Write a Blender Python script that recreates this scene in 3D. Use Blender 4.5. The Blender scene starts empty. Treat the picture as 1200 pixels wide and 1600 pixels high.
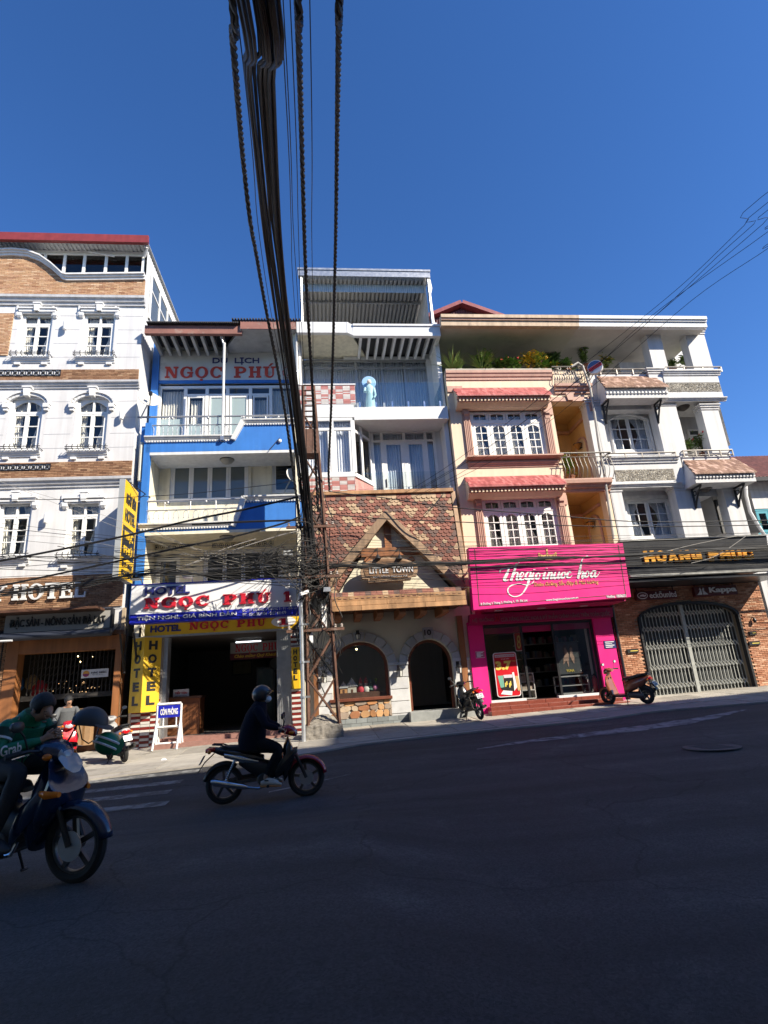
import bpy,bmesh,math,random
from mathutils import Vector,Matrix,Quaternion
random.seed(7)
sc=bpy.context.scene
COL=sc.collection
rad=math.radians
# ------------------------------------------------------------ camera, sky, sun, exposure
EYE=Vector((0,0,1.65));FPX=870.0
PITCH=math.atan(870.0/2803.0);ROLL=rad(4.0);YAW=rad(7.0)
_F=Vector((0,math.cos(PITCH),math.sin(PITCH)))
_U0=Vector((0,-math.sin(PITCH),math.cos(PITCH)));_R0=Vector((1,0,0))
CX=math.cos(ROLL)*_R0-math.sin(ROLL)*_U0
CY=math.sin(ROLL)*_R0+math.cos(ROLL)*_U0
cd=bpy.data.cameras.new('camera');cam=bpy.data.objects.new('camera',cd);COL.objects.link(cam)
cd.sensor_fit='HORIZONTAL';cd.sensor_width=36.0;cd.lens=36.0*FPX/1200.0
cd.clip_start=0.05;cd.clip_end=3000
cam.matrix_world=Matrix(((CX.x,CY.x,-_F.x,EYE.x),(CX.y,CY.y,-_F.y,EYE.y),(CX.z,CY.z,-_F.z,EYE.z),(0,0,0,1)))
sc.camera=cam
EU=Vector((math.cos(YAW),math.sin(YAW),0));EV=Vector((-math.sin(YAW),math.cos(YAW),0))
def ray(px,py):return(px-600)*CX+(800-py)*CY+FPX*_F
_r=ray(600,1090);ORG=EYE+_r*(18.0/_r.y);ORG.z=0
SUN=(1.25*EU-1.0*EV+Vector((0,0,1.16))).normalized()
w=bpy.data.worlds.new("World");sc.world=w;w.use_nodes=True
nt=w.node_tree;bg=nt.nodes['Background']
sky=nt.nodes.new('ShaderNodeTexSky');sky.sky_type='NISHITA';sky.sun_disc=False
sky.sun_elevation=math.asin(SUN.z);sky.sun_rotation=math.atan2(SUN.x,SUN.y)
sky.altitude=1500;sky.air_density=1.0;sky.dust_density=0.25;sky.ozone_density=4.0
hs=nt.nodes.new('ShaderNodeHueSaturation');hs.inputs['Saturation'].default_value=1.2;hs.inputs['Hue'].default_value=.508;hs.inputs['Value'].default_value=1.0
nt.links.new(sky.outputs[0],hs.inputs['Color']);nt.links.new(hs.outputs[0],bg.inputs[0]);bg.inputs[1].default_value=0.118
sl=bpy.data.lights.new('sun','SUN');sl.energy=5.0;sl.angle=rad(0.5);sl.color=(1.0,0.91,0.76)
so=bpy.data.objects.new('sun',sl);COL.objects.link(so);so.rotation_euler=SUN.to_track_quat('Z','Y').to_euler()
so.location=SUN*60
sc.view_settings.view_transform='Standard';sc.view_settings.look='None'
sc.view_settings.exposure=0.92;sc.view_settings.gamma=1.0;sc.view_settings.use_curve_mapping=False
sc.render.engine='CYCLES'
sc.cycles.max_bounces=6;sc.cycles.transparent_max_bounces=16;sc.cycles.diffuse_bounces=4
# ------------------------------------------------------------ frame helpers
def W(u,y,z):return ORG+EU*u+EV*y+Vector((0,0,z))
def uz(px,py,y=0.0):
    "where the sight line of a photo pixel meets the vertical plane y = const of the house row"
    r=ray(px,py);k=((ORG+EV*y-EYE).dot(EV))/r.dot(EV);P=EYE+r*k
    return(P-ORG).dot(EU),P.z
def rc(x0,y0,x1,y1,y=0.0):
    "pixel box -> (u0, z0, u1, z1) on that plane"
    ym,xm=(y0+y1)/2,(x0+x1)/2
    return uz(x0,ym,y)[0],uz(xm,y1,y)[1],uz(x1,ym,y)[0],uz(xm,y0,y)[1]
def lerp(a,b,t):return a+(b-a)*t
def sstep(a,b,x):
    t=max(0,min(1,(x-a)/(b-a)));return t*t*(3-2*t)
def gz(u,y):
    "height of the sloping street"
    uu=max(-22,min(40,u))
    yy=y if y>-8.5 else-8.5+(y+8.5)*0.15
    return 0.50+0.02*uu+0.045*min(yy,1.0)+0.23*sstep(-.3,-1.7,u)*sstep(-9.4,-11.4,y)
def gpx(px,py,dz=0.0):
    z=0.4
    for i in range(30):
        r=ray(px,py);k=(z-EYE.z)/r.z;P=EYE+r*k-ORG
        u,y=P.dot(EU),P.dot(EV);z=0.5*z+0.5*(gz(u,y)+dz)
    return u,y
FO={}
def tag(o,label=None,cat=None,group=None,kind=None):
    if label:o['label']=label
    if cat:o['category']=cat
    if group:o['group']=group
    if kind:o['kind']=kind
    return o
def thing(name,label,cat,u,y,z,group=None,rot=0.0):
    o=bpy.data.objects.new(name,None);COL.objects.link(o)
    o.empty_display_size=0.2
    o.location=W(u,y,z);o.rotation_euler=(0,0,YAW+rot)
    FO[o.name]=(u,y,z)
    return tag(o,label,cat,group)
def root_of(o):
    while o.parent:o=o.parent
    return o
class MB:
    "collects shapes in street coordinates (u, y, z); build() links them as one mesh object"
    def __init__(s):s.v=[];s.f=[];s.t=[];s.m=[];s.cur=0.0;s.cm=0
    def add(s,vs,fs):
        n=len(s.v);s.v+=[tuple(p)for p in vs]
        for f in fs:s.f.append([i+n for i in f]);s.t.append(s.cur);s.m.append(s.cm)
    def box(s,x0,y0,z0,x1,y1,z1):
        if x0>x1:x0,x1=x1,x0
        if y0>y1:y0,y1=y1,y0
        if z0>z1:z0,z1=z1,z0
        s.add([(x0,y0,z0),(x1,y0,z0),(x1,y1,z0),(x0,y1,z0),(x0,y0,z1),(x1,y0,z1),(x1,y1,z1),(x0,y1,z1)],
              [(0,3,2,1),(4,5,6,7),(0,1,5,4),(1,2,6,5),(2,3,7,6),(3,0,4,7)]);return s
    def brick(s,x0,z0,x1,z1,yf,yb,c=0.006):
        "face piece with a small chamfer, open at the back"
        s.add([(x0,yb,z0),(x1,yb,z0),(x1,yb,z1),(x0,yb,z1),(x0+c,yf,z0+c),(x1-c,yf,z0+c),(x1-c,yf,z1-c),(x0+c,yf,z1-c)],
              [(4,5,6,7),(0,1,5,4),(1,2,6,5),(2,3,7,6),(3,0,4,7)]);return s
    def quad(s,a,b,c,d):s.add([a,b,c,d],[(0,1,2,3)]);return s
    def hexa(s,p):
        s.add(p,[(0,3,2,1),(4,5,6,7),(0,1,5,4),(1,2,6,5),(2,3,7,6),(3,0,4,7)]);return s
    def prism(s,pts,y0,y1):
        "polygon (u, z), counter-clockwise seen from the street, extruded from y0 (front) to y1"
        n=len(pts)
        a=sum(pts[i][0]*pts[(i+1)%n][1]-pts[(i+1)%n][0]*pts[i][1]for i in range(n))
        if a<0:pts=pts[::-1]
        if y0>y1:y0,y1=y1,y0
        vs=[(p[0],y0,p[1])for p in pts]+[(p[0],y1,p[1])for p in pts]
        s.add(vs,[tuple(range(n)),tuple(range(2*n-1,n-1,-1))]+[((i+1)%n,i,n+i,n+(i+1)%n)for i in range(n)]);return s
    def prismx(s,pts,x0,x1):
        "profile (y, z) extruded along u"
        n=len(pts)
        a=sum(pts[i][0]*pts[(i+1)%n][1]-pts[(i+1)%n][0]*pts[i][1]for i in range(n))
        if a<0:pts=pts[::-1]
        vs=[(x0,p[0],p[1])for p in pts]+[(x1,p[0],p[1])for p in pts]
        s.add(vs,[tuple(range(n-1,-1,-1)),tuple(range(n,2*n))]+[(i,(i+1)%n,n+(i+1)%n,n+i)for i in range(n)]);return s
    def tube(s,path,r,n=6,cap=True):
        P=[Vector(p)for p in path];k=len(P);rings=[]
        R=r if isinstance(r,(list,tuple))else[r]*k
        up=None
        for i in range(k):
            d=(P[min(i+1,k-1)]-P[max(i-1,0)])
            if d.length<1e-9:d=Vector((0,0,1))
            d.normalize()
            if up is None:up=Vector((0,0,1))if abs(d.z)<.9 else Vector((1,0,0))
            a=d.cross(up)
            if a.length<1e-6:a=d.cross(Vector((0,1,0)))
            a.normalize();up=a.cross(d).normalized()
            rings.append([P[i]+(a*math.cos(2*math.pi*j/n)+up*math.sin(2*math.pi*j/n))*R[i]for j in range(n)])
        vs=[p for rg in rings for p in rg]
        fs=[(i*n+j,i*n+(j+1)%n,(i+1)*n+(j+1)%n,(i+1)*n+j)for i in range(k-1)for j in range(n)]
        if cap:fs+=[tuple(range(n-1,-1,-1)),tuple(range((k-1)*n,k*n))]
        s.add(vs,fs);return s
    def bar(s,a,b,w,h=None):
        return s.tube([a,b],w*0.7071,4)if h is None else s.rbar(a,b,w,h)
    def rbar(s,a,b,w,h,up=(0,0,1)):
        a,b=Vector(a),Vector(b);d=(b-a).normalized();up=Vector(up)
        x=d.cross(up)
        if x.length<1e-5:x=d.cross(Vector((0,1,0)))
        x.normalize();z=x.cross(d)
        q=[(-1,-1),(1,-1),(1,1),(-1,1)]
        s.hexa([a+x*(i*w/2)+z*(j*h/2)for i,j in q]+[b+x*(i*w/2)+z*(j*h/2)for i,j in q]);return s
    def lathe(s,prof,c,n=12,axis='z',sx=1,sy=1):
        "prof: (radius, height) list turned about an axis through c"
        vs=[];k=len(prof)
        for r,h in prof:
            for j in range(n):
                a=2*math.pi*j/n;p,q=r*math.cos(a)*sx,r*math.sin(a)*sy
                vs.append({'z':(c[0]+p,c[1]+q,c[2]+h),'y':(c[0]+p,c[1]-h,c[2]+q),'x':(c[0]+h,c[1]+p,c[2]+q)}[axis])
        fs=[(i*n+j,i*n+(j+1)%n,(i+1)*n+(j+1)%n,(i+1)*n+j)for i in range(k-1)for j in range(n)]
        fs+=[tuple(range(n-1,-1,-1)),tuple(range((k-1)*n,k*n))]
        s.add(vs,fs);return s
    def ball(s,c,r,n=10,m=7,sx=1,sy=1,sz=1):
        prof=[(max(1e-4,r*math.sin(math.pi*i/(m-1))),-r*sz*math.cos(math.pi*i/(m-1)))for i in range(m)]
        return s.lathe(prof,c,n,'z',sx,sy)
    def loft(s,secs,n=12,p=2.4,cap=True):
        "secs: (centre, half width across y, half height in z-ish, tilt of the section about y)"
        vs=[];k=len(secs)
        for sec in secs:
            c,hw,hh=Vector(sec[0]),sec[1],sec[2];tilt=sec[3]if len(sec)>3 else 0
            for j in range(n):
                a=2*math.pi*j/n;ca,sa=math.cos(a),math.sin(a)
                yy=hw*math.copysign(abs(ca)**(2/p),ca);zz=hh*math.copysign(abs(sa)**(2/p),sa)
                vs.append(c+Vector((-zz*math.sin(tilt),yy,zz*math.cos(tilt))))
        fs=[(i*n+j,i*n+(j+1)%n,(i+1)*n+(j+1)%n,(i+1)*n+j)for i in range(k-1)for j in range(n)]
        if cap:fs+=[tuple(range(n-1,-1,-1)),tuple(range((k-1)*n,k*n))]
        s.add(vs,fs);return s
    def build(s,name,mat,parent=None,smooth=False,label=None,bevel=0,off=None,kind=None):
        me=bpy.data.meshes.new(name)
        if off is None:off=FO[root_of(parent).name]if parent is not None else(0,0,0)
        if parent is None:
            vs=[tuple(W(*p))for p in s.v]
        else:
            vs=[(p[0]-off[0],p[1]-off[1],p[2]-off[2])for p in s.v]
        me.from_pydata(vs,[],s.f)
        mats=mat if isinstance(mat,(list,tuple))else[mat]
        for m in mats:me.materials.append(m)
        if len(mats)>1:me.polygons.foreach_set('material_index',s.m)
        if any(s.t):
            at=me.attributes.new('tint','FLOAT','FACE');at.data.foreach_set('value',s.t)
        bm=bmesh.new();bm.from_mesh(me)
        bmesh.ops.recalc_face_normals(bm,faces=bm.faces[:])
        bm.to_mesh(me);bm.free()
        if smooth:
            me.polygons.foreach_set('use_smooth',[True]*len(me.polygons))
            me.set_sharp_from_angle(angle=rad(40))
        me.update()
        o=bpy.data.objects.new(name,me);COL.objects.link(o)
        if parent is not None:o.parent=parent
        if bevel:
            b=o.modifiers.new('bevel','BEVEL');b.width=bevel;b.segments=2;b.limit_method='ANGLE'
        if label:o['label']=label
        if kind:o['kind']=kind
        return o
def piece(name,mesh,parent,loc,scale=(1,1,1),rot=(0,0,0),label=None):
    "one more object sharing a mesh; loc in street coordinates"
    o=bpy.data.objects.new(name,mesh);COL.objects.link(o);o.parent=parent
    off=FO[root_of(parent).name]
    o.location=(loc[0]-off[0],loc[1]-off[1],loc[2]-off[2]);o.scale=scale;o.rotation_euler=rot
    if label:o['label']=label
    return o
def kids(o):return[c for c in COL.objects if c.parent==o]
def copy_tree(o,parent=None):
    c=o.copy();COL.objects.link(c)
    if parent:c.parent=parent
    for ch in list(o.children):copy_tree(ch,c)
    return c
# ------------------------------------------------------------ materials
MATS={}
def srgb(h):
    h=h.lstrip('#');c=[int(h[i:i+2],16)/255 for i in(0,2,4)]
    return tuple(x/12.92 if x<=.04045 else((x+.055)/1.055)**2.4 for x in c)
def M(name,col,rough=.7,var=.12,scale=3.,bump=.0,bscale=60.,metal=0.,streak=0.,tint=None,rnd=0.,coat=0.,spec=.5,dirt=None):
    "plain procedural surface: base colour with mottling, vertical weather streaks and fine relief"
    if name in MATS:return MATS[name]
    if isinstance(col,str):col=srgb(col)
    m=bpy.data.materials.new(name);m.use_nodes=True;t=m.node_tree;N=t.nodes;L=t.links
    b=N['Principled BSDF'];b.inputs['Roughness'].default_value=rough;b.inputs['Metallic'].default_value=metal
    b.inputs['Specular IOR Level'].default_value=spec
    if coat:b.inputs['Coat Weight'].default_value=coat;b.inputs['Coat Roughness'].default_value=.08
    tc=N.new('ShaderNodeTexCoord')
    rgb=N.new('ShaderNodeRGB');rgb.outputs[0].default_value=(*col,1);cur=rgb.outputs[0]
    if tint:
        at=N.new('ShaderNodeAttribute');at.attribute_name='tint'
        cr=N.new('ShaderNodeValToRGB');cr.color_ramp.interpolation='CONSTANT' if len(tint)<9 else 'LINEAR'
        cols=[srgb(c)if isinstance(c,str)else c for c in tint]
        while len(cr.color_ramp.elements)<len(cols):cr.color_ramp.elements.new(.5)
        for i,c in enumerate(cols):
            cr.color_ramp.elements[i].position=i/len(cols);cr.color_ramp.elements[i].color=(*c,1)
        L.new(at.outputs['Fac'],cr.inputs[0]);cur=cr.outputs[0]
    def mulby(cur,fac,amt):
        mp=N.new('ShaderNodeMapRange');mp.inputs['To Min'].default_value=1-amt;mp.inputs['To Max'].default_value=1+amt*.55
        mp.inputs['From Min'].default_value=.3;mp.inputs['From Max'].default_value=.7
        L.new(fac,mp.inputs[0]);mx=N.new('ShaderNodeMix');mx.data_type='RGBA';mx.blend_type='MULTIPLY'
        mx.inputs[0].default_value=1;L.new(cur,mx.inputs[6]);L.new(mp.outputs[0],mx.inputs[7]);return mx.outputs[2]
    if var:
        n=N.new('ShaderNodeTexNoise');n.inputs['Scale'].default_value=scale;n.inputs['Detail'].default_value=5;n.inputs['Roughness'].default_value=.65
        L.new(tc.outputs['Object'],n.inputs['Vector']);cur=mulby(cur,n.outputs[0],var)
        rn=N.new('ShaderNodeMapRange');rn.inputs['To Min'].default_value=max(.02,rough-.12);rn.inputs['To Max'].default_value=min(1,rough+.12)
        L.new(n.outputs[0],rn.inputs[0]);L.new(rn.outputs[0],b.inputs['Roughness'])
    if streak:
        mpn=N.new('ShaderNodeMapping');mpn.inputs['Scale'].default_value=(4,4,.25)
        L.new(tc.outputs['Object'],mpn.inputs[0]);n2=N.new('ShaderNodeTexNoise');n2.inputs['Scale'].default_value=1.6;n2.inputs['Detail'].default_value=6
        L.new(mpn.outputs[0],n2.inputs['Vector']);cur=mulby(cur,n2.outputs[0],streak)
    if dirt:
        n4=N.new('ShaderNodeTexNoise');n4.inputs['Scale'].default_value=dirt[1];n4.inputs['Detail'].default_value=7;n4.inputs['Roughness'].default_value=.7
        L.new(tc.outputs['Object'],n4.inputs['Vector']);mp=N.new('ShaderNodeMapRange')
        mp.inputs['From Min'].default_value=dirt[2];mp.inputs['From Max'].default_value=dirt[2]+.12;mp.inputs['To Max'].default_value=dirt[3]
        L.new(n4.outputs[0],mp.inputs[0]);mx=N.new('ShaderNodeMix');mx.data_type='RGBA'
        L.new(mp.outputs[0],mx.inputs[0]);L.new(cur,mx.inputs[6]);dc=srgb(dirt[0])if isinstance(dirt[0],str)else dirt[0]
        mx.inputs[7].default_value=(*dc,1);cur=mx.outputs[2]
    if rnd:
        oi=N.new('ShaderNodeObjectInfo');mp=N.new('ShaderNodeMapRange');mp.inputs['To Min'].default_value=1-rnd;mp.inputs['To Max'].default_value=1+rnd*.5
        L.new(oi.outputs['Random'],mp.inputs[0]);mx=N.new('ShaderNodeMix');mx.data_type='RGBA';mx.blend_type='MULTIPLY';mx.inputs[0].default_value=1
        L.new(cur,mx.inputs[6]);L.new(mp.outputs[0],mx.inputs[7]);cur=mx.outputs[2]
    L.new(cur,b.inputs['Base Color'])
    if bump:
        n3=N.new('ShaderNodeTexNoise');n3.inputs['Scale'].default_value=bscale;n3.inputs['Detail'].default_value=4
        L.new(tc.outputs['Object'],n3.inputs['Vector']);bp=N.new('ShaderNodeBump');bp.inputs['Strength'].default_value=bump;bp.inputs['Distance'].default_value=.02
        L.new(n3.outputs[0],bp.inputs['Height']);L.new(bp.outputs[0],b.inputs['Normal'])
    MATS[name]=m;return m
def glass(name,tint=(.93,.95,.96),refl=.9,rough=.02,trans=.9,haze=None):
    if name in MATS:return MATS[name]
    m=bpy.data.materials.new(name);m.use_nodes=True;t=m.node_tree;N=t.nodes;L=t.links
    N.remove(N['Principled BSDF']);out=N['Material Output']
    tr=N.new('ShaderNodeBsdfTransparent');tr.inputs[0].default_value=(*tint,1)
    gl=N.new('ShaderNodeBsdfGlossy');gl.inputs['Roughness'].default_value=rough;gl.inputs['Color'].default_value=(refl,)*3+(1,)
    lw=N.new('ShaderNodeLayerWeight');lw.inputs[0].default_value=.5;pw=N.new('ShaderNodeMath');pw.operation='POWER';pw.inputs[1].default_value=4.0
    L.new(lw.outputs['Facing'],pw.inputs[0]);fr=N.new('ShaderNodeMapRange');fr.inputs['To Min'].default_value=.07;fr.inputs['To Max'].default_value=.95;L.new(pw.outputs[0],fr.inputs[0])
    tc=N.new('ShaderNodeTexCoord');n=N.new('ShaderNodeTexNoise');n.inputs['Scale'].default_value=.8;L.new(tc.outputs['Object'],n.inputs['Vector'])
    bp=N.new('ShaderNodeBump');bp.inputs['Strength'].default_value=.04;bp.inputs['Distance'].default_value=.1
    L.new(n.outputs[0],bp.inputs['Height']);L.new(bp.outputs[0],gl.inputs['Normal'])
    mx=N.new('ShaderNodeMixShader');L.new(fr.outputs[0],mx.inputs[0])
    base=tr.outputs[0]
    if haze:
        df=N.new('ShaderNodeBsdfDiffuse');df.inputs[0].default_value=(*haze[0],1);m2=N.new('ShaderNodeMixShader');m2.inputs[0].default_value=haze[1]
        L.new(tr.outputs[0],m2.inputs[1]);L.new(df.outputs[0],m2.inputs[2]);base=m2.outputs[0]
    L.new(base,mx.inputs[1]);L.new(gl.outputs[0],mx.inputs[2]);L.new(mx.outputs[0],out.inputs[0])
    MATS[name]=m;return m
def emit(name,col,s):
    if name in MATS:return MATS[name]
    m=bpy.data.materials.new(name);m.use_nodes=True;t=m.node_tree
    b=t.nodes['Principled BSDF'];b.inputs['Base Color'].default_value=(*col,1);b.inputs['Emission Color'].default_value=(*col,1);b.inputs['Emission Strength'].default_value=s
    MATS[name]=m;return m
WHITE=M('white_plaster',(.62,.615,.615),.75,.06,1.2,.05,90,streak=.13,dirt=((.43,.42,.41),1.0,.60,.35))
TRIMW=M('white_trim',(.68,.68,.68),.6,.06,4,.0,streak=.12)
GREYT=M('grey_cornice',(.50,.50,.51),.65,.08,3,streak=.15)
WFRAME=M('white_frame',(.78,.78,.76),.45,.04,8)
IRON=M('black_iron',(.015,.015,.018),.5,.2,20)
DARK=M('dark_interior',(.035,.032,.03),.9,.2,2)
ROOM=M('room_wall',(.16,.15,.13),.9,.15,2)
CURT=M('curtain_cloth',(.80,.77,.70),.9,.06,5)
GLASS=glass('window_glass')
MORTAR=M('mortar','#b5a894',.95,.1,30)
STEEL=M('galvanised_steel',(.45,.46,.47),.4,.15,8,metal=.8)
STAINLESS=M('stainless_steel',(.62,.62,.60),.25,.1,9,metal=1)
BLACKP=M('black_plastic',(.014,.014,.015),.45,.2,12)
RUBBER=M('black_rubber',(.018,.018,.018),.85,.2,30,.1,90)
# ------------------------------------------------------------ common builders
def wall_holes(mb,u0,z0,u1,z1,holes,y,depth=.22):
    "front face of a wall at y with rectangular openings and their reveals"
    us=sorted({u0,u1,*[h[0]for h in holes],*[h[2]for h in holes]});us=[a for a in us if u0-1e-6<=a<=u1+1e-6]
    zs=sorted({z0,z1,*[h[1]for h in holes],*[h[3]for h in holes]});zs=[a for a in zs if z0-1e-6<=a<=z1+1e-6]
    for i in range(len(us)-1):
        for j in range(len(zs)-1):
            cu,cz=(us[i]+us[i+1])/2,(zs[j]+zs[j+1])/2
            if any(h[0]<cu<h[2]and h[1]<cz<h[3]for h in holes):continue
            mb.quad((us[i],y,zs[j]),(us[i+1],y,zs[j]),(us[i+1],y,zs[j+1]),(us[i],y,zs[j+1]))
    for a,b,c,d in holes:
        a,c=max(a,u0),min(c,u1);b,d=max(b,z0),min(d,z1)
        e=y+depth
        mb.quad((a,y,b),(a,e,b),(a,e,d),(a,y,d));mb.quad((c,y,b),(c,y,d),(c,e,d),(c,e,b))
        mb.quad((a,y,d),(a,e,d),(c,e,d),(c,y,d));mb.quad((a,y,b),(c,y,b),(c,e,b),(a,e,b))
def recess(mb,u0,z0,u1,z1,y0,y1):
    "inside of a room seen through an opening: five faces"
    mb.quad((u0,y1,z0),(u1,y1,z0),(u1,y1,z1),(u0,y1,z1));mb.quad((u0,y0,z0),(u0,y1,z0),(u0,y1,z1),(u0,y0,z1))
    mb.quad((u1,y0,z0),(u1,y0,z1),(u1,y1,z1),(u1,y1,z0));mb.quad((u0,y0,z1),(u0,y1,z1),(u1,y1,z1),(u1,y0,z1))
    mb.quad((u0,y0,z0),(u1,y0,z0),(u1,y1,z0),(u0,y1,z0))
_unit={}
def unit_pane():
    if 'pane' not in _unit:
        me=bpy.data.meshes.new('pane');me.from_pydata([(0,0,0),(1,0,0),(1,0,1),(0,0,1)],[],[(0,1,2,3)])
        _unit['pane']=me
    return _unit['pane']
def pane(parent,u0,z0,u1,z1,y,mat=None,name='pane'):
    key=('pane',(mat or GLASS).name)
    if key not in _unit:
        me=unit_pane().copy();me.materials.append(mat or GLASS);_unit[key]=me
    return piece(name,_unit[key],parent,(u0,y,z0),(u1-u0,1,z1-z0))
def curtain(parent,u0,z0,u1,z1,y,mat=None,n=None,amp=.035,gather=0.0,side=0,seed=0,name='curtain'):
    "hanging cloth with folds; gather pulls the lower edge to one side"
    rnd=random.Random(seed*31+int(u0*97));wd=u1-u0;n=n or max(4,int(wd/.09));k=n*4;ph=rnd.random()*6
    mb=MB();rows=5;vs=[]
    for r in range(rows):
        tz=r/(rows-1);z=lerp(z0,z1,tz);g=gather*math.sin(math.pi*min(1,(1-tz)*1.25))
        for i in range(k+1):
            a=i/k;u=u0+wd*a
            if side<0:u=u0+wd*a*(1-g)
            elif side>0:u=u1-wd*(1-a)*(1-g)
            f=math.sin(a*n*2*math.pi+ph+.6*math.sin(a*9+ph));vs.append((u,y+amp*f*(1+.3*math.sin(7*a+ph)),z))
    fs=[(r*(k+1)+i,r*(k+1)+i+1,(r+1)*(k+1)+i+1,(r+1)*(k+1)+i)for r in range(rows-1)for i in range(k)]
    mb.add(vs,fs);return mb.build(name,mat or CURT,parent,smooth=True)
def grid_window(parent,u0,z0,u1,z1,y,sashes=2,nz=3,nx=1,transom=.0,fw=.07,sw=.06,mw=.03,d=.08,mat=None,gl=None,curt='sides',room=True,cmat=None,arch=0.0,name='window',roomd=1.0,panes=True,tn=None):
    "casement window: frame with sashes, glazing bars, a pane in each opening, cloth and a dim room behind"
    mat=mat or WFRAME;fr=MB();spots=[]
    fr.box(u0,y,z0,u0+fw,y+d,z1);fr.box(u1-fw,y,z0,u1,y+d,z1);fr.box(u0+fw,y,z0,u1-fw,y+d,z0+fw);fr.box(u0+fw,y,z1-fw,u1-fw,y+d,z1)
    a,b,c,e=u0+fw,z0+fw,u1-fw,z1-fw
    zt=e
    if transom:
        zt=e-(e-b)*transom;fr.box(a,y+.004,zt-fw*.5,c,y+d-.004,zt+fw*.5)
        m=tn or sashes
        for i in range(m):
            p,q=lerp(a,c,i/m),lerp(a,c,(i+1)/m)
            if i:fr.box(p-mw,y+.006,zt+fw*.5,p+mw,y+d-.006,e)
            spots.append((p+(mw if i else 0),zt+fw*.5,q-(mw if i<m-1 else 0),e))
        zt-=fw*.5
    for i in range(sashes):
        p,q=lerp(a,c,i/sashes),lerp(a,c,(i+1)/sashes);g=.006
        yy0,yy1=y+.012,y+d-.012
        fr.box(p+g,yy0,b+g,p+g+sw,yy1,zt-g);fr.box(q-g-sw,yy0,b+g,q-g,yy1,zt-g);fr.box(p+g+sw,yy0,b+g,q-g-sw,yy1,b+g+sw);fr.box(p+g+sw,yy0,zt-g-sw,q-g-sw,yy1,zt-g)
        i0,j0,i1,j1=p+g+sw,b+g+sw,q-g-sw,zt-g-sw
        for k in range(1,nx):x=lerp(i0,i1,k/nx);fr.box(x-mw/2,yy0+.012,j0,x+mw/2,yy1-.012,j1)
        for k in range(1,nz):z=lerp(j0,j1,k/nz);fr.box(i0,yy0+.01,z-mw/2,i1,yy1-.01,z+mw/2)
        for k in range(nx):
            for l in range(nz):spots.append((lerp(i0,i1,k/nx)+(mw/2 if k else 0),lerp(j0,j1,l/nz)+(mw/2 if l else 0),lerp(i0,i1,(k+1)/nx)-(mw/2 if k<nx-1 else 0),lerp(j0,j1,(l+1)/nz)-(mw/2 if l<nz-1 else 0)))
    if arch:
        for s in(0,1):
            pts=[]
            for k in range(9):
                t=k/8;u=lerp(a,(a+c)/2,t);zc=e-arch*(1-math.sin(math.pi/2*t)**.9)
                pts.append((u if not s else a+c-u,zc))
            fr.prism([(a if not s else c,e+.002)]+pts+[((a+c)/2,e+.002)],y+.003,y+d-.03)
    wo=fr.build(name,mat,parent)
    for q in spots:pane(wo,q[0],q[1],q[2],q[3],y+d*.5,gl)
    if room:
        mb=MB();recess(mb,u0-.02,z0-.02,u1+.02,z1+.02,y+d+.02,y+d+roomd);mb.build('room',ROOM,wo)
    yc=y+d+.12
    if curt=='sides':
        w_=(u1-u0)*.36;sd=int(u0*13+z0*7)
        curtain(wo,u0+.05,z0+.05,u0+.05+w_,z1-.06,yc,cmat,gather=.45,side=-1,seed=sd);curtain(wo,u1-.05-w_,z0+.05,u1-.05,z1-.06,yc,cmat,gather=.45,side=1,seed=sd+1)
    elif curt=='full':
        sd=int(u0*13+z0*7);mid=(u0+u1)/2
        curtain(wo,u0+.04,z0+.04,mid-.01,z1-.05,yc,cmat,seed=sd);curtain(wo,mid+.01,z0+.04,u1-.04,z1-.05,yc,cmat,seed=sd+1)
    return wo
def cornice(mb,u0,u1,z0,z1,y,out,steps=3):
    "stepped moulding along a wall"
    h=(z1-z0)
    prof=[(y+.05,z0),(y-out*.25,z0),(y-out*.3,z0+h*.28),(y-out*.55,z0+h*.34),(y-out*.72,z0+h*.62),(y-out*.95,z0+h*.7),(y-out,z1-.01),(y-out+.01,z1),(y+.05,z1)]
    mb.prismx(prof,u0,u1)
# ------------------------------------------------------------ lettering
def text_mesh(txt,bold=0.0,shear=0.0,sx=1.0,depth=.03,spacing=1.0):
    c=bpy.data.curves.new('lettering','FONT');c.body=txt;c.offset=bold;c.shear=shear;c.extrude=depth;c.resolution_u=3;c.space_character=spacing
    o=bpy.data.objects.new('lettering',c);COL.objects.link(o);bpy.context.view_layer.update()
    me=bpy.data.meshes.new_from_object(o.evaluated_get(bpy.context.evaluated_depsgraph_get()))
    bpy.data.objects.remove(o);bpy.data.curves.remove(c);return me
def fit_verts(me,u0,z0,u1,z1,y,depth=None):
    xs=[v.co.x for v in me.vertices];ys=[v.co.y for v in me.vertices];zs=[v.co.z for v in me.vertices]
    x0,x1,y0,y1=min(xs),max(xs),min(ys),max(ys);zz=max(zs)or 1
    for v in me.vertices:
        v.co=(u0+(v.co.x-x0)/(x1-x0)*(u1-u0),y-(v.co.z/zz)*(depth or.02),z0+(v.co.y-y0)/(y1-y0)*(z1-z0))
def text(parent,txt,u0,z0,u1,z1,y,mat,bold=.0,shear=0.,depth=.012,name='lettering',label=None,slope=0.0,spacing=1.0):
    "built-in letters stretched to a box on the plane y, standing proud by depth"
    me=text_mesh(txt,bold,shear,spacing=spacing);fit_verts(me,u0,z0,u1,z1,y,depth)
    off=FO[root_of(parent).name]
    for v in me.vertices:v.co=(v.co.x-off[0],v.co.y-off[1],v.co.z-off[2]+slope*(v.co.x-u0))
    me.materials.clear();me.materials.append(mat);me.name=name
    o=bpy.data.objects.new(name,me);COL.objects.link(o);o.parent=parent
    if label:o['label']=label
    return o
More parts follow.
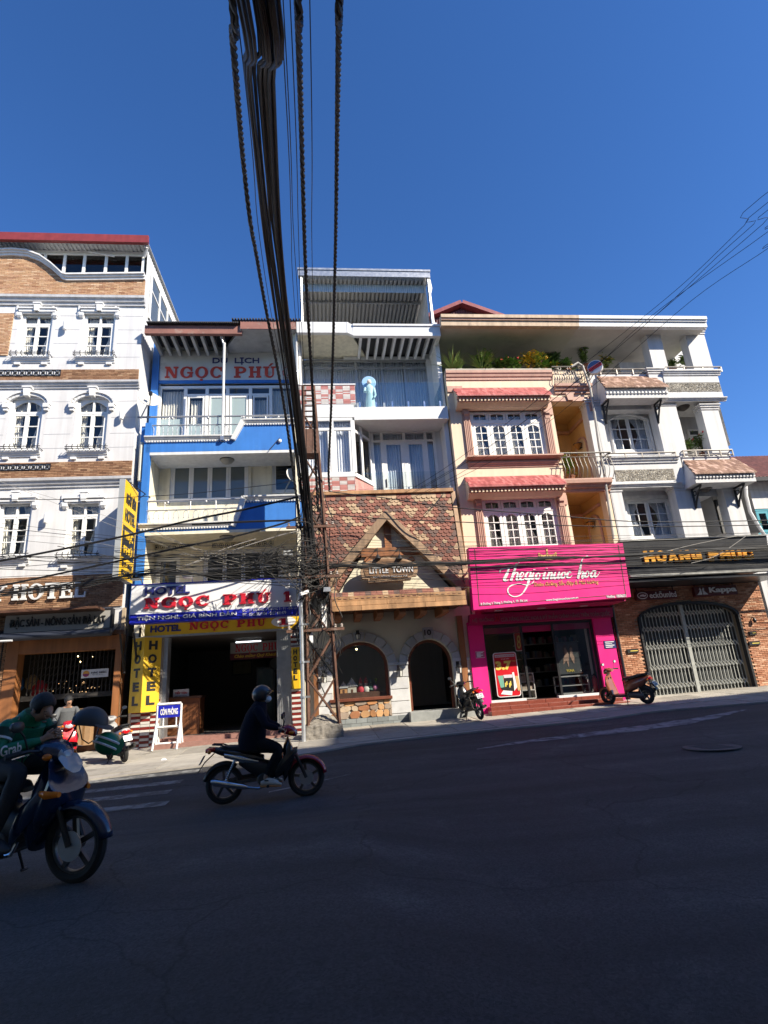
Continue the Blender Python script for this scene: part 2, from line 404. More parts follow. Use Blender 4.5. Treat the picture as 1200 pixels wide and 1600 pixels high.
def _ell(cx,cz,rx,rz,a0,a1,n):
    return[(cx+rx*math.cos(lerp(a0,a1,i/n)),cz+rz*math.sin(lerp(a0,a1,i/n)))for i in range(n+1)]
def slab_glyph(mb,ch,x,w,h,y,dp,z,st=.26,th=.13,sf=.13):
    "one slab-serif capital: x left edge, w width, h height, st thick stem and th thin stroke as share of w, sf serif height share"
    S,T,F=st*w,th*w,sf*h;k=[0]
    def R(a,b,c,d):k[0]+=1;mb.box(x+a,y-dp-.0015*k[0],z+b,x+c,y,z+d)
    def P(pts):k[0]+=1;mb.prism([(x+p,z+q)for p,q in pts],y-dp-.0015*k[0],y)
    def ring(cx,rx,rz,cz,ix,iz,a0,a1,n=20):
        o=_ell(cx,cz,rx,rz,a0,a1,n);i=_ell(cx,cz,ix,iz,a0,a1,n)
        for q in range(n):P([o[q],o[q+1],i[q+1],i[q]]);k[0]-=1
    if ch=='N':
        R(.10*w,F,.10*w+T,h-F);R(.82*w-T*.4,0,.82*w+T*.6,h-F);P([(.04*w,h),(.04*w+S*1.25,h),(.82*w+T*.6,0),(.82*w-S*.65,0)]);R(0,0,.36*w,F);R(-.0*w,h-F,.2*w,h);R(.64*w,h-F,w,h)
    elif ch in 'GCOQ':
        e=.92 if ch!='G' else.88
        if ch=='O':ring(.5*w,.5*w,.52*h,.5*h,.5*w-S*.95,.52*h-T*.9,0,2*math.pi,28)
        else:
            ring(.5*w,.5*w,.52*h,.5*h,.5*w-S*.95,.52*h-T*.9,rad(38),rad(322),26)
            R(.80*w,.60*h,.80*w+T*.9,h*.98)
            if ch=='G':R(.72*w,.06*h,.72*w+S*.85,.46*h);R(.54*w,.40*h,w,.40*h+F*.9)
    elif ch=='P':
        R(.12*w,F,.12*w+S,h-F);R(0,0,.12*w+S+.14*w,F);R(0,h-F,.5*w,h)
        ring(.5*w,.46*w,.30*h,.70*h,.46*w-S*.9,.30*h-F*.9,rad(-90),rad(90),14);R(.34*w,.40*h,.5*w,.40*h+F*.9)
    elif ch=='H':
        R(.10*w,F,.10*w+S,h-F);R(.90*w-S,F,.90*w,h-F);R(.10*w+S,.45*h,.90*w-S,.45*h+F*.9)
        for a in(0,.58*w):R(a,0,a+.42*w,F);R(a,h-F,a+.42*w,h)
    elif ch=='U':
        R(.12*w,.32*h,.12*w+S,h-F);R(.84*w-T,.32*h,.84*w,h-F);R(0,h-F,.48*w,h);R(.62*w,h-F,w,h)
        o=_ell(.48*w,.33*h,.36*w,.35*h,rad(180),rad(360),14);i=_ell(.53*w,.33*h,.31*w-T+.02*w,.35*h-F*.9,rad(180),rad(360),14)
        i[0]=(.12*w+S,.33*h);i[-1]=(.84*w-T,.33*h)
        for q in range(14):P([o[q],o[q+1],i[q+1],i[q]]);k[0]-=1
    elif ch=='1':
        R(.5*w-S*.75,F,.5*w+S*.75,h);R(.08*w,0,.92*w,F);P([(.5*w-S*.75,h),(.5*w-S*.75,h-F*1.4),(.06*w,h-F*2.2),(.06*w,h-F*1.4)])
    elif ch=='T':
        R(.5*w-S/2,F,.5*w+S/2,h-F);R(.26*w,0,.74*w,F);R(0,h-F,w,h);R(0,h-F*2.4,T*.8,h-F);R(w-T*.8,h-F*2.4,w,h-F)
    elif ch=='E':
        R(.12*w,F,.12*w+S,h-F);R(0,0,w,F);R(0,h-F,.94*w,h);R(.12*w+S,.46*h,.7*w,.46*h+F*.9);R(w-T*.8,F,w,F*2.6);R(.94*w-T*.8,h-F*2.6,.94*w,h-F);R(.7*w,.36*h,.7*w+T*.6,.64*h)
    elif ch=='L':
        R(.12*w,F,.12*w+S,h-F);R(0,0,w,F);R(0,h-F,.12*w+S+.14*w,h);R(w-T*.8,F,w,F*2.8)
    elif ch=='Y':
        R(.5*w-S/2,F,.5*w+S/2,.46*h);R(.26*w,0,.74*w,F);P([(.06*w,h-F),(.06*w+S,h-F),(.5*w+S/2,.46*h),(.5*w-S/2,.46*h)]);P([(.94*w-T,h-F),(.94*w,h-F),(.5*w+S/2,.46*h),(.5*w,.46*h)]);R(0,h-F,.42*w,h);R(.64*w,h-F,w,h)
    return k
def slab_text(parent,txt,u0,z0,u1,z1,y,mat,dp=.05,gap=.12,marks={},name='letter',slope=0.0,st=.26,wd={}):
    "row of separate raised slab-serif letters filling a box; marks: index -> 'dot' or 'acute'"
    ws=[(.55 if c==' ' else wd.get(c,.62 if c=='1' else 1.0))for c in txt]
    tot=sum(ws)+gap*(len(ws)-1);s=(u1-u0)/tot;x=u0
    for i,c in enumerate(txt):
        if c!=' ':
            mb=MB();z=z0+slope*(x-u0);slab_glyph(mb,c,x,ws[i]*s,z1-z0,y,dp,z,st=st)
            h=z1-z0;cx=x+ws[i]*s/2
            if marks.get(i)=='dot':mb.box(cx-h*.1,y-dp,z-h*.28,cx+h*.1,y,z-h*.1)
            if marks.get(i)=='acute':mb.prism([(cx-h*.08,z+h*1.06),(cx+h*.06,z+h*1.06),(cx+h*.3,z+h*1.3),(cx+h*.1,z+h*1.3)],y-dp,y)
            mb.build(name,mat,parent)
        x+=(ws[i]+gap)*s
def ribbon(mb,pts,wd,y,dp=.012,slant=.004):
    "flat stroke of changing width along smooth points (u, z, width factor)"
    P=[]
    n=len(pts)
    for i in range(n-1):
        p0,p1,p2,p3=pts[max(i-1,0)],pts[i],pts[i+1],pts[min(i+2,n-1)]
        for j in range(6):
            t=j/6;t2,t3=t*t,t*t*t
            P.append(tuple(.5*(2*b+(c-a)*t+(2*a-5*b+4*c-d)*t2+(3*b-a-3*c+d)*t3)for a,b,c,d in zip(p0,p1,p2,p3)))
    P.append(tuple(pts[-1]));k=len(P);vs=[]
    for i in range(k):
        a,b=P[max(i-1,0)],P[min(i+1,k-1)];dx,dz=b[0]-a[0],b[1]-a[1];l=math.hypot(dx,dz)or 1
        nx,nz=-dz/l*wd*P[i][2]/2,dx/l*wd*P[i][2]/2;yy=y-dp-slant*i/k
        vs+=[(P[i][0]+nx,yy,P[i][1]+nz),(P[i][0]-nx,yy,P[i][1]-nz)]
    mb.add(vs,[(2*i,2*i+1,2*i+3,2*i+2)for i in range(k-1)])
# ------------------------------------------------------------ ground, road, pavement
ASPH=M('asphalt',(.043,.042,.044),.88,.28,.55,.8,260,dirt=((.075,.073,.07),1.1,.55,.55))
def asphalt_detail(m):
    "coarse chippings and a net of fine cracks"
    t=m.node_tree;N=t.nodes;L=t.links;b=N['Principled BSDF'];cur=b.inputs['Base Color'].links[0].from_socket;tc=N.new('ShaderNodeTexCoord')
    v=N.new('ShaderNodeTexVoronoi');v.inputs['Scale'].default_value=70;L.new(tc.outputs['Object'],v.inputs['Vector']);mp=N.new('ShaderNodeMapRange');mp.inputs['To Min'].default_value=.6;mp.inputs['To Max'].default_value=1.7;L.new(v.outputs['Color'],mp.inputs[0])
    mx=N.new('ShaderNodeMix');mx.data_type='RGBA';mx.blend_type='MULTIPLY';mx.inputs[0].default_value=1;L.new(cur,mx.inputs[6]);L.new(mp.outputs[0],mx.inputs[7])
    n=N.new('ShaderNodeTexNoise');n.inputs['Scale'].default_value=1.5;n.inputs['Detail'].default_value=6;L.new(tc.outputs['Object'],n.inputs['Vector']);ad=N.new('ShaderNodeVectorMath');ad.operation='MULTIPLY_ADD';ad.inputs[1].default_value=(.9,.9,0);L.new(n.outputs['Color'],ad.inputs[0]);L.new(tc.outputs['Object'],ad.inputs[2])
    w=N.new('ShaderNodeTexVoronoi');w.feature='DISTANCE_TO_EDGE';w.inputs['Scale'].default_value=.32;L.new(ad.outputs[0],w.inputs['Vector']);cr=N.new('ShaderNodeMapRange');cr.inputs['From Max'].default_value=.006;cr.inputs['To Min'].default_value=.35;L.new(w.outputs['Distance'],cr.inputs[0])
    m2=N.new('ShaderNodeMix');m2.data_type='RGBA';m2.blend_type='MULTIPLY';m2.inputs[0].default_value=.8;L.new(mx.outputs[2],m2.inputs[6]);L.new(cr.outputs[0],m2.inputs[7]);mq=N.new('ShaderNodeMapping');mq.inputs['Rotation'].default_value=(0,0,-YAW);mq.inputs['Scale'].default_value=(.05,.9,1);L.new(tc.outputs['Object'],mq.inputs[0]);n3=N.new('ShaderNodeTexNoise');n3.inputs['Scale'].default_value=1.4;n3.inputs['Detail'].default_value=5;L.new(mq.outputs[0],n3.inputs['Vector']);mr=N.new('ShaderNodeMapRange');mr.inputs['From Min'].default_value=.35;mr.inputs['From Max'].default_value=.65;mr.inputs['To Min'].default_value=.68;mr.inputs['To Max'].default_value=1.4;L.new(n3.outputs[0],mr.inputs[0]);m3=N.new('ShaderNodeMix');m3.data_type='RGBA';m3.blend_type='MULTIPLY';m3.inputs[0].default_value=1;L.new(m2.outputs[2],m3.inputs[6]);L.new(mr.outputs[0],m3.inputs[7]);L.new(m3.outputs[2],b.inputs['Base Color'])
asphalt_detail(ASPH)
PAVE=M('pavement_concrete',(.33,.30,.26),.9,.2,1.4,.35,130,dirt=((.13,.125,.115),2.2,.55,.6))
PAINTW=M('worn_road_paint',(.22,.22,.21),.8,.3,6,dirt=((.055,.055,.055),4,.43,.9))
SUN_STREAK=M('painted_sun_streak',(.24,.24,.24),.9,.4,3,dirt=((.05,.05,.052),4,.47,.95))  # streak of sunlight on the road, put into the colour
EDGE=[gpx(*p)for p in((-120,1262),(60,1232),(170,1216),(313,1199),(400,1189),(480,1180),(560,1165),(700,1149),(820,1137),(921,1128),(1020,1113),(1200,1098))]
def edge_y(u):
    if u<=EDGE[0][0]:return EDGE[0][1]
    for a,b in zip(EDGE,EDGE[1:]):
        if u<=b[0]:return lerp(a[1],b[1],(u-a[0])/(b[0]-a[0]))
    return EDGE[-1][1]
def sheet(name,mat,yfun0,yfun1,u0,u1,nu,ny,dz,kind='structure',jit=0.0):
    vs,fs=[],[]
    for i in range(nu+1):
        u=lerp(u0,u1,i/nu);a,b=yfun0(u),yfun1(u)
        for j in range(ny+1):
            y=lerp(a,b,j/ny);vs.append(W(u,y,gz(u,y)+dz))
    for i in range(nu):
        for j in range(ny):
            k=i*(ny+1)+j;fs.append((k,k+ny+1,k+ny+2,k+1))
    me=bpy.data.meshes.new(name);me.from_pydata([tuple(v)for v in vs],[],fs);me.materials.append(mat)
    o=bpy.data.objects.new(name,me);COL.objects.link(o);return tag(o,kind=kind)
mb=MB();mb.quad((-300,-300,-1.3),(300,-300,-1.3),(300,300,-1.3),(-300,300,-1.3))
tag(mb.build('ground',PAVE),kind='structure')
road=sheet('road',ASPH,lambda u:-18.6,lambda u:edge_y(u)+.05,-40,60,200,30,0)
PAVH=.035
pav=sheet('pavement',PAVE,edge_y,lambda u:1.0,-40,60,200,12,PAVH)
mb=MB()
for i in range(200):
    a,b=lerp(-40,60,i/200),lerp(-40,60,(i+1)/200);ya,yb=edge_y(a),edge_y(b)
    mb.quad((a,ya,gz(a,ya)-.1),(b,yb,gz(b,yb)-.1),(b,yb,gz(b,yb)+PAVH),(a,ya,gz(a,ya)+PAVH))
mb.build('kerb',PAVE,pav,off=(0,0,0))if False else tag(mb.build('kerb',PAVE),kind='structure')
tag(sheet('far_pavement',PAVE,lambda u:-22.5,lambda u:-18.6,-40,60,100,3,.12),kind='structure')
SLAB=M('pavement_slab',(.38,.35,.30),.9,.2,3,.35,110,rnd=.28,dirt=((.14,.135,.12),2.0,.55,.55))
_slab={}
def pave_slab(u0,u1,y0,y1):
    me=bpy.data.meshes.new('paving_slab');g=.012;h=PAVH+.008+random.uniform(0,.006)
    pts=[(u0+g,y0+g),(u1-g,y0+g),(u1-g,y1-g),(u0+g,y1-g)]
    vs=[tuple(W(u,y,gz(u,y)+h))for u,y in pts]+[tuple(W(u,y,gz(u,y)+PAVH-.01))for u,y in pts]
    me.from_pydata(vs,[],[(0,1,2,3),(4,5,1,0),(5,6,2,1),(6,7,3,2),(7,4,0,3)]);me.materials.append(SLAB)
    o=bpy.data.objects.new('paving_slab',me);COL.objects.link(o);o.parent=pav
u=-9.5
while u<14:
    du=1.0
    y=.55
    while True:
        y0=y-.95
        if y0<max(edge_y(u),edge_y(u+du))+.12:break
        pave_slab(u,u+du,y0,y);y=y0
    u+=du
for(xa,ya,xb,yb,wpx)in((165,1223.5,313,1204,7),(160,1236,284,1221,7),(160,1249,266,1237,8),(160,1266,262,1255,9)):
    (ua,va),(ub,vb)=gpx(xa,ya),gpx(xb,yb);hw=.17;ua=-16
    n=24;vs=[];fs=[]
    for i in range(n+1):
        u=lerp(ua,ub,i/n)
        for s in(-1,1):y=vb+s*hw;vs.append(tuple(W(u,y,gz(u,y)+.005)))
    fs=[(2*i,2*i+2,2*i+3,2*i+1)for i in range(n)]
    me=bpy.data.meshes.new('crossing_stripe');me.from_pydata(vs,[],fs);me.materials.append(PAINTW)
    o=bpy.data.objects.new('crossing_stripe',me);COL.objects.link(o);o.parent=road
def road_mark(name,pts,mat,dz=.006):
    "long flat mark on the asphalt: list of (pixel x, y centre, half width m)"
    P=[(*gpx(x,y),h)for x,y,h in pts];vs=[]
    Q=[]
    for a,b in zip(P,P[1:]):
        for j in range(8):Q.append(tuple(lerp(p,q,j/8)for p,q in zip(a,b)))
    Q.append(P[-1])
    for u,y,h in Q:
        for s in(-1,1):yy=y+s*h*random.uniform(.8,1.15);vs.append(tuple(W(u,yy,gz(u,yy)+dz)))
    me=bpy.data.meshes.new(name);me.from_pydata(vs,[],[(2*i,2*i+2,2*i+3,2*i+1)for i in range(len(Q)-1)]);me.materials.append(mat)
    o=bpy.data.objects.new(name,me);COL.objects.link(o);o.parent=road
road_mark('lane_line',[(420,1238,.05),(470,1228,.05),(548,1210,.05)],PAINTW)
road_mark('sun_streak',[(745,1171,.03),(830,1158,.16),(930,1147,.26),(1040,1133,.34),(1110,1121,.22),(1165,1109,.04)],SUN_STREAK)  # pale lens of sunlight painted flat on the asphalt
mu,my=gpx(1112,1168);mo=thing('manhole_cover','flat round manhole cover set in the dark road at right','manhole cover',mu,my,gz(mu,my))
mb=MB();mb.lathe([(.46,0),(.46,.012),(.40,.014)],(mu,my,gz(mu,my)),28)
COVM=M('cast_iron_cover',(.085,.08,.078),.8,.2,9,.3,60);mb.build('cover_ring',COVM,mo)
mb=MB();mb.lathe([(.385,0),(.385,.012)],(mu,my,gz(mu,my)),28)
for k in range(-3,4):mb.box(mu-.25,my+k*.09-.015,gz(mu,my)+.012,mu+.25,my+k*.09+.015,gz(mu,my)+.019)
mb.build('cover_plate',COVM,mo)
# ------------------------------------------------------------ brickwork
BRK_TAN=M('tan_brick',(.5,.4,.3),.9,.12,14,.3,120,tint=['#b8926f','#c6a27f','#ac8464','#ccab8a','#966c50','#bd977a','#b08966','#d2b597','#a17a5c','#ba9273'])
BRK_BRN=M('brown_brick',(.4,.3,.2),.9,.14,14,.3,120,tint=['#8a664c','#9a7558','#7a563e','#a68263','#6c4c38','#937054','#8d684e','#b08f70','#805c44','#9d795c'])
BRK_RED=M('red_brick',(.4,.25,.2),.9,.14,14,.3,120,tint=['#bd8464','#c99373','#ae7556','#d3a384','#9f674b','#c28c6c','#dbb394','#b57b5c','#cd9b7b','#a97152'])
def bricks(parent,mat,u0,z0,u1,z1,y,bw=.2,bh=.058,th=.028,inside=None,name='brick_facing',mortar=None,back=True):
    "running-bond facing of single chamfered bricks, joined because each is only a few pixels"
    mb=MB();r=0;z=z0;j=.008
    while z<z1-.01:
        zt=min(z+bh,z1);u=u0-(bw/2 if r%2 else 0)
        while u<u1-.005:
            a,b=max(u,u0),min(u+bw,u1)
            if b-a>.02 and(inside is None or inside((a+b)/2,(z+zt)/2)):
                mb.cur=random.random()*.999+.0005;mb.brick(a+j/2,z+j/2,b-j/2,zt-j/2,y-th-random.uniform(0,.006),y,.003)
            u+=bw
        z+=bh;r+=1
    return mb.build(name,mat,parent,kind='stuff')
# ------------------------------------------------------------ brick and white plaster hotel at left
LBU0,LBU1=-16.4,-7.9
lb=thing('hotel_building','white plaster hotel with tan brick bands and white casement windows at far left','building',-12,0,.2)
win_rows=[]
for kind,lst,y0,y1 in(('flat',((31,79),(128.7,178)),490,558),('arch',((13.5,64),(117.5,167)),623,704),('flat',((-5,46),(103,154)),786,871)):
    for xa,xb in lst:
        u0,z0,u1,z1=rc(xa,y0,xb,y1);win_rows.append([kind,u0,z0,u1,z1])
du=win_rows[1][1]-win_rows[0][1]
for base in(0,2,4):
    k,u0,z0,u1,z1=win_rows[base]
    win_rows+=[[k,u0-du,z0,u1-du,z1],[k,u0-2*du,z0,u1-2*du,z1]]
zc=lambda py,px=110,y=0:uz(px,py,y)[1]
Z_band3b,Z_band3t=zc(952),zc(899)
GU0,GU1=uz(10,1060)[0],uz(189,1060)[0];GZ0,GZ1=.25,zc(996)
mb=MB();ztop=zc(432)
wall_holes(mb,LBU0,0.0,LBU1,ztop,[(w_[1],w_[2],w_[3],w_[4])for w_ in win_rows]+[(GU0,GZ0,GU1,GZ1),(LBU0+.3,GZ0,GU0-.75,GZ1)],0,.3)
mb.build('wall',WHITE,lb)
mb=MB();mb.quad((LBU1,.001,0),(LBU1,14,0),(LBU1,14,14.2),(LBU1,.001,14.2));mb.quad((LBU0,14,0),(LBU1,14,0),(LBU1,14,17.4),(LBU0,14,17.4));mb.quad((LBU0,0,0),(LBU0,0,ztop),(LBU0,14,ztop),(LBU0,14,0))
mb.build('side_wall',WHITE,lb)
mb=MB()
for py in(493.5,515,536.5,558):
    z=zc(py);mb.box(LBU0,-.006,z-.008,LBU1+.003,0,z+.008)
for py in(627.5,653,678,700):z=zc(py);mb.box(LBU0,-.006,z-.008,LBU1+.003,0,z+.008)
segs=[]
JOINT=M('plaster_joint',(.33,.34,.37),.9,.1,5)
mbj=MB()
for py in(493.5,515,536.5,558,627.5,653,678,700):
    z=zc(py);cuts=sorted([(w_[1]-.12,w_[3]+.12)for w_ in win_rows if w_[2]-.4<z<w_[4]+.3]);x=LBU0
    for a,b in cuts+[(LBU1,LBU1)]:
        if a>x:mbj.box(x,-.004,z-.006,min(a,LBU1),.0,z+.006)
        x=max(x,b)
mbj.build('plaster_joint',JOINT,lb,kind='stuff')
def hood_flat(u0,u1,z):
    mb=MB();mb.box(u0-.10,-.10,z+.02,u1+.10,0,z+.13);mb.box(u0-.14,-.14,z+.13,u1+.14,0,z+.18)
    mb.box(u0-.02,-.06,z-.03,u1+.02,0,z+.02)
    for s in(u0-.17,u1+.01):
        mb.box(s,-.08,z-.12,s+.16,0,z+.02);mb.prismx([(0,z-.22),(-.05,z-.2),(-.1,z-.12),(0,z-.12)],s+.02,s+.14);mb.box(s-.05,-.05,z-.14,s+.01,0,z+.30)
    c=(u0+u1)/2;mb.prism([(c-.07,z+.02),(c+.07,z+.02),(c+.11,z+.32),(c-.11,z+.32)],-.17,0);mb.box(c-.13,-.19,z+.30,c+.13,0,z+.36)
    mb.build('window_hood',TRIMW,lb)
def hood_arch(u0,u1,z,rise):
    mb=MB();c=(u0+u1)/2;hw=(u1-u0)/2;n=14
    for r,t,o in((0.03,.10,.08),(.13,.06,.13)):
        pts=[(c+(hw+r+.06)*-math.cos(math.pi*i/n),z-rise+(rise+r+.06)*math.sin(math.pi*i/n))for i in range(n+1)]
        for a,b in zip(pts,pts[1:]):
            d=Vector((b[0]-a[0],b[1]-a[1]));nn=Vector((-d.y,d.x)).normalized()*t
            mb.prism([a,b,(b[0]+nn.x,b[1]+nn.y),(a[0]+nn.x,a[1]+nn.y)],-o,0)
    for s in(u0-.22,u1+.04):mb.box(s,-.14,z-rise-.10,s+.18,0,z-rise+.04);mb.box(s+.03,-.10,z-rise-.2,s+.15,0,z-rise-.1)
    mb.prism([(c-.07,z+.02),(c+.07,z+.02),(c+.12,z+.34),(c-.12,z+.34)],-.2,0);mb.box(c-.15,-.22,z+.32,c+.15,0,z+.38)
    mb.build('window_hood',TRIMW,lb)
def planter_rail(u0,u1,z):
    mb=MB();a,b,d=u0-.16,u1+.16,.22
    mb.box(a,-d,z+.05,b,-d+.02,z+.075);mb.box(a,-d,z-.02,b,-d+.02,z);mb.box(a,-d,z-.02,a+.02,0,z+.0);mb.box(b-.02,-d,z-.02,b,0,z)
    n=8
    for i in range(n):
        x=lerp(a+.06,b-.06,i/(n-1));mb.tube([(x,-.02,z-.05),(x,-d*.6,z-.03),(x,-d-.03,z+.02),(x,-d-.01,z+.12),(x,-d+.04,z+.15)],.012,5)
    mb.build('planter_rail',IRON,lb,smooth=True)
    mb=MB();cornice(mb,u0-.12,u1+.12,z-.24,z-.03,0,.14);mb.box(u0-.02,-.07,z-.32,u0+.16,0,z-.24);mb.box(u1-.16,-.07,z-.32,u1+.02,0,z-.24);mb.build('window_sill',TRIMW,lb)
for k,u0,z0,u1,z1 in win_rows:
    grid_window(lb,u0,z0,u1,z1,.07,2,3,1,transom=.2 if k=='flat' else.24,fw=.08,sw=.055,d=.09,arch=.0 if k=='flat' else.22,roomd=1.2)
    (hood_flat(u0,u1,z1)if k=='flat' else hood_arch(u0,u1,z1,.28));planter_rail(u0,u1,z0)
def curve_top(u):
    pts=CURVE
    for a,b in zip(pts,pts[1:]):
        if a[0]<=u<=b[0]:return lerp(a[1],b[1],(u-a[0])/(b[0]-a[0]))
    return pts[-1][1]if u>pts[-1][0]else pts[0][1]
cpx=[(22,392.5),(45,394.5),(65,402),(82,414),(92,423),(99,429.5),(106,431.5),(226,430)]
CURVE=[uz(x,y,-.05)for x,y in cpx];cu=CURVE[0][0]
CURVE=[(2*cu-a,b)for a,b in CURVE[::-1]]+CURVE[1:]
MORT=M('brick_mortar','#a9987f',.95,.12,20)
ztopb=zc(467)
mb=MB();P=[(u_,z_-.05)for u_,z_ in CURVE if LBU0<u_<LBU1];P=[(LBU0,curve_top(LBU0)-.05)]+P+[(LBU1,P[-1][1])]
mb.prism([(LBU0,ztop-1.0)]+P[:0]+[(LBU0,ztop-1.0)][:0]+[(LBU1,ztop-1.0)]+P[::-1],.0,.22)if False else mb.prism([(LBU0,ztopb-.05),(LBU1,ztopb-.05)]+P[::-1],-.004,.24)
mb.build('parapet',MORT,lb)
bricks(lb,BRK_TAN,LBU0,ztopb,LBU1,max(z for _,z in CURVE),-.004,inside=lambda u,z:z<curve_top(u)-.17)
mb=MB()
for a,b in zip(P,P[1:]):
    for(t0,t1,o)in((-.16,-.07,.10),(-.07,.0,.16),(.0,.06,.22)):
        mb.hexa([(a[0],-o,a[1]+t0),(b[0],-o,b[1]+t0),(b[0],.26,b[1]+t0),(a[0],.26,a[1]+t0),(a[0],-o,a[1]+t1),(b[0],-o,b[1]+t1),(b[0],.26,b[1]+t1),(a[0],.26,a[1]+t1)])
mb.build('parapet_coping',TRIMW,lb)
def band(py0,py1):
    z0,z1=zc(py1),zc(py0);mb=MB();mb.box(LBU0,-.012,z0,LBU1+.004,-.001,z1);mb.build('mortar_bed',MORT,lb)
    bricks(lb,BRK_BRN,LBU0,z0,LBU1+.004,z1,-.012)
band(578,598);band(722,750);band(899,951)
z0,z1=zc(556),zc(491);mb=MB();ua,ub=uz(-60,520)[0],uz(18,520)[0];mb.box(ua,-.012,z0,ub,-.001,z1);mb.build('mortar_bed',MORT,lb);bricks(lb,BRK_TAN,ua,z0,ub,z1,-.012)
for py0,py1,o in((466,478.5,.22),(597.5,607.5,.18),(748.5,762,.2)):
    mb=MB();cornice(mb,LBU0,LBU1+.06,zc(py1),zc(py0),0,o);mb.build('cornice',GREYT,lb)
for px0,px1,py0,py1 in((-60,95,578,587.5),(-60,79,726,735.5)):
    u0,z0,u1,z1=rc(px0,py0,px1,py1,-.05);mb=MB();h=z1-z0
    mb.box(u0,-.07,z0,u1,-.045,z0+.02);mb.box(u0,-.07,z1-.02,u1,-.045,z1)
    n=int((u1-u0)/(h*.95));st=(u1-u0)/n
    for i in range(n):
        c=u0+(i+.5)*st;mb.box(u0+i*st-.008,-.068,z0,u0+i*st+.008,-.047,z1)
        mb.bar((u0+i*st,-.06,z0),(u0+(i+1)*st,-.058,z1),.018);mb.bar((u0+i*st,-.055,z1),(u0+(i+1)*st,-.053,z0),.018)
        mb.tube([(c+h*.22*math.cos(a*math.pi/4),-.06,(z0+z1)/2+h*.22*math.sin(a*math.pi/4))for a in range(9)],.01,4)
    mb.box(u1-.02,-.07,z0,u1,-.045,z1);mb.build('ornamental_grille',IRON,lb)
    mb=MB();mb.box(u0,-.046,z0+.002,u1-.002,-.04,z1-.002);mb.build('grille_backing',TRIMW,lb)
LAMPW=M('lamp_white',(.75,.75,.73),.4,.03)
for n,(px,py0,py1)in enumerate(((103,502,515),(190.5,643,655),(73,803,817),(-20,502,515))):
    u,zt=uz(px,py0,-.12);_,zb=uz(px,py1,-.12)
    lab=['white cylinder wall lamp between the two topmost hotel windows','white cylinder wall lamp beside the right arched window, near the blue pillar','white cylinder wall lamp between the lowest row of hotel windows','white cylinder wall lamp left of the top row windows'][n]
    if px<0:continue
    t=thing('wall_lamp',lab,'wall lamp',u,0,zb,'cylinder lamps on the white hotel wall')
    mb=MB();mb.lathe([(.065,0),(.07,.02),(.07,zt-zb-.02),(.06,zt-zb)],(u,-.13,zb),14);mb.build('lamp_body',LAMPW,t,smooth=True)
    mb=MB();mb.box(u-.03,-.07,(zb+zt)/2-.03,u+.03,0,(zb+zt)/2+.03);mb.build('bracket',TRIMW,t)
REDR=M('red_painted_fascia',(.23,.035,.035),.5,.12,5,streak=.15)
CORR=M('corrugated_white_sheet',(.55,.56,.57),.5,.1,3,streak=.15)
mb=MB();zr0,zr1=zc(379,120,-.35),zc(366.5,120,-.35);mb.box(LBU0-.5,-.40,zr0,LBU1+.12,-.30,zr1);mb.box(LBU0-.5,-.46,zr0-.02,LBU1+.16,-.40,zr0+.10)
mb.build('roof_fascia',REDR,lb)
mb=MB();n=60
for i in range(n):
    a,b=lerp(LBU0-.5,LBU1+.1,i/n),lerp(LBU0-.5,LBU1+.1,(i+.5)/n);mb.box(a,-.30,zr0+.06,b,14,zr0+.10)
mb.box(LBU0-.5,-.30,zr0+.10,LBU1+.1,14,zr0+.12);mb.build('roof_sheet',CORR,lb)
yg=.12;gw=MB();zsill=zc(428,120,yg);ztr=zc(396.5,120,yg);ztp=zr0+.06
gw.box(LBU0,yg,ztr-.05,LBU1,yg+.06,ztr+.05);gw.box(LBU0,yg,zsill-.3,LBU1,yg+.05,zsill-.2);gw.box(LBU0,yg,ztp-.12,LBU1,yg+.05,ztp)
lows=[uz(x,411,yg)[0]for x in(100.5,131.5,165.5,198)];ups=[uz(x,391,yg)[0]for x in(36,85,135,183.5)]
st=lows[1]-lows[0]
lows=[lows[0]-st*k for k in range(8,0,-1)]+lows+[lows[-1]+st*.85];st2=ups[1]-ups[0];ups=[ups[0]-st2*k for k in range(5,0,-1)]+ups+[lows[-1]]
for x in lows:gw.box(x-.05,yg-.004,zsill-.3,x+.05,yg+.064,ztr)
for x in ups:gw.box(x-.035,yg-.004,ztr,x+.035,yg+.064,ztp)
gfr=gw.build('terrace_glazing',WFRAME,lb)
DGL=glass('dark_glass',(.35,.38,.40),.9)
for a,b in zip(lows,lows[1:]):pane(gfr,a+.05,zsill-.2,b-.05,ztr-.05,yg+.03,DGL)
for a,b in zip(ups,ups[1:]):pane(gfr,a+.035,ztr+.05,b-.035,ztp-.12,yg+.03,DGL)
mb=MB();recess(mb,LBU0+.1,ztop-.3,LBU1-.15,ztp-.02,yg+.1,9);mb.build('terrace_room',ROOM,lb)
mb=MB()
for a,b in(((-.2,zsill-.2),(1.5,ztp)),):pass
ux=uz(136,386,-.2)[0];mb.tube([(ux,.06,ztp-.1),(ux+.9,.04,zsill+.75)],.03,6);mb.build('roof_stay',TRIMW,lb,smooth=True);mb=MB();mb.tube([(uz(226,380,-.2)[0],-.2,zr0),(uz(229,394,-.2)[0],-.15,ztr+.1),(uz(222,400,-.2)[0],.05,ztr-.15)],.05,8);mb.build('drain_pipe',TRIMW,lb,smooth=True)
mb=MB();n=70;zlo=13.9
for i in range(n):
    a,b,c=[lerp(.0,12.0,(i+k)/n)for k in(0,.5,1)]
    mb.quad((LBU1,a,zlo),(LBU1+.02,b,zlo),(LBU1+.02,b,zr0),(LBU1,a,zr0));mb.quad((LBU1+.02,b,zlo),(LBU1,c,zlo),(LBU1,c,zr0),(LBU1+.02,b,zr0))
mb.build('side_cladding',CORR,lb)
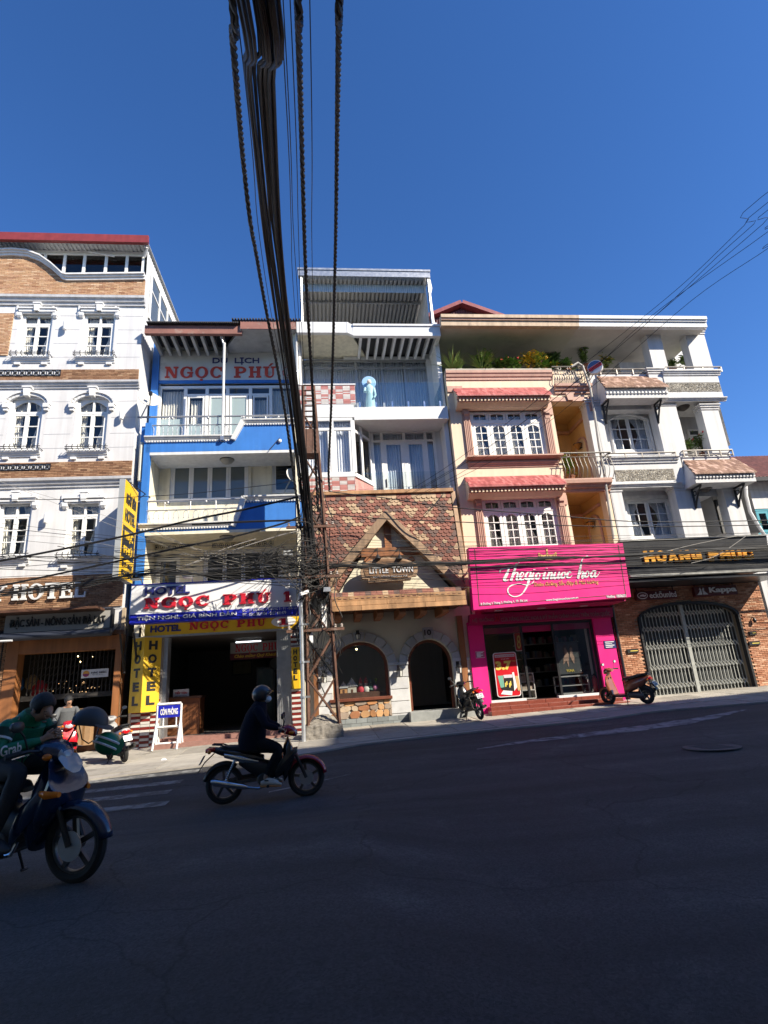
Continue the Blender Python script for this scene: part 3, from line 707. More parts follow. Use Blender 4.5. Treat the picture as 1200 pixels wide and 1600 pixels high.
mb=MB();zs0,zs1=15.3,17.4
for i in range(9):
    y=.5+i*1.1;mb.box(LBU1+.02,y,zs0,LBU1+.07,y+.10,zs1)
mb.box(LBU1+.02,.5,zs0,LBU1+.065,9.4,zs0+.08);mb.box(LBU1+.02,.5,zs1-.08,LBU1+.065,9.4,zs1);mb.box(LBU1+.02,.6,16.6,LBU1+.06,9.3,16.66)
sw_=mb.build('side_window',WFRAME,lb)
mb=MB()
for i in range(8):mb.box(LBU1+.03,.6+i*1.1,zs0+.08,LBU1+.04,1.6+i*1.1,zs1-.08)
mb.build('pane',M('dull_pane',(.10,.12,.13),.15,.1,3),sw_)
# ---- raised letters on the brick band
STLET=M('letter_steel',(.74,.74,.72),.4,.1,5,metal=.15)
ls=thing('hotel_lettering','raised silver serif letters spelling HOTEL on the brown brick band','lettering',uz(70,925)[0],0,zc(936,70))
uL0=uz(20,925,-.1)[0];uL1=uz(134,925,-.1)[0];zL0=zc(936,70,-.1);zL1=zc(911.5,70,-.1)
slab_text(ls,'HOTEL',uL0,zL0,uL1,zL1,-.06,STLET,.07,gap=.10,st=.24,wd={'O':1.05,'E':.85,'L':.85,'T':1.0})
uY0,uY1=uz(-16,925,-.1)[0],uz(9,925,-.1)[0];slab_text(ls,'Y',uY0,zL0,uY1,zL1,-.06,STLET,.07)
# ---- shop front under it
WOODO=M('orange_wood',(.29,.115,.04),.55,.18,2,streak=.3);WOODD=M('dark_wood',(.10,.045,.025),.6,.2,2,streak=.3)
mb=MB();zc0=zc(985)
mb.box(GU0-.02,-.16,.2,GU0+.32,.22,GZ1+.0);mb.box(GU1-.16,-.16,.2,GU1+.02,.22,GZ1);mb.box(GU0+.32,-.15,GZ1-.42,GU1-.16,.2,GZ1-.02)
mb.build('door_frame',WOODO,lb)
mb=MB();mb.box(GU0-.02,-.22,GZ1,GU1+.02,-.02,GZ1+.12);mb.build('door_lintel',WOODD,lb)
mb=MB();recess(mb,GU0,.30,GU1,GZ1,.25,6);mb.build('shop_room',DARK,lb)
mb=MB();mb.box(GU0+.3,.3,GZ1-1.75,GU1-.16,.36,GZ1-1.6)
for k in range(22):
    x=lerp(GU0+.45,GU1-.3,k/21);mb.box(x-.012,.31,GZ1-1.6,x+.012,.34,GZ1-.42)
    for q in range(5):
        z=GZ1-1.5+q*.21;mb.bar((x,.325,z),(x+.1,.326,z+.09),.012)
mb.build('fanlight_screen',DARK,lb)
mb=MB();zl_=zc(951,80,-1.0);mb.box(LBU0,-1.0,zl_-.05,LBU1-.35,-.02,zl_+.02);mb.build('wooden_ledge',WOODD,lb)
u0,z0_,u1,z1_=rc(189,985,207,1172);mb=MB();mb.box(GU1+.02,-.10,.25,LBU1+.05,0,zc(952)-.05);mb.build('brick_pier',MORT,lb)
bricks(lb,BRK_BRN,GU1+.02,.3,LBU1+.05,zc(953),-.10)
mb=MB();mb.box(GU0-.75,-.10,.2,GU0-.02,0,zc(953));mb.build('brick_pier',MORT,lb);bricks(lb,BRK_BRN,GU0-.75,.2,GU0-.02,zc(953),-.10)
AWN=M('dark_blue_awning',(.02,.025,.04),.6,.2,3)
aw=thing('rolled_awning','rolled dark awning on black brackets above the shop opening at left','awning',-10,0,GZ1)
za=zc(990,110,-.9);uA0,uA1=LBU0+.2,LBU1+.0
mb=MB();mb.tube([(uA0,-.75,za),(uA1,-.75,za)],.11,10);mb.build('roll',AWN,aw,smooth=True)
mb=MB();mb.hexa([(uA0,-.72,za-.05),(uA1,-.72,za-.05),(uA1,-.06,za+.28),(uA0,-.06,za+.28),(uA0,-.72,za-.02),(uA1,-.72,za-.02),(uA1,-.06,za+.31),(uA0,-.06,za+.31)]);mb.build('canopy',AWN,aw)
for x in(GU0-.15,GU1+.12,GU1+.5):
    mb=MB();mb.bar((x,-.12,za+.15),(x,-.12,za-1.15),.05);mb.bar((x,-.7,za-.05),(x,-.12,za-1.1),.045);mb.build('bracket',IRON,aw)
mb=MB();mb.tube([(uA0,-.86,za-.09),(uA1-2.6,-.87,za-.10)],.03,6);mb.build('front_bar',TRIMW,aw)
sg=thing('shop_sign','long grey shop sign with dark capital letters under the brick band','sign',-10,-.3,zc(985,90,-.3))
SGREY=M('grey_sign_panel',(.30,.29,.27),.6,.08,2)
u0,z0_,u1,z1_=rc(8,957,172,985,-.4);mb=MB();mb.box(u0,-.4,z0_,u1,-.2,z1_);mb.build('panel',SGREY,sg)
mb=MB();mb.box(u0-.05,-.41,z1_,u1+.05,-.2,z1_+.05);mb.box(u0-.05,-.41,z0_-.05,u1+.05,-.2,z0_);mb.box(u1,-.41,z0_,u1+.05,-.2,z1_);mb.build('frame',IRON,sg)
text(sg,'ĐẶC SẢN - NÔNG SẢN ĐÀ LẠT',uz(16,972,-.4)[0],zc(980,90,-.4),uz(165,965,-.4)[0],zc(961.5,90,-.4),-.402,BLACKP,.012,depth=.03)
hs=thing('hanging_sign','small white hanging sign with a round fruit logo in the left shop','sign',-8.6,.2,3)
u0,z0_,u1,z1_=rc(127,1045.5,169,1058.5,.1);mb=MB();mb.box(u0,.1,z0_,u1,.13,z1_);mb.build('board',TRIMW,hs)
cx_,cz_,rr=u0+(u1-u0)*.18,(z0_+z1_)/2,(z1_-z0_)*.38
mb=MB();mb.prism([(cx_+rr*math.cos(a*math.pi/9),cz_+rr*math.sin(a*math.pi/9))for a in range(18)],.092,.1);mb.build('logo_disc',M('fruit_orange',(.75,.35,.05),.5),hs)
mb=MB();mb.prism([(cx_+rr*.96*math.cos(math.pi+a*math.pi/9),cz_+rr*.96*math.sin(math.pi+a*math.pi/9))for a in range(10)],.088,.093);mb.build('logo_base',M('fruit_purple',(.25,.03,.12),.5),hs)
text(hs,'HẠC MÁC',u0+(u1-u0)*.37,z0_+(z1_-z0_)*.42,u1-.05,z1_-.06,.099,BLACKP,.015);text(hs,'đặc sản đà lạt',u0+(u1-u0)*.42,z0_+.07,u1-.14,z0_+(z1_-z0_)*.34,.099,BLACKP)
mb=MB();mb.bar((u0+.1,.11,z1_),(u0+.1,.11,z1_+.35),.01);mb.bar((u1-.1,.11,z1_),(u1-.1,.11,z1_+.35),.01);mb.build('chain',IRON,hs)
# ------------------------------------------------------------ blue and cream hotel
def text_on(parent,txt,a,b,z0,z1,mat,bold=0.,depth=.012,name='lettering',shear=0.):
    "letters on an upright face whose lower edge runs from a to b (u, y), standing proud towards the viewer's side"
    me=text_mesh(txt,bold,shear);xs=[v.co.x for v in me.vertices];ys=[v.co.y for v in me.vertices];zz=max(v.co.z for v in me.vertices)or 1
    x0,x1,y0,y1=min(xs),max(xs),min(ys),max(ys);d=Vector((b[0]-a[0],b[1]-a[1]));nrm=Vector((d.y,-d.x)).normalized()
    off=FO[root_of(parent).name]
    for v in me.vertices:
        s=(v.co.x-x0)/(x1-x0);n=v.co.z/zz*depth
        v.co=(a[0]+d.x*s+nrm.x*n-off[0],a[1]+d.y*s+nrm.y*n-off[1],z0+(v.co.y-y0)/(y1-y0)*(z1-z0)-off[2])
    me.materials.clear();me.materials.append(mat);me.name=name
    o=bpy.data.objects.new(name,me);COL.objects.link(o);o.parent=parent;return o
def prismz(mb,pts,z0,z1):
    n=len(pts);a=sum(pts[i][0]*pts[(i+1)%n][1]-pts[(i+1)%n][0]*pts[i][1]for i in range(n))
    if a<0:pts=pts[::-1]
    mb.add([(p[0],p[1],z0)for p in pts]+[(p[0],p[1],z1)for p in pts],[tuple(range(n-1,-1,-1)),tuple(range(n,2*n))]+[(i,(i+1)%n,n+(i+1)%n,n+i)for i in range(n)])
BLUE=M('blue_painted_plaster',(.030,.17,.52),.6,.10,1.5,.05,60,streak=.10,dirt=((.10,.25,.5),3,.62,.5))
CREAM=M('cream_plaster',(.74,.69,.54),.75,.08,1.2,.04,80,streak=.16,dirt=((.4,.36,.27),1.4,.6,.5))
WTRIM=M('moulding_white',(.66,.66,.64),.6,.06,5,streak=.12)
CONC=M('stained_concrete',(.44,.44,.42),.85,.2,2,.2,60,dirt=((.26,.25,.24),1.5,.54,.6))
RUST=M('faded_red_beam',(.27,.12,.095),.8,.25,2,.1,60,dirt=((.33,.27,.23),2.5,.56,.7))
SHEETD=M('dark_roof_sheet',(.045,.045,.05),.8,.2,4)
FROST=glass('frosted_glass',(.5,.55,.55),.7,.15,haze=((.42,.52,.52),.75))
NAVY=M('navy_letter',(.02,.025,.14),.5,.05);REDL=M('red_letter',(.55,.015,.035),.45,.08,6)
NPU0,NPU1=-7.62,-2.42;YR=1.2
npb=thing('narrow_hotel_building','cream hotel with bright blue balcony fronts left of the lattice pole','building',-5,0,.35)
zr=lambda py,px=350:uz(px,py,YR)[1]
zf=lambda py,px=350,y=0:uz(px,py,y)[1]
zb1b,zb2b=zf(705),zf(828);zb1t,zb2t=zf(682,300),zf(817,300)
u_r=lambda px,py:uz(px,py,YR)[0]
gl0=(u_r(248,640),zb1t-.1,u_r(465,640),zr(598))
w2=(u_r(266,752),zr(783,326),u_r(388,752),zr(722,326));w2b=(u_r(425,744),zr(770,446),u_r(468,744),zr(719,446))
w3=(u_r(244,890),zr(918,262),u_r(281,890),zr(871,262));w3b=(u_r(318,885),zr(915,380),u_r(441,885),zr(858,380))
v3a=(u_r(239,853),zr(858.5,263),u_r(288,853),zr(850,263));v3b=(u_r(331,849),zr(855,380),u_r(428,849),zr(845.5,380))
ztopn=zr(536)
mb=MB();wall_holes(mb,NPU0,zf(965,y=YR),NPU1,zb2t-.1,[w3,w3b,v3a,v3b],YR,.12);wall_holes(mb,NPU0,zb2t-.1,NPU1,zb1t-.1,[w2,w2b],YR,.12);wall_holes(mb,NPU0,zb1t-.1,NPU1,ztopn,[gl0],YR,.12)
mb.build('wall',CREAM,npb)
mb=MB();mb.box(NPU0,YR+6,.3,NPU1,YR+6.2,ztopn);mb.box(NPU0,YR+.0,.3,NPU0+.12,YR+6,ztopn+.3);mb.box(NPU1-.12,-.05,.3,NPU1,YR+6,ztopn+.1);mb.build('side_wall',CREAM,npb)
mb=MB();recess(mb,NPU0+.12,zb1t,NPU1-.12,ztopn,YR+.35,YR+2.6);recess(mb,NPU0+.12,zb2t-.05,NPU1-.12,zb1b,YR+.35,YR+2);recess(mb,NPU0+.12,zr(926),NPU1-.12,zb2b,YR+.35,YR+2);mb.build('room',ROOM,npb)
mb=MB();a0,a1=u_r(237.5,610),u_r(248,610);mb.box(a0,YR-.14,zb1t-.3,a1,YR,ztopn-.1);mb.build('blue_pilaster',BLUE,npb)
mb=MB();c0,c1=uz(221,760)[0],uz(231,760)[0];mb.box(c0,-.02,zf(965,225),c1,.16,zf(661,226));mb.box(c0-.2,.25,zf(965,225),c0-.02,.6,zf(661,226));mb.build('blue_column',BLUE,npb);mb=MB();mb.box(c0+.01,.16,.3,c1-.02,YR,zb1t-.2);mb.build('inner_wall',CREAM,npb)
mb=MB();mb.tube([(c0-.1,.1,zf(750,215)),(c0-.1,.1,zf(690,215))],.07,8);mb.build('drain_pipe',CREAM,npb,smooth=True)
ye=-.25;e0,e1=uz(226,514,ye)[0],uz(378,516,ye)[0];ze0,ze1=zf(521,300,ye),zf(508.5,300,ye)
mb=MB();mb.box(e0,ye,ze0,e1,ye+.15,ze1);mb.build('eave_beam',RUST,npb)
s0,s1=uz(376,515,ye)[0],uz(467,515,ye)[0];zs1_,zs0_=zf(504.5,420,ye),zf(517,420,ye)
mb=MB();mb.hexa([(s0,ye-.06,zs0_),(s1,ye-.06,zs0_),(s1,YR,zs0_),(s0-.9,YR,zs0_),(s0+.0,ye-.06,zs0_+.12),(s1,ye-.06,zs0_+.12),(s1,YR,zs0_+.12),(s0-.9,YR,zs0_+.12)]);mb.build('roof_slab',CONC,npb)
mb=MB();mb.box(s0,ye-.09,zs0_+.02,s1,ye-.062,zs1_);mb.box(s0-.002,ye-.06,zs0_+.1,s0+.1,ye+.6,zs1_);mb.build('slab_fascia',RUST,npb)
for i,px in enumerate((236,251,266.5,282,297.5,313,328.5,344)):
    x=uz(px,529,ye+.2)[0];mb=MB();mb.hexa([(x,ye+.15,ze0-.02),(x+.10,ye+.15,ze0-.02),(x+.10,YR,ze0-.02),(x,YR,ze0-.02),(x,ye+.15,ze0+.2),(x+.10,ye+.15,ze0+.2),(x+.10,YR,ze0+.2),(x,YR,ze0+.2)]);mb.build('rafter',CONC,npb)
mb=MB();mb.box(NPU0,YR-.05,zr(548),NPU1-.12,YR,zr(536.5));mb.build('back_beam',CONC,npb)
mb=MB();n=46
for i in range(n):
    a,b=lerp(NPU0-.02,s0-.05,i/n),lerp(NPU0-.02,s0-.05,(i+.5)/n);mb.box(a,ye-.15,ze1+.02,b,YR+4,ze1+.07)
mb.box(NPU0-.02,ye-.12,ze1+.06,s0-.05,YR+4,ze1+.08);mb.box(s0-.3,ye-.1,zs1_+.02,s1+.1,YR+4,zs1_+.05)
for i in range(24):a=lerp(s0-.3,s1+.1,i/24);mb.box(a,ye-.16,zs1_+.05,a+.06,YR+4,zs1_+.09)
mb.build('roof_sheet',SHEETD,npb)
us=thing('roof_sign_panel','white upper sign panel with red capital letters under the eave','sign',-5,YR,zr(595))
p0,q0,p1,q1=rc(248,549,466,594,YR-.06);SIGNW=M('stained_sign_white',(.60,.60,.57),.6,.06,1,dirt=((.22,.20,.16),1.1,.58,.6))
mb=MB();mb.box(p0,YR-.06,q0,p1,YR-.005,q1);mb.build('panel',SIGNW,us)
REDO=M('red_orange_letter',(.55,.05,.02),.5,.25,1.2)
mb=MB();mb.box(p0,YR-.075,q0-.12,p1,YR-.005,q0);mb.build('blue_edge',BLUE,us)
slab_text(us,'NGỌC PHÚ'.replace('Ọ','O').replace('Ú','U'),uz(258,580,YR-.08)[0],zf(590,340,YR-.08),uz(431,580,YR-.08)[0],zf(573,340,YR-.08),YR-.06,REDO,.03,marks={2:'dot',7:'acute'},gap=.16)
mb=MB();cx_,cz_=uz(452,581,YR-.08)[0],zf(581.5,452,YR-.08);mb.tube([(cx_+.24*math.cos(a*math.pi/12),YR-.075,cz_+.26*math.sin(a*math.pi/12))for a in range(25)],.015,5);mb.build('number_ring',REDL,us)
slab_text(us,'1',cx_-.09,cz_-.15,cx_+.09,cz_+.15,YR-.06,REDL,.02)
text(us,'DU  LỊCH',uz(332,563,YR-.08)[0],zf(569.5,368,YR-.08),uz(405,563,YR-.08)[0],zf(558.5,368,YR-.08),YR-.061,NAVY,.02,depth=.02)
bays=[248,288.5,322.5,355,391,423,465]
bx=[u_r(x,640)for x in bays];zt0=zr(602);zb0=zb1t-.05;yv=YR+.03
fr=MB()
for i,x in enumerate(bx):fr.box(x-.06,yv,zb0,x+.06,yv+.08,zt0)
fr.box(bx[0]+.06,yv+.003,zt0-.10,bx[-1]-.06,yv+.077,zt0)
for i in range(1,5):fr.box(bx[i]+.06,yv+.003,zt0-.42,bx[i+1]-.06,yv+.077,zt0-.34)
for i in range(1,5):
    for s in(bx[i]+.09,bx[i+1]-.15):fr.box(s,yv+.01,zb0,s+.06,yv+.07,zt0-.42)
    fr.box(bx[i]+.15,yv+.012,zt0-.49,bx[i+1]-.15,yv+.068,zt0-.42)
win=fr.build('balcony_glazing',WFRAME,npb)
for i in range(6):
    a,b=bx[i]+(.15 if 0<i<5 else.06),bx[i+1]-(.15 if 0<i<5 else.06);t_=zt0-.49 if 0<i<5 else zt0-.10;zm=lerp(zb0,t_,.52)
    if i in(2,3):pane(win,a,zb0,b,t_,yv+.04,FROST)
    else:pane(win,a,zb0,b,zm,yv+.04,FROST);pane(win,a,zm,b,t_,yv+.04)
    if 0<i<5:pane(win,bx[i]+.06,zt0-.34,bx[i+1]-.06,zt0-.10,yv+.04)
    if i not in(2,3):curtain(win,a,zb0+.1,b,t_-.03,yv+.2,M('grey_curtain',(.62,.60,.54),.9,.08,4),seed=i)
def balcony(zbot,ztop_l,ztop_r,px_step,zrail,label):
    ul,us_,ur=uz(228,700)[0],uz(px_step,690)[0],uz(470,700)[0];yf,yb=-.02,YR
    mb=MB();mb.box(ul,yf,zbot,us_,yb,ztop_l-.12);mb.box(us_,yf,zbot,ur,yf+.14,ztop_r-.1);mb.box(us_,yf+.14,zbot,ur,yb,ztop_l-.13)
    mb.prism([(us_-.30,ztop_l-.12),(us_,ztop_l-.12),(us_,ztop_r-.1)],yf,yf+.14)
    mb.build('balcony_front',BLUE,npb)
    mb=MB();cornice(mb,ul-.05,us_-.34,ztop_l-.16,ztop_l,yf,.12);mb.box(ul-.05,yf-.02,ztop_l-.12,us_-.34,yf+.25,ztop_l+.01)
    cornice(mb,us_-.02,ur,ztop_r-.16,ztop_r,yf,.12);mb.box(us_-.02,yf-.02,ztop_r-.1,ur,yf+.2,ztop_r+.01)
    mb.hexa([(us_-.40,yf-.12,ztop_l-.16),(us_-.26,yf-.12,ztop_l-.2),(us_-.26,yf+.2,ztop_l-.2),(us_-.40,yf+.2,ztop_l-.16),(us_-.06,yf-.12,ztop_r),(us_+.06,yf-.12,ztop_r-.16),(us_+.06,yf+.2,ztop_r-.16),(us_-.06,yf+.2,ztop_r)])
    mb.build('balcony_moulding',WTRIM,npb)
    mb=MB();k=int((us_-.4-ul)/.09)
    for i in range(k):x=ul+i*.09;mb.box(x,yf-.05,ztop_l-.215,x+.05,yf,ztop_l-.165)
    for i in range(int((ur-us_)/.09)):x=us_+.02+i*.09;mb.box(x,yf-.05,ztop_r-.215,x+.05,yf,ztop_r-.165)
    mb.build('dentil_row',WTRIM,npb,kind='stuff')
    mb=MB();mb.box(ul,yf+.003,zbot-.10,ur,yb,zbot-.003);mb.build('balcony_soffit',WTRIM if 'upper' in label else CREAM,npb)
    RL=MATS.get('rail_grey')or M('rail_grey',(.42,.43,.45),.4,.1,6,metal=.5)
    mb=MB();mb.tube([(ul-.35,yf+.06,zrail),(ur-.05,yf+.06,zrail)],.035,8);mb.tube([(ul,yf+.06,zrail-.32),(us_-.2,yf+.06,zrail-.32)],.022,6)
    for i in range(5):
        x=lerp(ul+.7,ur-1.2,i/4);zlo=ztop_l if x<us_-.3 else ztop_r
        if x<us_-.3:mb.tube([(x,yf+.06,zrail-.32),(x,yf+.06,zrail)],.02,6)
        else:mb.tube([(x,yf+.06,zlo),(x,yf+.06,zrail)],.02,6)
    rl=mb.build('railing',RL,npb,smooth=True)
    key='bal%.3f'%zbot;h=zrail-.36-ztop_l;proto=None;m=9;st=(us_-.42-ul)/m
    for i in range(m):
        x=ul+.05+i*st;w_=st*.52
        if proto is None:
            q=MB();off=FO[npb.name];path=[(0,0,0),(0,0,h*.62)]+[(w_/2-w_/2*math.cos(a*math.pi/6),0,h*.72+h*.28*math.sin(a*math.pi/6))for a in range(7)]+[(w_,0,h*.62),(w_,0,0)]
            q.tube(path,.011,4);q.ball((0,0,h*.45),.022,6,5);q.ball((w_,0,h*.45),.022,6,5);q.ball((0,0,h*.1),.02,6,5);q.ball((w_,0,h*.1),.02,6,5)
            q.tube([(w_*.5,0,h),(w_*.5,0,h+.06)],.01,4)
            proto=q.build('baluster',RL,npb,off=(0,0,0));me=proto.data;bpy.data.objects.remove(proto)
        piece('baluster',me,rl,(x,yf+.06,ztop_l+.01))
    for i in range(4):
        q=MB();q.ball((lerp(ul+.8,us_+1.2,i/3),yf+.03,zrail-.07),.05,8,6);q.build('rail_bracket',RL,rl,smooth=True)
balcony(zb1b,zb1t,zf(656,420),380,zf(649.5),'upper');balcony(zb2b,zb2t,zf(775,420),382,zf(779.5),'lower')
LEAFG=glass('grey_leaf_glass',(.3,.33,.34),.8,.1,haze=((.22,.26,.26),.6))
wo=grid_window(npb,*w2,YR+.02,4,1,1,fw=.06,sw=.075,gl=LEAFG,curt=None,room=False)
wo=grid_window(npb,*w2b,YR+.02,1,1,1,fw=.07,sw=.06,gl=DGL,curt=None,room=False)
mb=MB();a,b,c,d=w2b
for i in range(9):z=lerp(b+.15,d-.15,i/8);mb.box(a+.13,YR+.075,z-.02,c-.13,YR+.095,z+.02)
mb.build('louvre',M('grey_louvre',(.13,.13,.15),.5,.1),wo)
mb=MB()
for w_ in(w2,w2b):
    for q in((w_[0]-.1,w_[1]-.1,w_[0],w_[3]+.1),(w_[2],w_[1]-.1,w_[2]+.1,w_[3]+.1),(w_[0],w_[3],w_[2],w_[3]+.1)):mb.box(q[0],YR-.04,q[1],q[2],YR-.001,q[3])
mb.build('window_surround',CREAM,npb)
wo=grid_window(npb,*w3,YR+.02,1,1,1,fw=.07,sw=.05,gl=DGL,curt=None,room=False)
mb=MB();a,b,c,d=w3
for i in range(11):z=lerp(b+.15,d-.15,i/10);mb.box(a+.12,YR+.075,z-.03,c-.12,YR+.095,z+.025)
mb.build('window_bars',M('pale_louvre',(.30,.32,.33),.5,.1),wo)
wo=grid_window(npb,*w3b,YR+.02,4,2,1,fw=.07,sw=.06,gl=DGL,curt=None,room=False)
for v in(v3a,v3b):
    mbv=MB();mbv.box(v[0]-.01,YR+.09,v[1]-.01,v[2]+.01,YR+.10,v[3]+.01);mbv.build('vent_shade_sheet',IRON,npb)  # added black sheet, stands in for the shade behind the vent openings
    n=5 if v is v3a else 10;h=v[3]-v[1];st=(v[2]-v[0])/n;me=None
    for i in range(n):
        if me is None:
            q=MB();f=.02;q.box(0,0,0,st,.06,f);q.box(0,0,h-f,st,.06,h);q.box(0,0,f,f,.06,h-f);q.box(st-f,0,f,st,.06,h-f)
            q.tube([(st/2+st*.24*math.cos(a*math.pi/4),.03,h/2+h*.24*math.sin(a*math.pi/4))for a in range(9)],.02,4)
            for a in range(4):ca,sa=math.cos(a*math.pi/2+math.pi/4),math.sin(a*math.pi/2+math.pi/4);q.bar((st/2+st*.26*ca,.03,h/2+h*.26*sa),(st/2+st*.6*ca,.03,h/2+h*.6*sa),.025)
            o=q.build('vent_block',CREAM,npb,off=(0,0,0));me=o.data;bpy.data.objects.remove(o)
        piece('vent_block',me,npb,(v[0]+i*st,YR+.01,v[1]))
for(px,py,lab,zt)in((355,835,'round ceiling lamp under the lower blue balcony',zb2b-.1),(355,706.5,'round ceiling lamp under the upper blue balcony',zb1b-.1)):
    y_=.5;u_,_=uz(px,py,y_);t=thing('ceiling_lamp',lab,'ceiling lamp',u_,y_,zt)
    mb=MB();mb.lathe([(.23,0),(.235,-.03),(.17,-.12),(.05,-.16)],(u_,y_,zt),16);mb.build('shade',M('lamp_shade_grey',(.3,.29,.25),.4,.05),t,smooth=True)
    mb=MB();mb.lathe([(.25,.0),(.25,-.02)],(u_,y_,zt+.003),16);mb.build('rim',IRON,t)
t=thing('flag_pole','thin white flag pole standing up from the blue balcony','pole',uz(349,690,-.1)[0],-.1,zb1t)
u_=uz(349,610,-.1)[0];mb=MB();mb.tube([(u_,-.1,zb1t-.15),(u_,-.1,zf(536,349,-.1))],.045,8);mb.build('pole',WTRIM,t,smooth=True)
mb=MB();mb.tube([(u_,-.1,zf(541,349,-.1)),(u_-.18,-.1,zf(517,343,-.1))],.02,6);mb.build('stay',STEEL,t);mb=MB();mb.box(u_-.06,-.16,zf(690,349),u_+.06,-.04,zf(684,349));mb.build('bracket',STEEL,t)
t=thing('flag_pole','thin white pipe pole at the right edge of the blue hotel balcony','pole',uz(465,690,-.1)[0],-.1,zb1t)
u_=uz(465,600,-.1)[0];mb=MB();mb.tube([(u_,-.1,zf(662,465)),(u_,-.1,zf(521,465))],.045,8);mb.build('pole',WTRIM,t,smooth=True);mb=MB();mb.lathe([(.07,0),(.07,.06)],(u_,-.1,zf(585,465)),8);mb.build('clamp',STEEL,t)
t=thing('flag_holder','small white flag holder with a dark rod on the blue balcony front','flag holder',uz(437,690,-.05)[0],-.02,zf(690,437));u_,z_=uz(437,688,-.1)
mb=MB();mb.ball((u_,-.06,z_),.07,8,6,sy=.6);mb.build('socket',TRIMW,t,smooth=True);mb=MB();mb.tube([(u_,-.08,z_+.1),(u_-.35,-.12,z_-.35)],.015,5);mb.build('rod',IRON,t)
def dish(px,py,y,r,lab,face):
    u_,z_=uz(px,py,y);t=thing('satellite_dish',lab,'satellite dish',u_,y,z_-.5);mb=MB();d=Vector(face).normalized();q=d.to_track_quat('Z','Y')
    vs=[];n=18
    for k in range(5):
        rr=r*k/4
        for j in range(n):p=q@Vector((rr*math.cos(2*math.pi*j/n),rr*1.08*math.sin(2*math.pi*j/n),.28*r*(k/4)**2));vs.append((u_+p.x,y+p.y,z_+p.z))
    mb.add(vs,[(k*n+j,k*n+(j+1)%n,(k+1)*n+(j+1)%n,(k+1)*n+j)for k in range(4)for j in range(n)]);o=mb.build('dish',M('dish_white',(.55,.54,.50),.5,.08),t,smooth=True)
    s=o.modifiers.new('s','SOLIDIFY');s.thickness=.015
    p=Vector((u_,y,z_))+d*r*.9;b=q@Vector((0,-r,.3*r));mb=MB();mb.tube([(u_+b.x,y+b.y,z_+b.z),tuple(p)],.018,5);mb.box(p.x-.05,p.y-.05,p.z-.06,p.x+.05,p.y+.05,p.z+.06);mb.build('feed_arm',IRON,t)
    mb=MB();mb.tube([(u_,y,z_),(u_-.25,y+.15,z_-.45),(u_-.3,y+.2,z_-.55)],.025,6);mb.build('mount',STEEL,t);return t
dish(233,627,-.25,.36,'pale satellite dish on the blue balcony corner beside the white hotel',(.35,-.8,.45))
dish(456,745,.3,.28,'satellite dish behind the thick cables, beside the small dark window',(.6,-.75,.3))
# ---- big white sign
bs=thing('hotel_sign','large white sign with raised red letters and a blue strip below','sign',-5,-.5,zf(975))
ys=-1.2;u0,u1=uz(204,945,ys)[0],uz(471.5,931,ys)[0];z1=zf(909,338,ys);z0=zf(968,338,ys);zm=z0+(z1-z0)*.24
SW=M('sign_white',(.74,.74,.75),.45,.03,1,streak=.04);SB=M('sign_blue',(.012,.018,.36),.4,.05,1)
mb=MB();mb.box(u0,ys,zm,u1,ys+.28,z1);mb.build('panel',SW,bs);mb=MB();mb.box(u0,ys-.004,z0,u1,ys+.282,zm);mb.build('blue_strip',SB,bs)
mb=MB();mb.box(u0-.02,ys-.012,z1,u1+.02,ys+.29,z1+.03);mb.build('blue_edge',SB,bs)
zL=lambda py,px:uz(px,py,ys-.04)[1]
text(bs,'HOTEL',uz(227,922,ys)[0],zL(930,228),uz(297,922,ys)[0],zL(917.5,228),ys-.001,NAVY,.03,depth=.05)
slab_text(bs,'NGOC PHU 1',uz(226,940,ys)[0],zL(951,235),uz(456,930,ys)[0],zL(934.5,235),ys,REDL,.06,marks={2:'dot',7:'acute'},gap=.17,st=.3)
text(bs,'TIỆN NGHI, GIÁ BÌNH DÂN',uz(214,966,ys)[0],zL(971,215),uz(370,960,ys)[0],zL(962,215),ys-.005,SW,.015,depth=.02)
text(bs,'ĐC : 12 ĐƯỜNG 3 THÁNG 2 - P1 - ĐÀ LẠT',uz(379,953,ys)[0],zL(956.5,382),uz(467,950,ys)[0],zL(950.5,382),ys-.005,SW,.0,depth=.01)
text(bs,'ĐT : 0263.3821954 - 0127 681479',uz(379,959,ys)[0],zL(962.5,382),uz(447,955,ys)[0],zL(957.5,382),ys-.005,SW,.0,depth=.01)
mb=MB()
for px in(228,300,372,444):
    x=uz(px,920,ys)[0];mb.bar((x,ys+.3,z1-.1),(x,YR,z1+.25),.04);mb.bar((x,ys+.28,z0+.1),(x,.1,z0+.1),.04)
mb.build('support_arm',STEEL,bs)
FL=thing('sign_lamp','thin lamp arm reaching out over the left of the white sign','sign lamp',uz(240,912,ys)[0],ys,z1,'lamp arms over the white hotel sign')
for i,px in enumerate((222,300)):
    t=FL if i==0 else thing('sign_lamp','thin lamp arm reaching out over the middle of the white sign','sign lamp',uz(px,912,ys)[0],ys,z1,'lamp arms over the white hotel sign')
    x=uz(px,912,ys)[0];mb=MB();mb.tube([(x,ys+.1,z1),(x,ys-.1,z1+.14),(x,ys-.5,z1+.12)],.018,6);mb.build('arm',STEEL,t);mb=MB();mb.box(x-.13,ys-.66,z1+.05,x+.13,ys-.44,z1+.10);mb.build('lamp_head',STEEL,t)
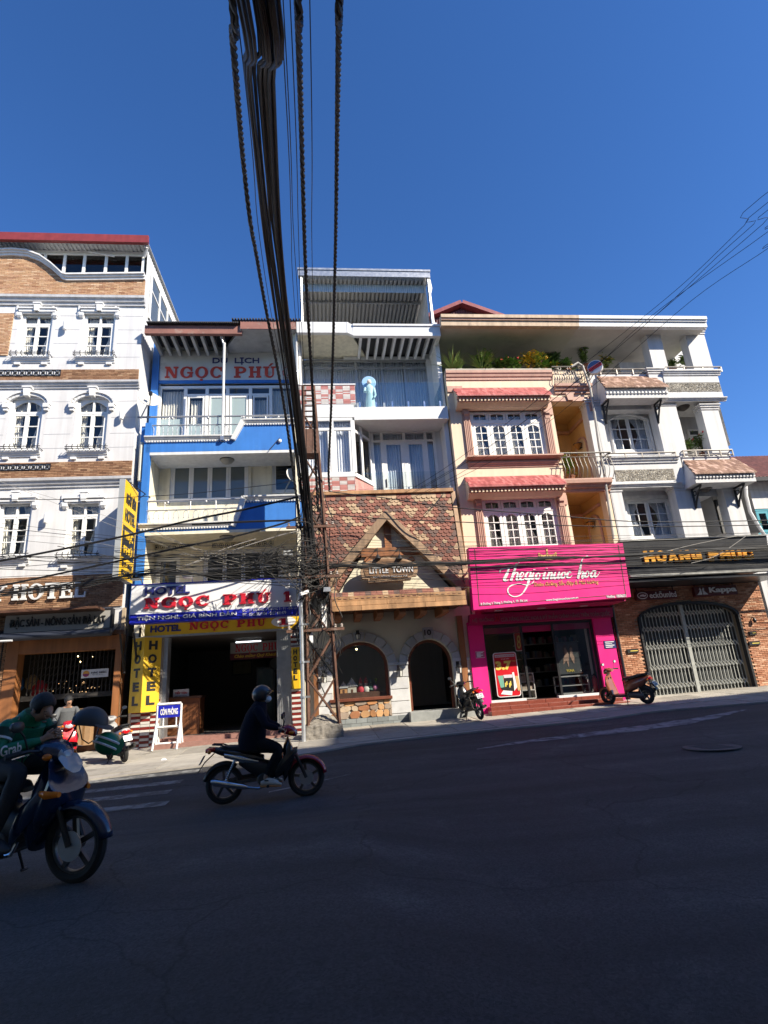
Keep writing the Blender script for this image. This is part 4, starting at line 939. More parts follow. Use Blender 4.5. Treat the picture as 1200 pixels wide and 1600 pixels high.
# ---- yellow sign under it
ysn=thing('yellow_sign','wide yellow sign with number 1 in a white oval above the hotel entrance','sign',-5,-.2,zf(990))
yy=-.28;YEL=M('sign_yellow',(.72,.44,.015),.5,.06,2,streak=.08)
u0,u1=uz(226,984,yy)[0],uz(470,970,yy)[0];z1=zf(966,346,yy);z0=zf(987.5,346,yy);zL=lambda py,px:uz(px,py,yy-.02)[1]
mb=MB();mb.prism([(u0,z0),(u1-.3,z0),(u1,z0+.25),(u1,z1),(u0,z1)],yy,yy+.22);mb.build('panel',YEL,ysn);mb=MB();mb.box(u0,yy-.01,z0-.05,u1-.3,yy+.23,z0);mb.build('edge',STEEL,ysn)
text(ysn,'HOTEL',uz(235,984,yy)[0],zL(988.5,236),uz(283,980,yy)[0],zL(978,236),yy-.001,NAVY,.04,depth=.02)
slab_text(ysn,'NGOC PHU',uz(296,980,yy)[0],zL(984,300),uz(415,975,yy)[0],zL(972.5,300),yy,REDL,.02,marks={2:'dot',7:'acute'},gap=.16)
cx_,cz_=uz(443,971,yy)[0],zL(971,443);mb=MB();mb.prism([(cx_+.37*math.cos(a*math.pi/14),cz_+.16*math.sin(a*math.pi/14))for a in range(28)],yy-.012,yy-.001);mb.build('white_oval',SW,ysn)
slab_text(ysn,'1',cx_-.16,cz_-.10,cx_+.16,cz_+.10,yy-.012,REDL,.015)
# ---- ground floor: tiled pillars, opening, lobby
TILEM=M('pillar_tile',(.5,.5,.5),.3,.1,6,tint=['#7d2b25','#8a3129','#6d241f','#d6d3cc','#c9c5bd'])
PIER=M('pillar_body','#8d8780',.9,.1)
zsg=zf(990,346,yy);pl0,pl1=uz(204,1120,-.12)[0],uz(250,1120,-.12)[0];pr0,pr1=uz(455,1080,-.05)[0],uz(473,1080,-.05)[0]
for a,b in((pl0,pl1),(pr0,NPU1)):mb=MB();mb.box(a,-.12,.2,b,.4,zsg);mb.build('pillar',PIER,npb)
TM={}
for k,c in(('red','#7d2b25'),('white','#cfcbc4')):
    q=MB();q.brick(0,0,1,1,-.012,0,.02);o=q.build('wall_tile',M('tile_'+k,c,.3,.1,6,rnd=.15),npb,off=(0,0,0));TM[k]=o.data;bpy.data.objects.remove(o)
def tile_face(a0,a1,z0,z1,y,cols):
    tw=(a1-a0)/cols;th=.075;r=0;z=z0
    while z<z1-.01:
        for c in range(cols):
            k='red' if((r//1)%2 if c%2 else(r+1)%2)==0 else 'white'
            if(c+r//3)%3==0:k='red' if r%2 else 'white'
            piece('wall_tile',TM[k],npb,(a0+c*tw+.006,y,z+.004),(tw-.012,1,th-.008))
        z+=th;r+=1
tile_face(pl0+.01,pl1-.01,.36,zf(1113,226,-.12)+.3,-.122,3);tile_face(pr0+.01,NPU1-.01,.45,zsg-.05,-.122,1)
og0,og1=pl1,pr0;zopen=zf(991,346,-.1)
for a,b in((og0,og0+.12),(og1-.42,og1-.001)):mb=MB();mb.box(a,-.06,.2,b,.3,zsg);mb.build('shutter_rail',STEEL,npb)
mb=MB()
for k in range(7):x=og1-.42+k*.06;mb.box(x+.01,-.075,.5,x+.04,-.061,zsg-.05)
mb.build('folded_shutter',STEEL,npb)
FLOORZ=.62
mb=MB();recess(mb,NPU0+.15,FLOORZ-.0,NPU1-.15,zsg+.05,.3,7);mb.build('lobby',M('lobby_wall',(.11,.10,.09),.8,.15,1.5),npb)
mb=MB();mb.box(pl1,-.9,.1,pr0,.3,FLOORZ-.12);mb.box(pl1+.1,-.45,FLOORZ-.12,pr0-.1,.3,FLOORZ-.0);mb.build('entrance_step',M('step_granite',(.30,.16,.13),.5,.2,8),npb)
def folded_sign(label,a,ridge,b,z0,z1,cat='sign'):
    t=thing('pillar_sign',label,cat,ridge[0],ridge[1],z0,'yellow HOTEL pillar signs');mb=MB();prismz(mb,[a,ridge,b,(b[0],max(a[1],b[1])+.02),(a[0],max(a[1],b[1])+.02)],z0,z1);mb.build('panel',YEL,t)
    mb=MB();prismz(mb,[(a[0]-.015,a[1]),(ridge[0],ridge[1]-.02),(b[0]+.015,b[1]),(b[0]+.01,b[1]+.05),(a[0]-.01,a[1]+.05)],z1,z1+.02);mb.build('cap',STEEL,t)
    for p,q in((a,ridge),(ridge,b)):
        L=math.hypot(q[0]-p[0],q[1]-p[1])
        if L<.12:continue
        for i,ch in enumerate('HOTEL'):
            zc_=lerp(z1-.22*(z1-z0)/2.2-.02,z0+.32,i/4.0);hh=(z1-z0)*.062
            s0_,s1_=lerp(0,1,.26),lerp(0,1,.76)
            A=(lerp(p[0],q[0],s0_),lerp(p[1],q[1],s0_));B=(lerp(p[0],q[0],s1_),lerp(p[1],q[1],s1_))
            text_on(t,ch,A,B,zc_-hh,zc_+hh,BLACKP,.05,.012,'letter')
    return t
z0,z1=zf(1113,226,-.5),zf(995.5,226,-.5)
folded_sign('yellow folded sign with vertical HOTEL on the left entrance pillar',(uz(204,1055,-.16)[0],-.16),(uz(223,1055,-.48)[0],-.48),(uz(250,1055,-.16)[0],-.16),z0,z1)
z0,z1=zf(1076,462,-.3),zf(1011,462,-.3)
folded_sign('narrow yellow sign with vertical HOTEL on the right entrance pillar by the pole',(uz(455.5,1045,-.24)[0],-.24),(uz(467.5,1045,-.26)[0],-.26),(uz(472.5,1045,-.13)[0],-.13),z0,z1)
hn=thing('house_number','small dark plate with number 12 above the narrow yellow sign','number plate',uz(463,990,-.14)[0],-.14,zf(994,463,-.14));a0,b0,a1,b1=rc(457,986,470,995,-.15)
mb=MB();mb.box(a0,-.15,b0,a1,-.124,b1);mb.build('plate',M('dark_plate',(.03,.035,.06),.4),hn);text(hn,'12',a0+.06,b0+.05,a1-.06,b1-.05,-.151,TRIMW,.01)
# ---- perpendicular yellow sign
ps=thing('projecting_sign','tall narrow yellow sign projecting from the corner between the two hotels','sign',-7.6,-.7,zf(905,212))
uS=-7.60;yo,yi=-1.35,-.12;z1=uz(202,748,yo)[1];z0=uz(196,900,yo)[1]
mb=MB();mb.box(uS-.17,yo,z0,uS-.004,yi,z1);mb.build('casing',M('sign_side_grey',(.33,.35,.36),.5,.08,2),ps);mb=MB();mb.box(uS-.004,yo+.01,z0+.01,uS,yi-.01,z1-.01);mb.build('face',YEL,ps)
def vtext(txt,t0,t1,mat,bold=.03,m0=.14,m1=.86):text_on(ps,txt,(uS+.003,lerp(yo,yi,m0)),(uS+.003,lerp(yo,yi,m1)),lerp(z1,z0,t1),lerp(z1,z0,t0),mat,bold)
vtext('NGÀY ĐÊM',.10,.24,BLACKP);vtext('HOTEL',.29,.42,BLACKP,.04)
mb=MB();mb.box(uS-.001,yo+.08,lerp(z1,z0,.79),uS+.004,yi-.08,lerp(z1,z0,.47));mb.build('black_field',BLACKP,ps)
def vtext2(txt,t0,t1,mat,m0=.2,m1=.8):text_on(ps,txt,(uS+.006,lerp(yo,yi,m0)),(uS+.006,lerp(yo,yi,m1)),lerp(z1,z0,t1),lerp(z1,z0,t0),mat,.03)
vtext2('NGỌC',.51,.62,YEL);vtext2('PHÚ',.65,.75,YEL);vtext('ĐT: 063',.83,.88,BLACKP);vtext('821954',.91,.96,BLACKP)
mb=MB();mb.bar((uS-.08,yi,z1-.2),(uS-.08,.2,z1-.2),.05);mb.bar((uS-.08,yi,z0+.3),(uS-.08,.2,z0+.3),.05);mb.bar((uS-.05,yo+.1,z1+.03),(uS+.25,.3,z1-.05),.03);mb.build('wall_bracket',IRON,ps)
# ---- lobby things
BROWN=M('desk_wood',(.20,.075,.03),.45,.25,2,streak=.3)
dk=thing('reception_desk','brown wooden reception desk inside the hotel entrance','desk',-5.8,.8,FLOORZ);d0,d1=uz(258,1115,.7)[0],uz(312,1115,.7)[0]
mb=MB();mb.box(d0,.7,FLOORZ,d1,.76,FLOORZ+1.05);mb.box(d1-.06,.76,FLOORZ,d1,1.4,FLOORZ+1.05);mb.build('front_panel',BROWN,dk);mb=MB();mb.box(d0-.05,.62,FLOORZ+1.05,d1+.05,1.4,FLOORZ+1.11);mb.build('top',WOODD,dk)
mb=MB()
for i in range(3):x=lerp(d0,d1,i/3);mb.box(x+.06,.685,FLOORZ+.15,x+(d1-d0)/3-.06,.70,FLOORZ+.92)
mb.build('raised_panel',BROWN,dk)
rs=thing('reception_sign','small white sign reading TIEP TAN RECEPTION on the desk','sign',-5.7,.9,FLOORZ+1.1);a0,b0,a1,b1=rc(270.5,1077,295,1090,.75)
mb=MB();mb.box(a0,.75,b0,a1,.77,b1);mb.box((a0+a1)/2-.03,.76,FLOORZ+1.1,(a0+a1)/2+.03,.78,b0);mb.build('board',TRIMW,rs);text(rs,'TIẾP TÂN',a0+.05,(b0+b1)/2-.02,a1-.05,b1-.05,.749,REDL,.03);text(rs,'RECEPTION',a0+.06,b0+.04,a1-.06,(b0+b1)/2-.06,.749,NAVY,.02)
li=thing('lobby_sign','grey and dark red welcome sign hanging inside the dim lobby','sign',-3.8,3,3.2);yl=3.2;a0,b0,a1,b1=rc(360,1007,446,1019,yl);a0,_,a1,_=rc(360,1000,447,1020,yl)
mb=MB();mb.box(a0,yl,b0,a1,yl+.1,b1+.12);mb.build('panel',SGREY,li);mb=MB();mb.box(a0,yl-.004,b0-.22,a1,yl+.1,b0);mb.build('red_strip',M('maroon_strip',(.12,.01,.02),.5),li)
slab_text(li,'NGOC PHU',a0+.18,b0+.05,a1-.25,b1+.04,yl,REDL,.02,marks={2:'dot',7:'acute'},gap=.16);text(li,'Chào mừng Quý Khách',a0+.15,b0-.19,a1-.35,b0-.04,yl-.005,YEL,.02,shear=.3)
TUBE=emit('fluorescent_tube',(.9,.95,1),1.6)
lt=thing('fluorescent_lamp','pair of lit fluorescent tubes under the dim lobby ceiling','lamp',-4,2.2,3.5);yl2=2.4;a0,b0,a1,b1=rc(367,1000,409,1003,yl2)
mb=MB();mb.box(a0,yl2,b0+.05,a1,yl2+.1,b0+.10);mb.build('fitting',STEEL,lt);mb=MB();mb.tube([(a0+.03,yl2+.02,b0+.01),(a1-.03,yl2+.02,b0+.01)],.022,8);mb.build('tube',TUBE,lt)
mb=MB();mb.tube([((a0+a1)/2,yl2+.1,b0+.08),((a0+a1)/2,yl2+.1,zsg)],.012,5);mb.build('hanger',STEEL,lt)
wp=thing('wall_clock','round dark wall clock at the back of the lobby','clock',-2.9,4,2.6);cu_,cz_=uz(431,1036,5.0);mb=MB();mb.lathe([(.24,0),(.26,.02),(.26,.05),(.22,.06)],(cu_,5.0,cz_),20,'y');mb.build('rim',BLACKP,wp);mb=MB();mb.lathe([(.215,0),(.215,.065)],(cu_,5.0,cz_),20,'y');mb.build('face',M('clock_face',(.15,.15,.14),.5),wp)
for k,(px0,py0,px1,py1,lab)in enumerate(((362,1031,394,1055,'framed picture on the back wall of the lobby'),(430,1044,444,1055,'small yellow notice on the lobby back wall'))):
    pt=thing('picture',lab,'picture',uz(px0,py1,6.9)[0],6.9,2);a0,b0,a1,b1=rc(px0,py0,px1,py1,6.9);mb=MB();mb.box(a0,6.9,b0,a1,6.94,b1);mb.build('frame',BLACKP,pt);mb=MB();mb.box(a0+.06,6.885,b0+.06,a1-.06,6.90,b1-.06);mb.build('print',M('print_%d'%k,((.20,.17,.08),(.4,.28,.05))[k],.6,.3,4),pt)
cb=thing('drinks_fridge','tall dark glass door fridge at the back right of the lobby','fridge',-2.8,5.5,FLOORZ);a0,b0,a1,b1=rc(400,1042,430,1128,5.6)
mb=MB();mb.box(a0,5.6,FLOORZ,a1,6.3,b1);mb.build('cabinet',M('fridge_dark',(.03,.035,.04),.3,.1),cb);mb=MB();mb.box(a0+.08,5.575,FLOORZ+.2,a1-.08,5.6,b1-.1);mb.build('door',M('fridge_glass',(.03,.06,.06),.08,.1),cb)
fs=thing('standing_sign','white metal stand with blue CON PHONG board on the pavement','sign',uz(263,1130,-.8)[0],-.8,gz(uz(263,1130,-.8)[0],-.8)+PAVH)
fy=-.8;fu=uz(263,1130,fy)[0];fz=gz(fu,fy)+PAVH;ux0,ux1=uz(245,1130,fy)[0],uz(282,1130,fy)[0];zt_=uz(263,1102,fy)[1];zb_=uz(263,1121,fy)[1]
PW=M('white_painted_steel',(.72,.72,.70),.5,.08,6)
mb=MB()
for x in(ux0,ux1):mb.bar((x,fy,fz),(x,fy,zt_+.03),.05);mb.bar((x,fy-.35,fz),(x,fy,fz+.75),.045);mb.bar((x,fy+.35,fz),(x,fy,fz+.75),.045)
mb.bar((ux0,fy,zt_+.03),(ux1,fy,zt_+.03),.06);mb.bar((ux0,fy,zb_-.25),(ux1,fy,zb_-.25),.05);mb.bar((ux0,fy,fz+.14),(ux1,fy,fz+.14),.05);mb.bar(((ux0+ux1)/2-.15,fy,zb_-.25),((ux0+ux1)/2-.15,fy,zb_),.03);mb.bar(((ux0+ux1)/2+.2,fy,zb_-.25),((ux0+ux1)/2+.2,fy,zb_),.03)
mb.build('stand',PW,fs);mb=MB();mb.box(ux0+.03,fy-.02,zb_,ux1-.03,fy+.02,zt_);mb.build('board',SB,fs);text(fs,'CÒN PHÒNG',ux0+.09,zb_+.07,ux1-.08,zt_-.05,fy-.021,SW,.03)
# ------------------------------------------------------------ white house over the gift shop
WHT2=M('clean_white_plaster',(.66,.67,.68),.7,.04,1.2,.03,80,streak=.06)
LTU0,LTU1=-2.36,3.02
lt_=thing('white_house','white house with bay window, glass balcony and steel roof canopy above the shingled shop','building',0.3,0,.6)
yq=-.12;YB=1.25
zq=lambda py,px=600,y=yq:uz(px,py,y)[1];uq=lambda px,py,y=yq:uz(px,py,y)[0]
mb=MB();mb.box(LTU0,yq+.0,zq(652,520),uq(553,642),YB+3,zq(632.5,520));mb.box(uq(553,642),yq,zq(655,627),LTU1-.05,YB+3,zq(635.5,627));mb.build('floor_slab',WHT2,lt_)
mb=MB();mb.box(LTU0,YB+3,.3,LTU1,YB+3.2,15);mb.box(LTU1-.16,.25,.5,LTU1,YB+3,15);mb.box(LTU0,.2,.5,LTU0+.12,YB+3,15);mb.build('side_wall',WHT2,lt_)
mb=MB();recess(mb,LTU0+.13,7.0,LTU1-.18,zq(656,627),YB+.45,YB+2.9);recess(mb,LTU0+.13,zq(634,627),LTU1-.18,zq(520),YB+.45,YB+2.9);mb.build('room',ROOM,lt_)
CURTB=M('blue_grey_curtain',(.58,.62,.68),.9,.06,4)
zt_=zq(563,585,YB);zb_=zq(632,600);a0,a1=LTU0+.12,uq(669,600,YB)
fr=MB();divs=[a0]+[uq(x,600,YB)for x in(557,598,634)]+[a1]
for x in divs:fr.box(x-.04,YB,zb_,x+.04,YB+.07,zt_)
zz=zq(574.5,585,YB);fr.box(a0+.04,YB+.003,zz-.04,a1-.04,YB+.067,zz+.04);fr.box(a0+.04,YB+.003,zt_-.08,a1-.04,YB+.067,zt_)
wn=fr.build('glazing',M('aluminium_frame',(.40,.41,.42),.4,.08,6,metal=.5),lt_)
for a,b in zip(divs,divs[1:]):pane(wn,a+.04,zb_,b-.04,zz-.04,YB+.03);pane(wn,a+.04,zz+.04,b-.04,zt_-.08,YB+.03);curtain(wn,a+.02,zb_,b-.02,zt_,YB+.22,CURTB,seed=int(a*9))
mb=MB();mb.box(a1,YB-.02,zb_,LTU1-.16,YB+.3,zq(520));mb.build('wall',WHT2,lt_)
PINKT=M('pink_strip_tile',(.5,.4,.4),.35,.1,6,tint=['#c98e86','#b87a72','#d9d5d0','#cfcac5','#c4857c'])
def strip_tiles(u0,z0,u1,z1,y,name='strip_tiling',yfun=None):
    q=MB();r=0;z=z0;th=.048;tw=.26
    while z<z1-.02:
        c=0;u=u0
        while u<u1-.02:
            b=min(u+tw,u1);red=((c+r//4)%2==0);q.cur=((0,.25,.85)[random.randrange(3)]+.02 if(red if r%2==0 or random.random()<.5 else random.random()<.3)else(.45,.65)[random.randrange(2)])
            q.brick(u+.004,z+.004,b-.004,min(z+th,z1)-.004,y-.012,y,.003);u+=tw;c+=1
        z+=th;r+=1
    return q.build(name,PINKT,lt_,kind='stuff')
pz0,pz1=zq(632,520),zq(602,520);pu1=uq(555,617)
mb=MB();mb.box(LTU0,yq,pz0,pu1,yq+.15,pz1);mb.box(LTU0,yq-.03,pz1,pu1+.03,yq+.18,pz1+.05);mb.box(pu1-.15,yq+.15,pz0,pu1,YB,pz1);mb.build('parapet',WHT2,lt_)
strip_tiles(LTU0,pz0+.02,pu1,pz1,yq)
BALG=glass('balustrade_glass',(.78,.86,.88),.9,.01)
gp=MB();gu0,gu1=pu1+.05,LTU1-.2;gz0,gz1=zq(635.5,627),zq(597,627)
mb=MB()
for i in range(6):x=lerp(gu0+.1,gu1-.1,i/5);mb.box(x-.03,yq+.01,gz0,x+.03,yq+.09,gz0+.22)
gr=mb.build('glass_balustrade',STAINLESS,lt_)
for i in range(3):a,b=lerp(gu0,gu1,i/3),lerp(gu0,gu1,(i+1)/3);pane(gr,a+.01,gz0+.06,b-.01,gz1,yq+.045,BALG)
mb=MB();mb.box(gu1+.0,yq+.05,gz0+.06,gu1+.012,YB-.1,gz1);mb.build('pane',BALG,gr)
bz0,bz1=zq(743,520),zq(653,520);bu1=uq(553,700);s1=uq(580,705,.9)
fr=MB();cols=[LTU0+.02]+[uq(x,700)for x in(519.5,)]+[bu1];ztr=zq(669.5,520)
fr.box(LTU0+.02,yq,bz0,bu1,yq+.1,bz0+.12);fr.box(LTU0+.02,yq,bz1-.1,bu1,yq+.1,bz1);fr.box(LTU0+.02,yq+.003,ztr-.07,bu1,yq+.097,ztr+.03)
for x in cols:fr.box(x-.07,yq+.006,bz0+.12,x+.07,yq+.094,bz1-.1)
for a,b in zip(cols,cols[1:]):fr.box(a+.07,yq+.02,bz0+.12,a+.15,yq+.08,ztr-.07);fr.box(b-.15,yq+.02,bz0+.12,b-.07,yq+.08,ztr-.07)
def on_side(t):return(lerp(bu1,s1,t),lerp(yq+.05,.9,t))
for(z0,z1,t0,t1)in((bz0,bz0+.12,0,1),(bz1-.1,bz1,0,1),(ztr-.07,ztr+.03,0,1),(bz0+.12,bz1-.1,.42,.52),(bz0+.12,bz1-.1,.93,1),(bz0+.12,bz1-.1,0,.08)):
    p,q=on_side(t0),on_side(t1);fr.hexa([(p[0],p[1],z0),(q[0],q[1],z0),(q[0]-.05,q[1]+.05,z0),(p[0]-.05,p[1]+.05,z0),(p[0],p[1],z1),(q[0],q[1],z1),(q[0]-.05,q[1]+.05,z1),(p[0]-.05,p[1]+.05,z1)])
bw=fr.build('bay_window',WFRAME,lt_)
CURTG=M('white_net_curtain',(.78,.80,.84),.9,.05,4)
for a,b in zip(cols,cols[1:]):pane(bw,a+.15,bz0+.12,b-.15,ztr-.07,yq+.05);pane(bw,a+.07,ztr+.03,b-.07,bz1-.1,yq+.05);curtain(bw,a+.05,bz0+.1,b-.05,bz1-.1,yq+.24,CURTG,seed=int(a*5))
mb=MB()
for t0,t1 in((.08,.42),(.52,.93)):
    p,q=on_side(t0),on_side(t1)
    for z0,z1 in((bz0+.12,ztr-.07),(ztr+.03,bz1-.1)):mb.quad((p[0]-.02,p[1]+.02,z0),(q[0]-.02,q[1]+.02,z0),(q[0]-.02,q[1]+.02,z1),(p[0]-.02,p[1]+.02,z1))
mb.build('pane',GLASS,bw)
mb=MB();mb.box(LTU0,yq-.02,bz0-.06,bu1+.02,yq+.3,bz0);p,q=on_side(0),on_side(1);mb.hexa([(p[0]+.03,p[1]-.06,bz0-.06),(q[0]+.03,q[1],bz0-.06),(q[0]-.2,q[1],bz0-.06),(p[0]-.2,p[1],bz0-.06),(p[0]+.03,p[1]-.06,bz0),(q[0]+.03,q[1],bz0),(q[0]-.2,q[1],bz0),(p[0]-.2,p[1],bz0)]);mb.build('bay_sill',WHT2,lt_)
mb=MB();mb.box(LTU0,yq+.002,7.8,bu1,yq+.2,bz0-.06);mb.hexa([(p[0],p[1],7),(q[0],q[1],7),(q[0]-.1,q[1]+.1,7),(p[0]-.1,p[1]+.1,7),(p[0],p[1],bz0-.06),(q[0],q[1],bz0-.06),(q[0]-.1,q[1]+.1,bz0-.06),(p[0]-.1,p[1]+.1,bz0-.06)]);mb.build('bay_base',PINKT,lt_);strip_tiles(LTU0,7.85,bu1,bz0-.07,yq)
YD=.95;dz1=zq(671,630,YD);zt2=zq(688.5,630,YD)
dd=[uq(x,720,YD)for x in(583,598.5,634,668,681.5)]
fr=MB()
for x in dd:fr.box(x-.05,YD,7.5,x+.05,YD+.08,dz1)
fr.box(dd[0]-.05,YD+.003,zt2-.04,dd[-1]+.05,YD+.077,zt2+.04);fr.box(dd[0]-.05,YD+.003,dz1-.08,dd[-1]+.05,YD+.077,dz1)
for a,b in((dd[1],dd[2]),(dd[2],dd[3])):fr.box(a+.05,YD+.01,7.5,a+.15,YD+.07,zt2-.04);fr.box(b-.15,YD+.01,7.5,b-.05,YD+.07,zt2-.04);fr.box(a+.15,YD+.012,zt2-.14,b-.15,YD+.068,zt2-.04)
dw=fr.build('balcony_door',WFRAME,lt_)
for i,(a,b)in enumerate(zip(dd,dd[1:])):
    k=.15 if i in(1,2)else.05;pane(dw,a+k,7.5,b-k,zt2-(.14 if i in(1,2)else.04),YD+.04);pane(dw,a+.05,zt2+.04,b-.05,dz1-.08,YD+.04);curtain(dw,a+.03,7.5,b-.03,dz1-.1,YD+.2,CURTB,seed=i*3+1)
mb=MB();mb.box(dd[1]+.06,YD-.03,8.5,dd[1]+.09,YD+.01,8.8);mb.build('handle',BLACKP,dw)
mb=MB();mb.box(dd[-1]+.05,YD+.01,7.2,LTU1-.16,YD+.3,zq(655,627));mb.box(s1-.4,YD-.02,dz1,LTU1-.16,YD+.2,zq(656,627));mb.build('wall',WHT2,lt_)
mb=MB();x0,x1=uq(569,760,yq),LTU1-.16;zb_=zq(736,650,yq)
for x in(lerp(x0,x1,.5),lerp(x0,x1,.97)):mb.box(x-.03,yq+.03,7.7,x+.03,yq+.09,8.1)
gr=mb.build('glass_balustrade',STAINLESS,lt_);pane(gr,x0,7.8,(x0+x1)/2-.01,zb_,yq+.05,BALG);pane(gr,(x0+x1)/2+.01,7.8,x1,zb_,yq+.05,BALG)
yt=-.35;zt=lambda py,px=600:uz(px,py,yt)[1];ut=lambda px,py=512:uz(px,py,yt)[0]
f0,fm,f1=ut(466),ut(547),ut(687)
mb=MB();mb.box(LTU0-.02,yt,zt(519.5,508),fm-.05,yt+.16,zt(503,508));mb.box(fm+.1,yt-.02,zt(525,615),f1,yt+.14,zt(508.5,615));mb.hexa([(fm-.12,yt-.01,zt(519.5,508)),(fm+.14,yt-.01,zt(525,615)),(fm+.14,yt+.15,zt(525,615)),(fm-.12,yt+.15,zt(519.5,508)),(fm-.12,yt-.01,zt(503,508)),(fm+.14,yt-.01,zt(508.5,615)),(fm+.14,yt+.15,zt(508.5,615)),(fm-.12,yt+.15,zt(503,508))]);mb.box(f1-.14,yt+.14,zt(525,615),f1,YB+2,zt(508.5,615));mb.box(fm+.1,yt-.06,zt(508.5,615)-.05,f1+.04,yt+.1,zt(508.5,615)+.03);mb.build('roof_fascia',WHT2,lt_)
mb=MB();mb.hexa([(LTU0,yt+.1,zt(519.5,508)+.03),(fm,yt+.1,zt(519.5,508)+.03),(fm+.75,YB+.2,zt(519.5,508)+.03),(LTU0,YB+.2,zt(519.5,508)+.03),(LTU0,yt+.1,zt(519.5,508)+.2),(fm,yt+.1,zt(519.5,508)+.2),(fm+.75,YB+.2,zt(519.5,508)+.2),(LTU0,YB+.2,zt(519.5,508)+.2)]);mb.build('roof_soffit',CREAM,lt_)
for i in range(9):
    x=lerp(fm+.35,f1-.45,i/8);mb=MB();mb.box(x,yt+.14,zt(525,615)+.02,x+.09,YB+.4,zt(525,615)+.25);mb.build('roof_fin',WHT2,lt_)
mb=MB();mb.box(fm-.2,YB-.02,zq(556,620,YB)-.05,f1-.05,YB+.12,zt(525,615)+.02);mb.build('back_beam',WHT2,lt_)
mb=MB();mb.box(fm,yt+.1,zt(525,615)+.26,f1-.1,YB+3,zt(525,615)+.32);mb.build('roof_cover',SHEETD,lt_)
yc_=.6;zc_=lambda py,px=567:uz(px,py,yc_)[1];c0,c1=uz(466,430,yc_)[0],uz(668,430,yc_)[0];zk=zc_(434.5)
mb=MB();mb.box(c0,yc_-.1,zk,c1+.08,yc_+.1,zc_(424));mb.box(c0-.03,yc_-.13,zc_(424)-.06,c1+.1,yc_+.2,zc_(424)+.03);mb.build('canopy_beam',STEEL,lt_)
CANS=M('canopy_sheet',(.44,.45,.46),.5,.1,2);n=30;mb=MB();D_=5.2
for i in range(n):
    a,b,c=lerp(c0+.1,c1,i/n),lerp(c0+.1,c1,(i+.55)/n),lerp(c0+.1,c1,(i+1)/n);mb.quad((a,yc_+.1,zk),(b,yc_+.1,zk),(b,yc_+D_,zk-.2),(a,yc_+D_,zk-.2));mb.quad((b,yc_+.1,zk+.11),(c,yc_+.1,zk+.11),(c,yc_+D_,zk-.09),(b,yc_+D_,zk-.09));mb.quad((b,yc_+.1,zk),(b,yc_+.1,zk+.11),(b,yc_+D_,zk-.09),(b,yc_+D_,zk-.2));mb.quad((c,yc_+.1,zk),(c,yc_+D_,zk-.2),(c,yc_+D_,zk-.09),(c,yc_+.1,zk+.11))
mb.build('canopy_sheet',CANS,lt_)
mb=MB()
for y in(1.3,2.9,4.5):mb.box(c0+.1,yc_+y,zk-.12-.04*y,c1,yc_+y+.08,zk-.035*y)
mb.build('purlin',STEEL,lt_)
LBLUE=M('pale_blue_sheet',(.42,.50,.58),.5,.08,3);mb=MB()
for i in range(60):a,b=lerp(c0+.1,c1-.05,i/60),lerp(c0+.1,c1-.05,(i+.6)/60);mb.box(a,yc_+.35,zc_(447),b,yc_+.37,zk-.01)
mb.box(c0+.1,yc_+.37,zc_(447),c1-.05,yc_+.385,zk-.01);mb.build('front_valance',LBLUE,lt_)
zfl=zt(508.5,615)
mb=MB();mb.tube([(c0+.1,yc_,zfl),(c0+.1,yc_,zk)],.06,8);mb.build('post',STEEL,lt_);mb=MB();mb.tube([(c1-.02,yc_,zfl),(c1-.02,yc_,zk)],.06,8);mb.build('post',STEEL,lt_)
mb=MB();mb.tube([(c1+.06,yc_+.05,zk),(c1+.1,yc_+.05,zk-.4),(c1+.02,yc_+.05,zk-.7),(c1+.06,yc_+.05,zfl)],.05,8);mb.build('drain_pipe',TRIMW,lt_,smooth=True)
mb=MB();mb.quad((c1-.1,yc_+.1,zfl),(c1-.1,yc_+D_,zfl),(c1-.1,yc_+D_,zk-.2),(c1-.1,yc_+.1,zk-.05));mb.quad((c0+.1,yc_+D_,zfl),(c1-.1,yc_+D_,zfl),(c1-.1,yc_+D_,zk-.2),(c0+.1,yc_+D_,zk-.2));mb.build('side_sheet',CORR,lt_)
gu_,gy_=uz(577.5,610,.25)[0],.25;gz_=gz0+.02;gt_=uz(578,592,.25)[1];fh=gt_-gz_
vg=thing('religious_statue','small pale blue robed statue with a round halo on the glass balcony','statue',gu_,gy_,gz_)
ROBE=M('pale_blue_robe',(.50,.68,.70),.6,.06,10);mb=MB();H_=fh
mb.lathe([(.02,0),(.20,.0),(.19,.05),(.165,.35*H_),(.12,.52*H_),(.155,.66*H_),(.15,.74*H_),(.07,.80*H_),(.045,.83*H_)],(gu_,gy_,gz_),14,'z',1,.8);mb.build('robe',ROBE,vg,smooth=True)
mb=MB();mb.ball((gu_,gy_,gz_+.90*H_),.085,12,9,1,1,1.2);mb.build('head',M('statue_face',(.66,.55,.48),.6),vg,smooth=True)
mb=MB();mb.lathe([(.25,0),(.27,.012),(.25,.025)],(gu_,gy_+.12,gz_+.93*H_),24,'y');mb.build('halo',M('halo_blue',(.30,.50,.75),.4),vg)
mb=MB();mb.tube([(gu_-.16,gy_-.02,gz_+.70*H_),(gu_-.2,gy_-.12,gz_+.55*H_),(gu_-.05,gy_-.2,gz_+.55*H_)],[.05,.045,.03],8);mb.tube([(gu_+.16,gy_-.02,gz_+.70*H_),(gu_+.19,gy_-.1,gz_+.45*H_),(gu_+.13,gy_-.16,gz_+.35*H_)],[.05,.045,.03],8);mb.build('sleeve',ROBE,vg,smooth=True)
mb=MB();mb.lathe([(.24,0),(.26,.04),(.21,.08)],(gu_,gy_,gz_-.02),14);mb.build('plinth',M('pink_plinth',(.5,.25,.25),.5),vg)
